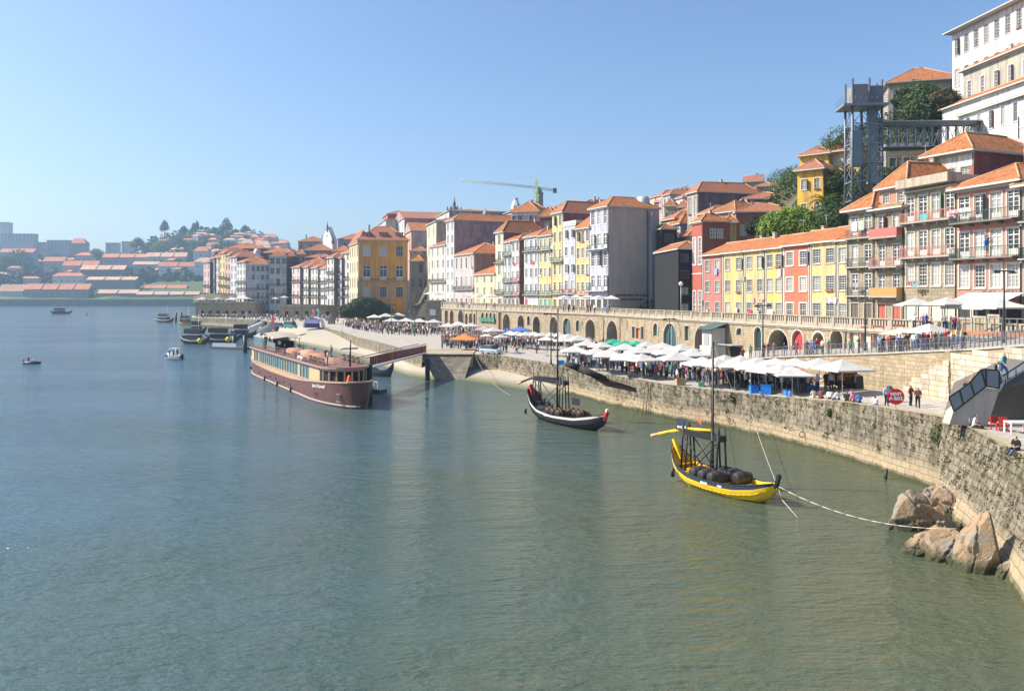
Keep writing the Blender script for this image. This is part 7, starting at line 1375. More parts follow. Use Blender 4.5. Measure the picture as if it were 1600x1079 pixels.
pt = empty('float_pontoon', P(582, 612, 0), R(-40), 'small white railed pontoon behind the black pile', 'pontoon'); MB().box(-2.2, 2.2, -.8, .8, -.2, .5).build('float', flat('float_dark', (.08, .09, .1)), pt)
for x in range(6): MB().box(-2.1 + x * .8, -2.03 + x * .8, -.75, -.7, .5, 1.6).build('rail_post', wt, pt)
MB().box(-2.1, 2.0, -.76, -.69, 1.6, 1.68).build('rail', wt, pt)
# landing stages on the left
for (a_, b_, w_, lab) in ((P(400, 524, .6), P(432, 506, 2.6), 1.4, 'grey gangway ramp from the quay down to the stern pontoon'), (P(368, 521, 1.0), P(420, 499, 3.5), 2.2, 'long pale landing bridge between tour boats and quay')):
    d = b_ - a_; e = empty('landing_bridge', a_, math.atan2(d.y, d.x), lab, 'bridge'); L_ = Vector((d.x, d.y, 0)).length; q = MB(); q.quad((0, -w_, 0), (L_, -w_, d.z), (L_, w_, d.z), (0, w_, 0)); q.quad((0, w_, -.4), (L_, w_, d.z - .4), (L_, -w_, d.z - .4), (0, -w_, -.4)); q.build('deck', flat('deck_pale', (.45, .46, .46), .7), e)
    for s in (-w_, w_): q = MB(); q.quad((0, s, -.4), (L_, s, d.z - .4), (L_, s, d.z + 1.0), (0, s, 1.0)); q.build('side_panel', flat('panel_pale', (.5, .52, .53), .6), e)
pt = empty('stern_pontoon', P(360, 545, 0), R(-20), 'low pontoon with white rails behind the ship stern', 'pontoon'); MB().box(-5, 6, -1.6, 1.6, -.3, .6).build('float', flat('float_dark', (.08, .09, .1)), pt); MB().box(-4.5, 3, -1.5, -1.4, .6, 1.6).build('rail_panel', flat('panel_pale', (.5, .52, .53), .6), pt)
# tour boats
def tour(px0, px1, py, L, cols, lab, deck=True, ang=None, roof=(.03, .03, .035)):
    Y = YZ(py, 0); x0, x1 = PX(px0, Y), PX(px1, Y); L = L or (x1 - x0) * 1.05; c = ((x0 + x1) / 2, Y); root = empty('tour_boat', (*c, 0), ang or 0, lab, 'boat'); c1, c2 = cols; m1, m2 = flat('hull_low', c1, .4), flat('hull_band', c2, .4)
    sh = [(0, 2.2), (.12, 1.5), (.4, 1.0), (.75, 1.3), (.92, 2.0), (1, 2.8)]; kl = [(0, .4), (.15, -.3), (.85, -.3), (1, 1.4)]
    hull_mesh(L, L * .24, sh, kl, 0, None, band=1, n=14, rows=6).build('hull', [m1, m2, flat('tour_deck', (.2, .15, .12))], root)
    if deck:
        rm_ = flat('tour_roof', roof, .6); MB().box(-L * .36, L * .22, -L * .1, L * .1, 2.6, 2.75).build('upper_deck', wt, root); MB().box(-L * .36, L * .2, -L * .105, L * .105, 4.3, 4.42).build('roof', rm_, root); MB().box(-L * .33, L * .15, -L * .09, L * .09, 1.0, 2.55).build('saloon', rm_, root)
        for i in range(6):
            for s in (-1, 1): MB().box(-L * .35 + i * L * .108, -L * .35 + i * L * .108 + .1, s * L * .1 - .05, s * L * .1 + .05, 2.76, 4.29).build('deck_post', rm_, root)
        MB().box(-L * .355, L * .19, -L * .103, -L * .1, 2.8, 4.25).build('deck_side', rm_, root); MB().tube((L * .1, 0, 2), (L * .1, 0, 8.5), .07, n=5).build('mast', flat('white_mast', (.7, .7, .7)), root)
    return root
YW, BKK, RDD = (.7, .5, .02), (.03, .03, .035), (.14, .03, .035)
tour(244, 274, 503, 12, (RDD, (.6, .55, .5)), 'dark red tour boat with tall upper deck, farthest left of the moored boats', ang=R(-25)); tour(244, 262, 502, 8, (YW, BKK), 'small yellow bottomed boat tucked beside the dark red tour boat', False, R(-20)); tour(283, 302, 507, 8, (YW, (.16, .04, .05)), 'small yellow and maroon boat between the piles', True, R(-15), (.16, .04, .05))
tour(290, 322, 537, 9.5, ((.07, .03, .035), (.55, .55, .52)), 'dark tour boat with yellow stem and white sheer, left of the moored pair', ang=R(-18)); tour(328, 368, 535, 11.5, ((.02, .05, .06), (.5, .55, .5)), 'dark tour boat with green white sheer, right of the moored pair', ang=R(-12)); tour(82, 111, 490, 15, ((.12, .05, .06), (.16, .1, .11)), 'dark red tour boat under way in front of the far warehouses', ang=R(8), roof=(.16, .05, .07)); tour(588, 606, 588, 4.5, ((.05, .07, .09), (.08, .1, .12)), 'small dark open boat moored behind the ship bow', False, R(-20))
tour(366, 396, 527, 9, ((.02, .025, .03), (.1, .1, .1)), 'low black tour boat moored nearest the landing bridge', ang=R(-8)); tour(300, 320, 520, 7, ((.03, .03, .035), (.4, .35, .1)), 'small dark boat moored behind the yellow stemmed one', True, R(-14))
for px, py, a in ((313, 533, -18), (357, 531, -12)): Y = YZ(py, 1.4); tag(MB().lathe([(0, -.7), (.6, -.4), (.8, .1), (.4, .7), (0, .9)], 8, (0, 0, 0)).build('bow_fender', flat('fender_yellow', YW, .5)), 'yellow bow fender hanging on the %s moored tour boat' % ('left' if a == -18 else 'right'), 'fender').location = (PX(px, Y), Y - .4, 1.5)
# white motor boat
mbt = empty('motor_boat', P(271, 561, 0), R(155), 'white motor boat with blue hull patch and passengers heading left', 'boat')
rows = []
for i in range(9):
    t = i / 8; x = -2.4 + 5.0 * t; b = 1.05 * (1 - max(0, t - .45) ** 2 * 3.0); s = .85 + .35 * t; rows.append([(x, -b, s), (x, -b * .9, .35), (x, -b * .6, 0), (x, 0, -.25 + .2 * t), (x, b * .6, 0), (x, b * .9, .35), (x, b, s)])
mw = flat('gelcoat', (.78, .78, .77), .25); m = MB(); m.grid(rows, fm=lambda a, b: 1 if a in (5, 6, 7) and b in (0, 5) else 0); m.face(rows[0]); m.face(list(reversed(rows[-1]))); m.build('hull', [mw, flat('navy_patch', (.02, .05, .25), .3)], mbt); m = MB(); m.grid([[(r[0][0], r[0][1] * .97, r[0][2] - .05), (r[-1][0], r[-1][1] * .97, r[-1][2] - .05)] for r in rows]); m.build('deck', mw, mbt)
MB().box(-.2, 1.2, -.7, .7, .9, 1.5).build('windscreen_cabin', mw, mbt); MB().box(-1.7, .4, -.85, .85, 2.35, 2.45).build('bimini', flat('bimini_blue', (.35, .45, .55), .7), mbt)
for x in (-1.6, .3):
    for s in (-.8, .8): MB().tube((x, s, .9), (x, s, 2.36), .03, n=4).build('bimini_pole', alu, mbt)
MB().box(-2.75, -2.4, -.25, .25, .1, 1.2).build('outboard_motor', blk, mbt)
dg_ = empty('dinghy', P(50, 568, 0), R(10), 'tiny dinghy with two people far left on the open water', 'boat'); m = MB(); m.tube((-1.4, -.6, .2), (1.3, -.6, .2), .24, n=8).tube((-1.4, .6, .2), (1.3, .6, .2), .24, n=8).tube((1.3, -.6, .2), (1.3, .6, .2), .24, n=8); m.build('tubes', flat('dinghy_dark', (.05, .05, .07), .5), dg_); MB().box(-1.4, 1.3, -.4, .4, .05, .15).build('floor', flat('dinghy_floor', (.4, .35, .3)), dg_); MB().box(-.2, .7, -.35, .35, .16, .75).build('console', flat('console_cream', (.7, .62, .5)), dg_); MB().tube((-1.6, 0, -.2), (-1.6, 0, .9), .15, n=6).build('outboard_motor', blk, dg_)
m = MB(); m.lathe([(0, -.5), (.7, -.3), (.7, .4), (.2, 2.2), (0, 2.4)], 8); tag(m.build('channel_buoy', flat('buoy_orange', (.5, .25, .06))), 'orange channel buoy right of the distant tour boat', 'buoy').location = P(135, 492, 0)
m = MB(); m.tube((0, 0, -.5), (.02, 0, 1.0), .06, n=6).lathe([(0, 0), (.13, .05), (.13, .3), (0, .4)], 8, (0, 0, .9)); tag(m.build('marker_stake', iron), 'thin dark stake in the water right of the ship bow', 'stake').location = P(667, 636, 0)

# ------------------------------------------------------------------ rocks
gran = granite_mat()
def boulder(px, py, wpx, hpx, lab, seed, deep=.7, tilt=0):
    Y = YZ(py, 0); sc = Y / F; rx, rz = wpx * sc / 2, hpx * sc; b = bmesh.new(); bmesh.ops.create_icosphere(b, subdivisions=5, radius=1); rnd = random.Random(seed); sv_ = Vector((seed * 1.7, seed * .9, seed * .3))
    planes = [(Vector((rnd.gauss(0, 1), rnd.gauss(0, 1) - .4, rnd.gauss(.2, .7))).normalized(), rnd.uniform(.5, .76)) for _ in range(12)]
    for v in b.verts:
        p = v.co.copy(); 
        for n_, d in planes:
            e = p.dot(n_) - d
            if e > 0: p -= n_ * e * .97
        q = p * 1.3 + sv_; p *= 1.12 + .05 * noise.noise(q * 1.2) + .035 * noise.noise(q * 4) + .018 * noise.noise(q * 11)
        vor = noise.voronoi(q * 1.15); dd = vor[0]; hp = vor[1][0]; p *= 1 + .12 * (((hp.x * 12.9 + hp.y * 78.2 + hp.z * 37.7) * 43.7) % 1 - .5); cr_k = max(0, 1 - (dd[1] - dd[0]) * 13); p *= 1 - .17 * cr_k
        v.co = Vector((p.x * rx + tilt * p.z, p.y * rx * deep, p.z * rz * .98))
    me = bpy.data.meshes.new('boulder'); b.to_mesh(me); b.free(); me.materials.append(gran)
    for p in me.polygons: p.use_smooth = False
    o = obj('boulder', me, None, (PX(px, Y), Y + rx * deep * .5, 0), 0, label=lab, cat='boulder', group='boulders at the foot of the quay wall'); return o
boulder(1452, 830, 100, 58, 'large tan and grey cracked boulder highest under the wall', 1); boulder(1472, 806, 72, 40, 'pale weed topped boulder leaning on the wall corner', 2, 1.2); boulder(1412, 828, 40, 24, 'low grey wet rock at the left tip of the boulders', 3)
boulder(1444, 868, 66, 34, 'small dark wet boulder left of the tan ones', 4); boulder(1489, 878, 86, 56, 'tan boulder with a sharp slanting crack in the middle', 5, tilt=.25); boulder(1540, 896, 98, 84, 'big orange tan boulder nearest the camera', 6, .8); boulder(1546, 838, 36, 56, 'upright orange boulder standing against the wall', 7); boulder(1500, 884, 34, 20, 'small green wet rock between the two big boulders', 8); boulder(1490, 848, 74, 34, 'flat grey boulder wedged between the upper and lower rocks', 12, 1.1); boulder(1578, 904, 52, 26, 'low wet rock awash at the foot of the wall', 9)
for px, py, s in ((1490, 876, 1), (1555, 898, 2)):
    pass
# ------------------------------------------------------------------ steel and concrete bridge stair at the right
YB = 52.0; k_ = F / YB
def q2(px, py): return Vector(((px - CX) / k_, 0, H - (py - HY) / k_))
bs = empty('bridge_stair', (0, YB, 0), 0, 'bridge stair with grey steel parapet panels on a pale concrete base', 'staircase'); conc = plaster((.47, .44, .38), .4); pnl = flat('steel_panel', (.2, .24, .28), .5, .3, scale=.8)
def extr(name, pts, y0, y1, m, parent):
    q = MB(); n = len(pts); q.face([(p.x, y0, p.z) for p in pts]); q.face([(p.x, y1, p.z) for p in reversed(pts)])
    for i in range(n): a_, b_ = pts[i], pts[(i + 1) % n]; q.quad((a_.x, y0, a_.z), (a_.x, y1, a_.z), (b_.x, y1, b_.z), (b_.x, y0, b_.z))
    return q.build(name, m, parent)
extr('concrete_base', [q2(1488, 664), q2(1494, 645), q2(1542, 606), q2(1567, 609), q2(1547, 668)], .35, 1.2, conc, bs)
pts_t = [q2(1485, 622), q2(1502, 611), q2(1519, 598), q2(1536, 578.5), q2(1543, 578), q2(1564, 580)]; pts_b = [q2(1493, 643), q2(1508, 632), q2(1525, 618), q2(1543, 604), q2(1543.5, 604), q2(1564, 607)]
for i in range(5): 
    a_, b_, c_, d_ = pts_b[i], pts_b[i + 1], pts_t[i + 1], pts_t[i]; g_ = .02; extr('parapet_panel', [a_ + Vector((g_, 0, 0)), b_ - Vector((g_, 0, 0)), c_ - Vector((g_, 0, 0)), d_ + Vector((g_, 0, 0))], .18, .24, pnl, bs)
for i, (t_, b_) in enumerate(zip(pts_t, pts_b)): MB().bar((t_.x, .17, t_.z), (b_.x, .17, b_.z), .07).build('panel_post', iron, bs)
q = MB()
for i in range(5): q.bar((pts_t[i].x, .2, pts_t[i].z + .04), (pts_t[i + 1].x, .2, pts_t[i + 1].z + .04), .08).bar((pts_b[i].x, .2, pts_b[i].z), (pts_b[i + 1].x, .2, pts_b[i + 1].z), .08)
q.build('panel_rail', iron, bs)
for i in range(12): p = q2(1500, 650).lerp(q2(1542, 612), i / 11); MB().box(p.x - .2, p.x + .25, .4, 1.4, p.z, p.z + .16).build('step', conc, bs)
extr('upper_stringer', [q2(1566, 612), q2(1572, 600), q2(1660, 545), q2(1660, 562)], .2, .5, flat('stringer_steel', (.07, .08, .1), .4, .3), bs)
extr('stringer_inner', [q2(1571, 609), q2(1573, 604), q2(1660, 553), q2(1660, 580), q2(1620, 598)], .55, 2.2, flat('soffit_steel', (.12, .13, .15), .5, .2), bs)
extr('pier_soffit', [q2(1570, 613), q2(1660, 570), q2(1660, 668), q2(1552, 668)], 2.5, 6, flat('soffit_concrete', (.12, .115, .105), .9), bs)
q = MB(); hr = [q2(1571, 588), q2(1660, 530)]; q.bar((hr[0].x, .3, hr[0].z), (hr[1].x, .3, hr[1].z), .07)
for i in range(5): a_ = q2(1575, 592).lerp(q2(1660, 540), i / 5); q.bar((a_.x, .3, a_.z - .5), (a_.x, .3, a_.z + .2), .04)
q.build('hand_rail', iron, bs)
# red chairs and white table
def chairx(px, py, rot, lab, c=(.4, .03, .02)):
    e = empty('chair', P(px, py, 5.25), rot, lab, 'chair', 'red chairs under the bridge stair'); m_ = flat('red_plastic', c, .6); MB().box(-.24, .24, -.24, .24, .42, .47).build('seat', m_, e); MB().box(-.24, .24, .2, .25, .48, .88).build('backrest', m_, e)
    for x in (-.21, .21):
        for y in (-.21, .21): MB().box(x - .025, x + .025, y - .025, y + .025, 0, .419).build('leg', m_, e)
chairx(1557, 672, .3, 'red plastic chair left one under the bridge stair'); chairx(1568, 674, -.4, 'red plastic chair right one under the bridge stair')
e = empty('white_table', P(1590, 677, 5.25), 0, 'white plastic table in the shade at the right edge', 'table'); MB().box(-.65, .65, -.4, .4, .7, .76).build('table_top', wt, e)
for x in (-.6, .6):
    for y in (-.34, .34): MB().box(x - .035, x + .035, y - .035, y + .035, 0, .699).build('leg', wt, e)
# ------------------------------------------------------------------ car, vans, booth, flags
def car(px, py, rot, lab, c, L=4.0, van=False, name='parked_car'):
    e = empty(name, P(px, py, zq(px)), rot, lab, 'van' if van else 'car'); pm_ = flat('car_paint', c, .25, .3, spec=.7); gl_ = flat('car_glass', (.03, .04, .05), .08, spec=.7); W2 = .86 if not van else 1.0; h1, h2 = (.95, 1.5) if not van else (1.2, 2.1)
    prof = [(-L / 2, .35), (-L / 2 - .02, .7), (-L / 2 + .12, h1), (L * .2, h1 + .02), (L / 2 - .1, .82 if not van else 1.1), (L / 2, .6), (L / 2 - .02, .35)]
    q = MB(); n = len(prof)
    rws = [[(x, y * (W2 - (.06 if z > .8 else 0)), z) for y in (-1, 1)] for x, z in prof]; q.grid(rws, smooth=False)
    for s in (-1, 1): f = [(x, s * (W2 - (.06 if z > .8 else 0)), z) for x, z in prof]; q.face(f if s < 0 else list(reversed(f)))
    q.quad((-L / 2, -W2, .35), (-L / 2, W2, .35), (L / 2, W2, .35), (L / 2, -W2, .35)); q.build('body', pm_, e)
    rt_ = [(-L / 2 + .14, h1), (-L / 2 + .4, h2), (L * .1, h2 + .02), (L * .27, h1 + .02)] if not van else [(-L / 2 + .12, h1), (-L / 2 + .15, h2), (L * .28, h2), (L * .38, h1)]
    q = MB(); q.grid([[(x, y * (W2 - (.06 if z < h2 - .1 else .18)), z) for y in (-1, 1)] for x, z in rt_], smooth=False, fm=lambda a, b: 1 if a == 1 else 0)
    for s in (-1, 1): f = [(x, s * (W2 - (.06 if z < h2 - .1 else .18)), z) for x, z in rt_]; q.face(f if s < 0 else list(reversed(f)), 0)
    q.build('greenhouse', [gl_, pm_], e)
    wm_ = MB().tube((0, -.1, 0), (0, .1, 0), .31, n=16).mesh('wheel', flat('tyre', (.02, .02, .02), .9)); rm_ = MB().tube((0, -.11, 0), (0, .11, 0), .18, n=12).mesh('rim', alu)
    for x in (-L / 2 + .72, L / 2 - .75):
        for s in (-1, 1): w_ = obj('wheel', wm_, e, (x, s * (W2 - .08), .31)); obj('rim', rm_, w_)
    for s in (-1, 1): MB().box(L / 2 - .1, L / 2 + .02, s * .62 - .16, s * .62 + .16, .6, .76).build('headlight', flat('headlight', (.8, .8, .78), .1), e); MB().box(-.05, .03, s * (W2 - .18) - .03, s * (W2 - .18) + .03, h1, h2 - .03).build('door_pillar', pm_, e)
    return e
car(767, 553, R(-38), 'silver blue family car parked on the open quay', (.42, .52, .58), 3.9)
car(454, 513, R(-30), 'small green van parked by the far stalls', (.06, .25, .18), 4.2, True, 'parked_van'); car(437, 512, R(-20), 'dark grey car left of the green van', (.12, .14, .17), 4.2)
e = empty('display_booth', P(488, 512, 3.7), R(-12), 'white arched booth with lilac awning at the top of the ramp', 'booth'); q = MB(); q.grid([[(-3.2 * math.cos(math.pi * k / 8), y, 3.4 * math.sin(math.pi * k / 8) ** .7 if 0 < k < 8 else 0) for y in (0, 2.5)] for k in range(9)]); q.build('shell', flat('booth_white', (.62, .62, .66), .6), e); q = MB(); q.face([(-2.6 * math.cos(math.pi * k / 8), .1, 3.0 * math.sin(math.pi * k / 8) ** .7 if 0 < k < 8 else .0) for k in range(9)]); q.build('back_panel', flat('booth_navy', (.05, .06, .15)), e); MB().box(-2.4, 2.2, -.5, .05, 1.4, 2.7).build('front_panel', flat('booth_lilac', (.35, .33, .6), .6), e)
for px, py, c_, lab in ((424, 513, (.75, .1, .13), 'tall red feather flag left of the green van'), (489, 498, (.75, .1, .12), 'red feather flag behind the booth'), (496, 497, (.1, .45, .5), 'teal feather flag behind the booth'), (529, 500, (.6, .08, .12), 'red flag beside the dark round tree')):
    e = empty('feather_flag', P(px, py, 3.7), R(-20), lab, 'flag', 'feather flags near the booth'); MB().tube((0, 0, 0), (0, 0, 4.2), .04, n=4).build('pole', alu, e); q = MB(); q.grid([[(0.04, 0, z), (w_, .1, z + .1)] for z, w_ in ((1.0, .8), (2.0, .95), (3.0, .95), (3.8, .7), (4.2, .2))]); q.build('cloth', flat('flag_cloth', c_, .7), e)
e = empty('kiosk', P(518, 506, 3.7), 0, 'small dark pavilion with tented roof left of the round tree', 'kiosk'); MB().lathe([(2.2, 2.2), (.4, 3.6), (0, 3.8)], 6).build('roof', flat('kiosk_roof', (.05, .05, .06)), e); MB().box(-1.1, 1.1, -1.1, 1.1, 0, 2.1).build('body', flat('kiosk_body', (.25, .2, .18)), e)
# laundry
for px, py, Y, w_, c_, lab in ((1120, 419, None, .9, (.3, .3, .7), 'blue and white towel hanging under a red house window'), (1219, 420, None, .8, (.75, .55, .55), 'pink and white laundry at the warm yellow house'), (1173, 485, None, 1.0, (.65, .04, .1), 'crimson towel on the line above the parapet'), (1185, 485, None, .8, (.3, .3, .38), 'grey towel on the line above the parapet'), (1205, 484, None, 1.5, (.75, .75, .78), 'white sheet on the line above the parapet'), (1106, 483, None, .6, (.6, .65, .1), 'lime yellow towel near the dark alley'), (1152, 480, None, .7, (.7, .4, .42), 'pink cloth below an open shutter'), (1346, 347, None, .9, (.75, .78, .75), 'white towel on the pink top balcony'), (1357, 345, None, .9, (.35, .6, .38), 'green towel on the pink top balcony'), (864, 382, None, 1.2, (.75, .73, .75), 'white sheets hanging at the slim yellow house'), (857, 384, None, .8, (.7, .65, .68), 'pale sheet hanging left of the white sheets')):
    L_ = L1 if px > 954 else L2; Y = yline(px, L_); a = math.atan2(-1, -L_[1]); X = PX(px, Y); z = ZY(py, Y); nn = Vector((math.sin(a), -math.cos(a), 0)) * (.18 if px < 1300 else 1.0); q = MB(); q.grid([[(w_ * (i / 5 - .5), .05 * math.sin(i * 2.2), zz) for i in range(6)] for zz in (0, -1.1)]); q.grid([[(w_ * (i / 5 - .5), .06 + .05 * math.sin(i * 2.2), zz) for i in range(6)] for zz in (-1.1, 0)]); o = q.build('laundry', flat('cloth', c_, .9)); o.location = Vector((X, Y, z)) + nn; o.rotation_euler = (0, 0, a); tag(o, lab, 'laundry')
rnd = random.Random(5)
for k in range(18):
    L_ = L1 if k % 3 else L2; px = rnd.uniform(1140, 1320) if k % 3 == 1 else rnd.uniform(1330, 1590) if k % 3 == 2 else rnd.uniform(680, 920)
    Y = yline(px, L_); a = math.atan2(-1, -L_[1]); z = rnd.choice([13.6, 16.8, 13.6]) if px < 1330 and k % 3 else rnd.choice([15.4, 19.0, 22.6]); cn = rnd.choice(['white', 'pale blue', 'crimson', 'cream', 'grey', 'pink', 'teal'])
    cc = dict(white=(.6, .6, .6), crimson=(.45, .05, .08), cream=(.6, .52, .38), grey=(.3, .3, .3), pink=(.6, .3, .34), teal=(.1, .32, .32)).get(cn, (.35, .45, .6)); nn = Vector((math.sin(a), -math.cos(a), 0)) * (.25 if px < 1330 else .95)
    q = MB(); x0 = 0
    for j in range(rnd.randint(2, 4)): w_ = rnd.uniform(.25, .6); h_ = rnd.uniform(.4, .9); q.quad((x0, .03 * (j % 2), 0), (x0 + w_, .03, 0), (x0 + w_ * .95, .05, -h_), (x0 + .02, .05, -h_)); x0 += w_ + .06
    o = q.build('laundry', flat('cloth', cc, .9), kind=None); o.location = Vector((PX(px, Y), Y, z)) + nn; o.rotation_euler = (0, 0, a); tag(o, '%s washing hanging from a window of the %s' % (cn, 'low terrace' if k % 3 == 1 else 'tall balconied houses' if k % 3 == 2 else 'left house row'), 'laundry', 'washing hanging on the fronts')
# ------------------------------------------------------------------ people
skinm = flat('skin', (.5, .3, .21), .6); PPAL = {}
def cl(c): return flat('clothing', c, .85)
def hm2(c): return flat('hair', c, .7)
J = dict(pelvis=(0, 0, .95), waist=(0, 0, 1.12), chest=(0, 0, 1.36), neck=(0, 0, 1.50), head0=(0, -.01, 1.58), head1=(0, -.02, 1.70))
def pose_mesh(kind):
    s = -1; pts = {}; sit = kind in ('sit', 'sit2'); dz = -.5 if sit else 0
    def T(p): return Vector((p[0], p[1], p[2] + dz))
    lean = .12 if sit else (.05 if kind == 'walk' else 0)
    V = []; E = []; Rr = []; K = []
    def add(p, r, parent, k): V.append(Vector(p)); Rr.append(r); K.append(k); E.append((parent, len(V) - 1)) if parent is not None else None; return len(V) - 1
    pel = add(T((0, 0, .95)), (.155, .115), None, 'b'); wa = add(T((0, -lean * .3, 1.12)), (.135, .1), pel, 't'); chs = add(T((0, -lean, 1.36)), (.17, .115), wa, 't'); nk = add(T((0, -lean * 1.2, 1.505)), (.06, .06), chs, 's'); h0 = add(T((0, -lean * 1.3 - .01, 1.585)), (.08, .095), nk, 's'); h1 = add(T((0, -lean * 1.3 - .005, 1.69)), (.075, .09), h0, 's')
    for sd in (-1, 1):
        shd = add(T((sd * .19, -lean, 1.42)), (.06, .06), chs, 't')
        if kind == 'talk' and sd > 0: el = (sd * .27, -.08, 1.18); ha = (sd * .2, -.34, 1.32)
        elif kind == 'phone': el = (sd * .25, -.1, 1.16); ha = (sd * .06, -.32, 1.3)
        elif kind == 'walk': el = (sd * .25, sd * .1, 1.14); ha = (sd * .25, sd * .2 - .1, .92)
        elif sit: el = (sd * .26, -.12, 1.16); ha = (sd * .14, -.38, 1.08)
        else: el = (sd * .25, .02, 1.14); ha = (sd * .26, -.06, .9)
        e_ = add(T(el), (.048, .048), shd, 't'); w_ = add(T(ha), (.034, .034), e_, 's' if kind != 'coat' else 't'); v = (Vector(ha) - Vector(el)).normalized(); add(T(tuple(Vector(ha) + v * .09)), (.026, .042), w_, 's'); add(T(tuple(Vector(ha) + v * .06 + Vector((-sd * .045, -.02, 0)))), (.014, .014), w_, 's')
        hp_ = add(T((sd * .095, 0, .88)), (.095, .095), pel, 'b')
        if sit: kn = (sd * .13, -.44, .93 if kind == 'sit' else 1.0); an = (sd * .13, -.5, .52) if kind == 'sit' else (sd * .12, -.72, .62)
        elif kind == 'walk': kn = (sd * .1, -sd * .16 - .05, .5); an = (sd * .1, -sd * .26 + .06, .1)
        else: kn = (sd * .1, -.02, .5); an = (sd * .115, .03, .09)
        k1 = add(T(kn), (.062, .062), hp_, 'b'); a1 = add(T(an), (.042, .042), k1, 'b'); f_ = Vector(an) + (Vector((0, -.17, -.05)) if kind != 'sit2' else Vector((0, -.08, .12))); add(T(tuple(f_)), (.035, .03), a1, 'f')
    me = bpy.data.meshes.new('skel'); me.from_pydata(V, E, []); o = bpy.data.objects.new('skel', me); COL.objects.link(o); md = o.modifiers.new('s', 'SKIN'); md.use_smooth_shade = True
    for i, v in enumerate(me.skin_vertices[0].data): v.radius = Rr[i]; v.use_root = i == 0
    md2 = o.modifiers.new('d', 'SUBSURF'); md2.levels = 1; dg = bpy.context.evaluated_depsgraph_get(); dg.update(); r = bpy.data.meshes.new_from_object(o.evaluated_get(dg)); bpy.data.objects.remove(o)
    zoff = -min(v.co.z for v in r.vertices) if not sit else -(.36 if kind == 'sit' else .3)
    hair = MB(); hc = V[h1]
    while len(r.materials) < 5: r.materials.append(None)
    for p in r.polygons:
        c = p.center; best = None
        for (a, b) in E:
            A, B = V[a], V[b]; d = B - A; t = max(0, min(1, (c - A).dot(d) / max(d.length_squared, 1e-9))); q = (c - (A + d * t)).length - .5 * (Rr[a][0] * (1 - t) + Rr[b][0] * t)
            if best is None or q < best[0]: best = (q, K[b] if t > .25 else (K[a] if K[a] in 'tbs' else K[b]))
        k = best[1]; mi = {'s': 0, 't': 2, 'b': 3, 'f': 4}[k]
        if c.z > V[nk].z + .05 and (c.y > hc.y + .0 or c.z > hc.z + .045): mi = 1
        p.material_index = mi; p.use_smooth = True
    for v in r.vertices: v.co.z += zoff
    # hair shell and clothing shells for the people standing near
    def shell(idx, off, nm):
        vs = {}; fs = []; m = MB()
        for p in r.polygons:
            if p.material_index in idx: m.face([r.vertices[i].co + r.vertices[i].normal * off for i in p.vertices], 0, True)
        return m.mesh(nm, [None], False)
    return r, shell((1,), .018, 'hair'), shell((2,), .014, 'top'), shell((3,), .014, 'trousers')
POSES = {k: pose_mesh(k) for k in ('stand', 'talk', 'phone', 'walk', 'sit', 'sit2')}
COLN = {'navy': (.03, .04, .1), 'black': (.015, .015, .017), 'white': (.7, .7, .7), 'grey': (.2, .2, .22), 'red': (.5, .03, .04), 'blue': (.08, .2, .5), 'orange': (.6, .18, .06), 'green': (.06, .2, .12), 'brown': (.14, .08, .05), 'teal': (.05, .25, .28), 'pink': (.6, .25, .32), 'cream': (.6, .5, .36), 'lavender': (.45, .42, .6), 'burgundy': (.2, .03, .05), 'maroon': (.18, .05, .05), 'light blue': (.35, .5, .65)}
HAIR = [(.02, .015, .012), (.06, .035, .02), (.15, .09, .04), (.3, .28, .26), (.01, .01, .01)]
def person(loc, pose, top, bot, label, rot=0, near=False, group=None, sc=1.0, hair=None):
    me, hs, ts, bs_ = POSES[pose]; o = bpy.data.objects.new('person', me); COL.objects.link(o); o.location = loc; o.rotation_euler = (0, 0, rot); s = sc * random.uniform(.94, 1.04); o.scale = (s, s, s)
    hc = hm2(HAIR[hair if hair is not None else random.randrange(5)]); ms = [skinm, hc, cl(COLN[top]), cl(COLN[bot]), cl((.03, .025, .02))]
    for i, m in enumerate(ms): o.material_slots[i].link = 'OBJECT'; o.material_slots[i].material = m
    if near:
        for nm, msh, mm in (('hair', hs, hc), ('top', ts, ms[2]), ('trousers', bs_, ms[3])):
            c = bpy.data.objects.new(nm, msh); COL.objects.link(c); c.parent = o; c.material_slots[0].link = 'OBJECT'; c.material_slots[0].material = mm; KIDS.setdefault(o.name, []).append(c)
    return tag(o, label, 'person', group)
SIT = .0
def pn(px, py, z, pose, top, bot, label, rot=0, near=True, sc=1.0, hair=None, g=None): 
    p = P(px, py, z); ym = yedge(px) + (.3 if pose in ('sit2', 'sit') else .7)
    if p.y < ym and z < 5.6: p = Vector((PX(px, ym), ym, zq(px)))
    return person(p, pose, top, bot, label, rot, near, g, sc, hair)
pn(1423, 634, 5.05, 'talk', 'maroon', 'black', 'person in maroon top and black trousers, left of the pair right of the red sign', .6); pn(1434, 637, 5.07, 'walk', 'brown', 'black', 'person in brown jacket and black trousers, right of the pair by the red sign', -.4)
pn(1385.5, 634, 4.97, 'stand', 'light blue', 'navy', 'person in light blue shirt standing beside the litter bin'); pn(1367, 634, 4.9, 'sit2', 'white', 'blue', 'small person in white sitting near the quay edge left of the blue shirt', 2.6, sc=.9)
pn(1590, 712, 5.35, 'sit2', 'black', 'navy', 'person in black sitting alone on the quay edge at the right', -1.2, sc=1.0, hair=0)
pn(1503, 676, 5.25, 'sit2', 'grey', 'red', 'person in dark grey leaning on the concrete stair base, left of three', -.6); pn(1512, 678, 5.25, 'sit2', 'white', 'black', 'person in white top sitting in the middle of three at the stair base', .9); pn(1521, 680, 5.25, 'sit2', 'white', 'black', 'dark haired person in white sitting right of three at the stair base', .7, hair=0)
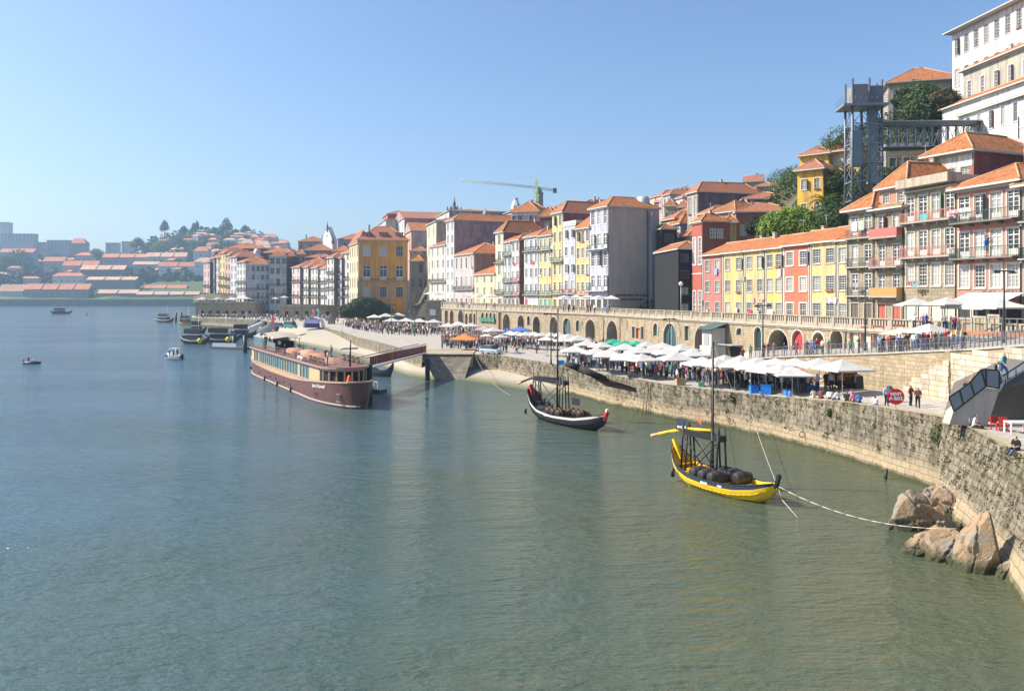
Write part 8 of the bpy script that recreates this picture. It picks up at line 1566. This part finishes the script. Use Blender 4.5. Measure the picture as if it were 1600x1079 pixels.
pn(1277, 613, 4.5, 'talk', 'lavender', 'navy', 'tall person in pale lavender shirt and navy trousers under the parasol edge', .4, sc=1.1); pn(1299, 610, 4.6, 'stand', 'lavender', 'black', 'person in lavender shirt standing behind the seated group', 2.8); pn(1313, 609, 4.65, 'stand', 'orange', 'navy', 'person in orange top standing behind the seated group', 2.9); pn(1340, 606, 4.75, 'stand', 'red', 'blue', 'person in bright red top at the right of the market', .2); pn(1325, 606, 4.7, 'phone', 'grey', 'navy', 'person in grey top between the orange one and the red one', .8); pn(1290, 607, 4.55, 'stand', 'navy', 'black', 'person in navy between the two lavender shirts', .5)
for i, (px, py, t, b) in enumerate(((1272, 622, 'cream', 'cream'), (1281, 623, 'maroon', 'brown'), (1296, 624, 'white', 'black'), (1310, 626, 'white', 'navy'), (1323, 628, 'black', 'black'), (1334, 629, 'pink', 'brown'), (1343, 630, 'blue', 'navy'), (1331, 624, 'pink', 'grey'))):
    pn(px, py, zq(px), 'sit2', t, b, 'person in %s top sitting on the quay edge, %s in the picnic group' % (t, ['first from left', 'second from left', 'third from left', 'fourth from left', 'fifth from left', 'sixth from left', 'rightmost', 'behind the rightmost'][i]), random.uniform(2.4, 3.6))
pn(1233, 614, 4.55, 'sit', 'blue', 'blue', 'child in blue sitting on the low blue crate', 2.4, sc=.8); pn(1186, 602, 4.0, 'phone', 'brown', 'grey', 'vendor in brown behind the blue crates', .2); pn(1072, 597, 3.8, 'stand', 'red', 'white', 'person in red and white behind the cardboard box', 1.0); pn(1208, 600, 4.0, 'phone', 'pink', 'grey', 'vendor in pink behind the white and orange box', .3)
pn(1019, 588, 3.75, 'talk', 'navy', 'black', 'person in navy at the stall right of the clothes rails', .9); pn(1092, 597, 3.8, 'stand', 'black', 'black', 'person in black behind the green crate', -.5)
pn(1538, 395, ZY(392, 79.5), 'phone', 'light blue', 'blue', 'person in light blue leaning on the balcony of the salmon house', .2).location = (PX(1538, 79.0), 79.0 - .2, ZY(391, 79.0))
for px, py, t, b, lab in ((1520, 634, 'black', 'grey', 'lower climber on the bridge stair, only the dark head showing'), (1531, 625, 'orange', 'grey', 'upper climber on the bridge stair, only the head showing'), (1570, 606, 'black', 'navy', 'person in black on the stair landing'), (1574, 604, 'white', 'white', 'person with white and red wrap on the stair landing'), (1581, 594, 'teal', 'blue', 'person in teal top and blue trousers coming down the upper stair')):
    v = q2(px, py); person((v.x, YB + .9, v.z), 'walk', t, b, lab, .5, True)
for px, x, lab, t in ((265, 0, 'passenger at the bow side of the white motor boat', 'black'), (271, 0, 'passenger in the middle of the white motor boat', 'navy'), (277, 0, 'passenger at the stern of the white motor boat', 'black')): Y = 172.5; person((PX(px, Y), Y, .75), 'stand', t, t, lab, 1.2, False, None, .85)
person(P(46, 568, 0) + Vector((-.2, 0, .1)), 'stand', 'burgundy', 'black', 'person in burgundy standing at the stern of the dinghy', 1, False, None, .8); person(P(52, 568, 0) + Vector((-.1, .2, .1)), 'stand', 'white', 'grey', 'person in white standing in the middle of the dinghy', 1, False, None, .8)
person(P(773, 553, 3.7) + Vector((2.0, .5, 0)), 'stand', 'black', 'navy', 'person in black standing beside the silver blue car', .2)
tops = ['navy', 'black', 'black', 'grey', 'white', 'brown', 'red', 'blue', 'brown', 'teal', 'pink', 'cream', 'burgundy', 'light blue', 'green', 'maroon', 'navy', 'black', 'navy']; bots = ['navy', 'black', 'grey', 'navy', 'brown', 'black', 'blue']
rnd = random.Random(99); NP_ = [0]
def inpoly(px, dpt): return True
def crowd(n, pxr, pyr, zf, place, group, sub=None, poses=('stand', 'talk', 'walk', 'phone', 'stand')):
    seen = {}
    for i in range(n):
        px, py = rnd.uniform(*pxr), rnd.uniform(*pyr) if not callable(pyr) else pyr(rnd.uniform(*pxr), rnd)
        if callable(pyr): py = pyr(px, rnd)
        t, b = rnd.choice(tops), rnd.choice(bots); z = zf(px); po = rnd.choice(poses); act = {'stand': 'standing', 'talk': 'gesturing', 'walk': 'walking', 'phone': 'reading', 'sit': 'sitting', 'sit2': 'sitting'}[po]
        k = (px - pxr[0]) / (pxr[1] - pxr[0]); w_ = ['far left', 'left', 'middle', 'right', 'far right'][min(4, int(k * 5))]
        for _ in range(60):
            lb = 'person in %s top and %s trousers %s, %s %s' % (t, b, act, w_, place)
            if lb not in seen: break
            t, b = rnd.choice(tops), rnd.choice(bots)
        seen[lb] = 1
        person(P(px, py, z), po, t, b, lb, rnd.uniform(-3, 3), False, group); NP_[0] += 1
crowd(22, (536, 612), lambda x, r: r.uniform(503, 512) + (x - 536) * .05, zq, 'of the round tree crowd', 'crowd beside the round tree')
crowd(18, (612, 700), lambda x, r: r.uniform(508, 520) + (x - 612) * .1, zq, 'of the jetty head crowd', 'crowd left of the orange gazebo')
crowd(26, (690, 760), lambda x, r: r.uniform(522, 548), zq, 'of the orange gazebo crowd', 'crowd round the orange gazebo')
crowd(34, (745, 880), lambda x, r: r.uniform(527, 545), zq, 'of the white stalls crowd', 'crowd before the long row of white stalls')
crowd(8, (800, 865), lambda x, r: r.uniform(545, 554), zq, 'by the pale lamp', 'people on the open quay', poses=('sit2', 'stand', 'walk'))
crowd(22, (885, 1010), lambda x, r: r.uniform(566, 578) + (x - 885) * .05, zq, 'among the clothes rails', 'people among the clothes rails')
crowd(24, (1010, 1180), lambda x, r: r.uniform(582, 598), zq, 'of the middle market', 'people in the middle market')
crowd(16, (1185, 1270), lambda x, r: r.uniform(600, 612), zq, 'of the crate stalls', 'people in the market by the crates')
def wpt(px): return interp(MZ, px)
crowd(16, (1148, 1300), lambda x, r: 462 + (H - wpt(x)) * F / (interp(MID, x) + r.uniform(1.0, 3.2)), wpt, 'before the dark arches', 'people on the walkway before the arches')
crowd(34, (1362, 1512), lambda x, r: 462 + (H - wpt(x)) * F / (interp(MID, x) + r.uniform(.6, 4.5)), wpt, 'of the walkway crowd', 'crowd on the sloping walkway')
crowd(2, (1325, 1350), lambda x, r: 462 + (H - wpt(x)) * F / (interp(MID, x) + 2), wpt, 'near the mint shutters', 'people by the mint shutters')
def upy(o): return lambda x, r: 462 + (H - UZ) * F / (yarc(x) + r.uniform(*o))
crowd(10, (668, 790), upy((1, 4)), lambda x: UZ + .3, 'above the small arches', 'people on the upper terrace at the left')
crowd(10, (872, 965), upy((1, 4)), lambda x: UZ + .2, 'below the lilac house', 'people on the terrace below the lilac house')
crowd(8, (1425, 1500), upy((.8, 2.5)), lambda x: UZ + .1, 'by the mint doors', 'people on the terrace by the mint doors')
# far crowds that read as one mass
def mass(name, n, pxr, yr, z, seed, lab=None):
    r = random.Random(seed); m = MB(); cs = ['navy', 'black', 'grey', 'brown', 'black', 'burgundy', 'white', 'teal']; mats = [cl(COLN[c]) for c in cs] + [skinm]
    for _ in range(n):
        px, Y = r.uniform(*pxr), 0; Y = r.uniform(*yr(px)); X = PX(px, Y); a, b = r.randrange(8), r.randrange(4); h_ = r.uniform(.92, 1.05); z0 = z(px)
        m.lathe([(.1, 0), (.14, .45), (.17, .9)], 5, (X, Y, z0), b); m.lathe([(.17, .9), (.22, 1.35), (.1, 1.47)], 5, (X, Y, z0), a); m.lathe([(.07, 1.47), (.1, 1.6), (.07, 1.72), (0, 1.74)], 5, (X, Y, z0), 8)
    return tag(m.build(name, mats, uv=False), kind='stuff')
mass('far_crowd', 330, (312, 530), lambda px: (max(yedge(px) + 3, 300), 384), lambda px: 3.7, 1); mass('square_crowd', 620, (540, 700), lambda px: (yedge(px) + 40 if px < 600 else 205, 300), lambda px: 3.7, 2); mass('market_crowd', 520, (700, 880), lambda px: (158, yarc(px) - 3), lambda px: 3.7, 3); mass('far_terrace_crowd', 70, (308, 392), lambda px: (385, 389), lambda px: 10.9, 4); mass('market_back_crowd', 260, (885, 1110), lambda px: (min(yarc(px) - 8, yedge(px) + 22), yarc(px) - 2), lambda px: 3.8, 5)

mass('stall_front_crowd', 110, (1085, 1262), lambda px: (yedge(px) + 4, yedge(px) + 12), lambda px: zq(px), 9); mass('rail_crowd', 90, (885, 1085), lambda px: (yedge(px) + 5, yedge(px) + 16), lambda px: zq(px), 10)
mass('gazebo_crowd', 170, (690, 790), lambda px: (yedge(px) + 12, yedge(px) + 40), lambda px: 3.7, 8)
for k, (xx, yy) in enumerate(((16.6, -1.2), (26, -2.5), (33, 2.6), (41, -.4), (45.5, -1.5), (12, -2.5))): person(ship.matrix_basis @ Vector((xx, yy, 4.86)), ('talk', 'stand')[k % 2], ('white', 'navy', 'grey', 'black', 'cream', 'blue')[k], 'navy', 'person in %s on the roof deck of the river ship' % ('white', 'navy', 'grey', 'black', 'cream', 'blue')[k], k * 1.3, False, 'people on the ship roof deck')
hz_ = MB(); hz_.box(-1900, 1100, -30, 2050, -3.0, 185); v = bpy.data.materials.new('haze_air'); v.use_nodes = True; t_ = v.node_tree; t_.nodes.clear(); oo = t_.nodes.new('ShaderNodeOutputMaterial'); pv = t_.nodes.new('ShaderNodeVolumePrincipled'); pv.inputs['Color'].default_value = (.5, .72, .95, 1); pv.inputs['Density'].default_value = .00018; pv.inputs['Anisotropy'].default_value = .2; t_.links.new(pv.outputs[0], oo.inputs['Volume'])
hz_.build('haze', v, kind='stuff')
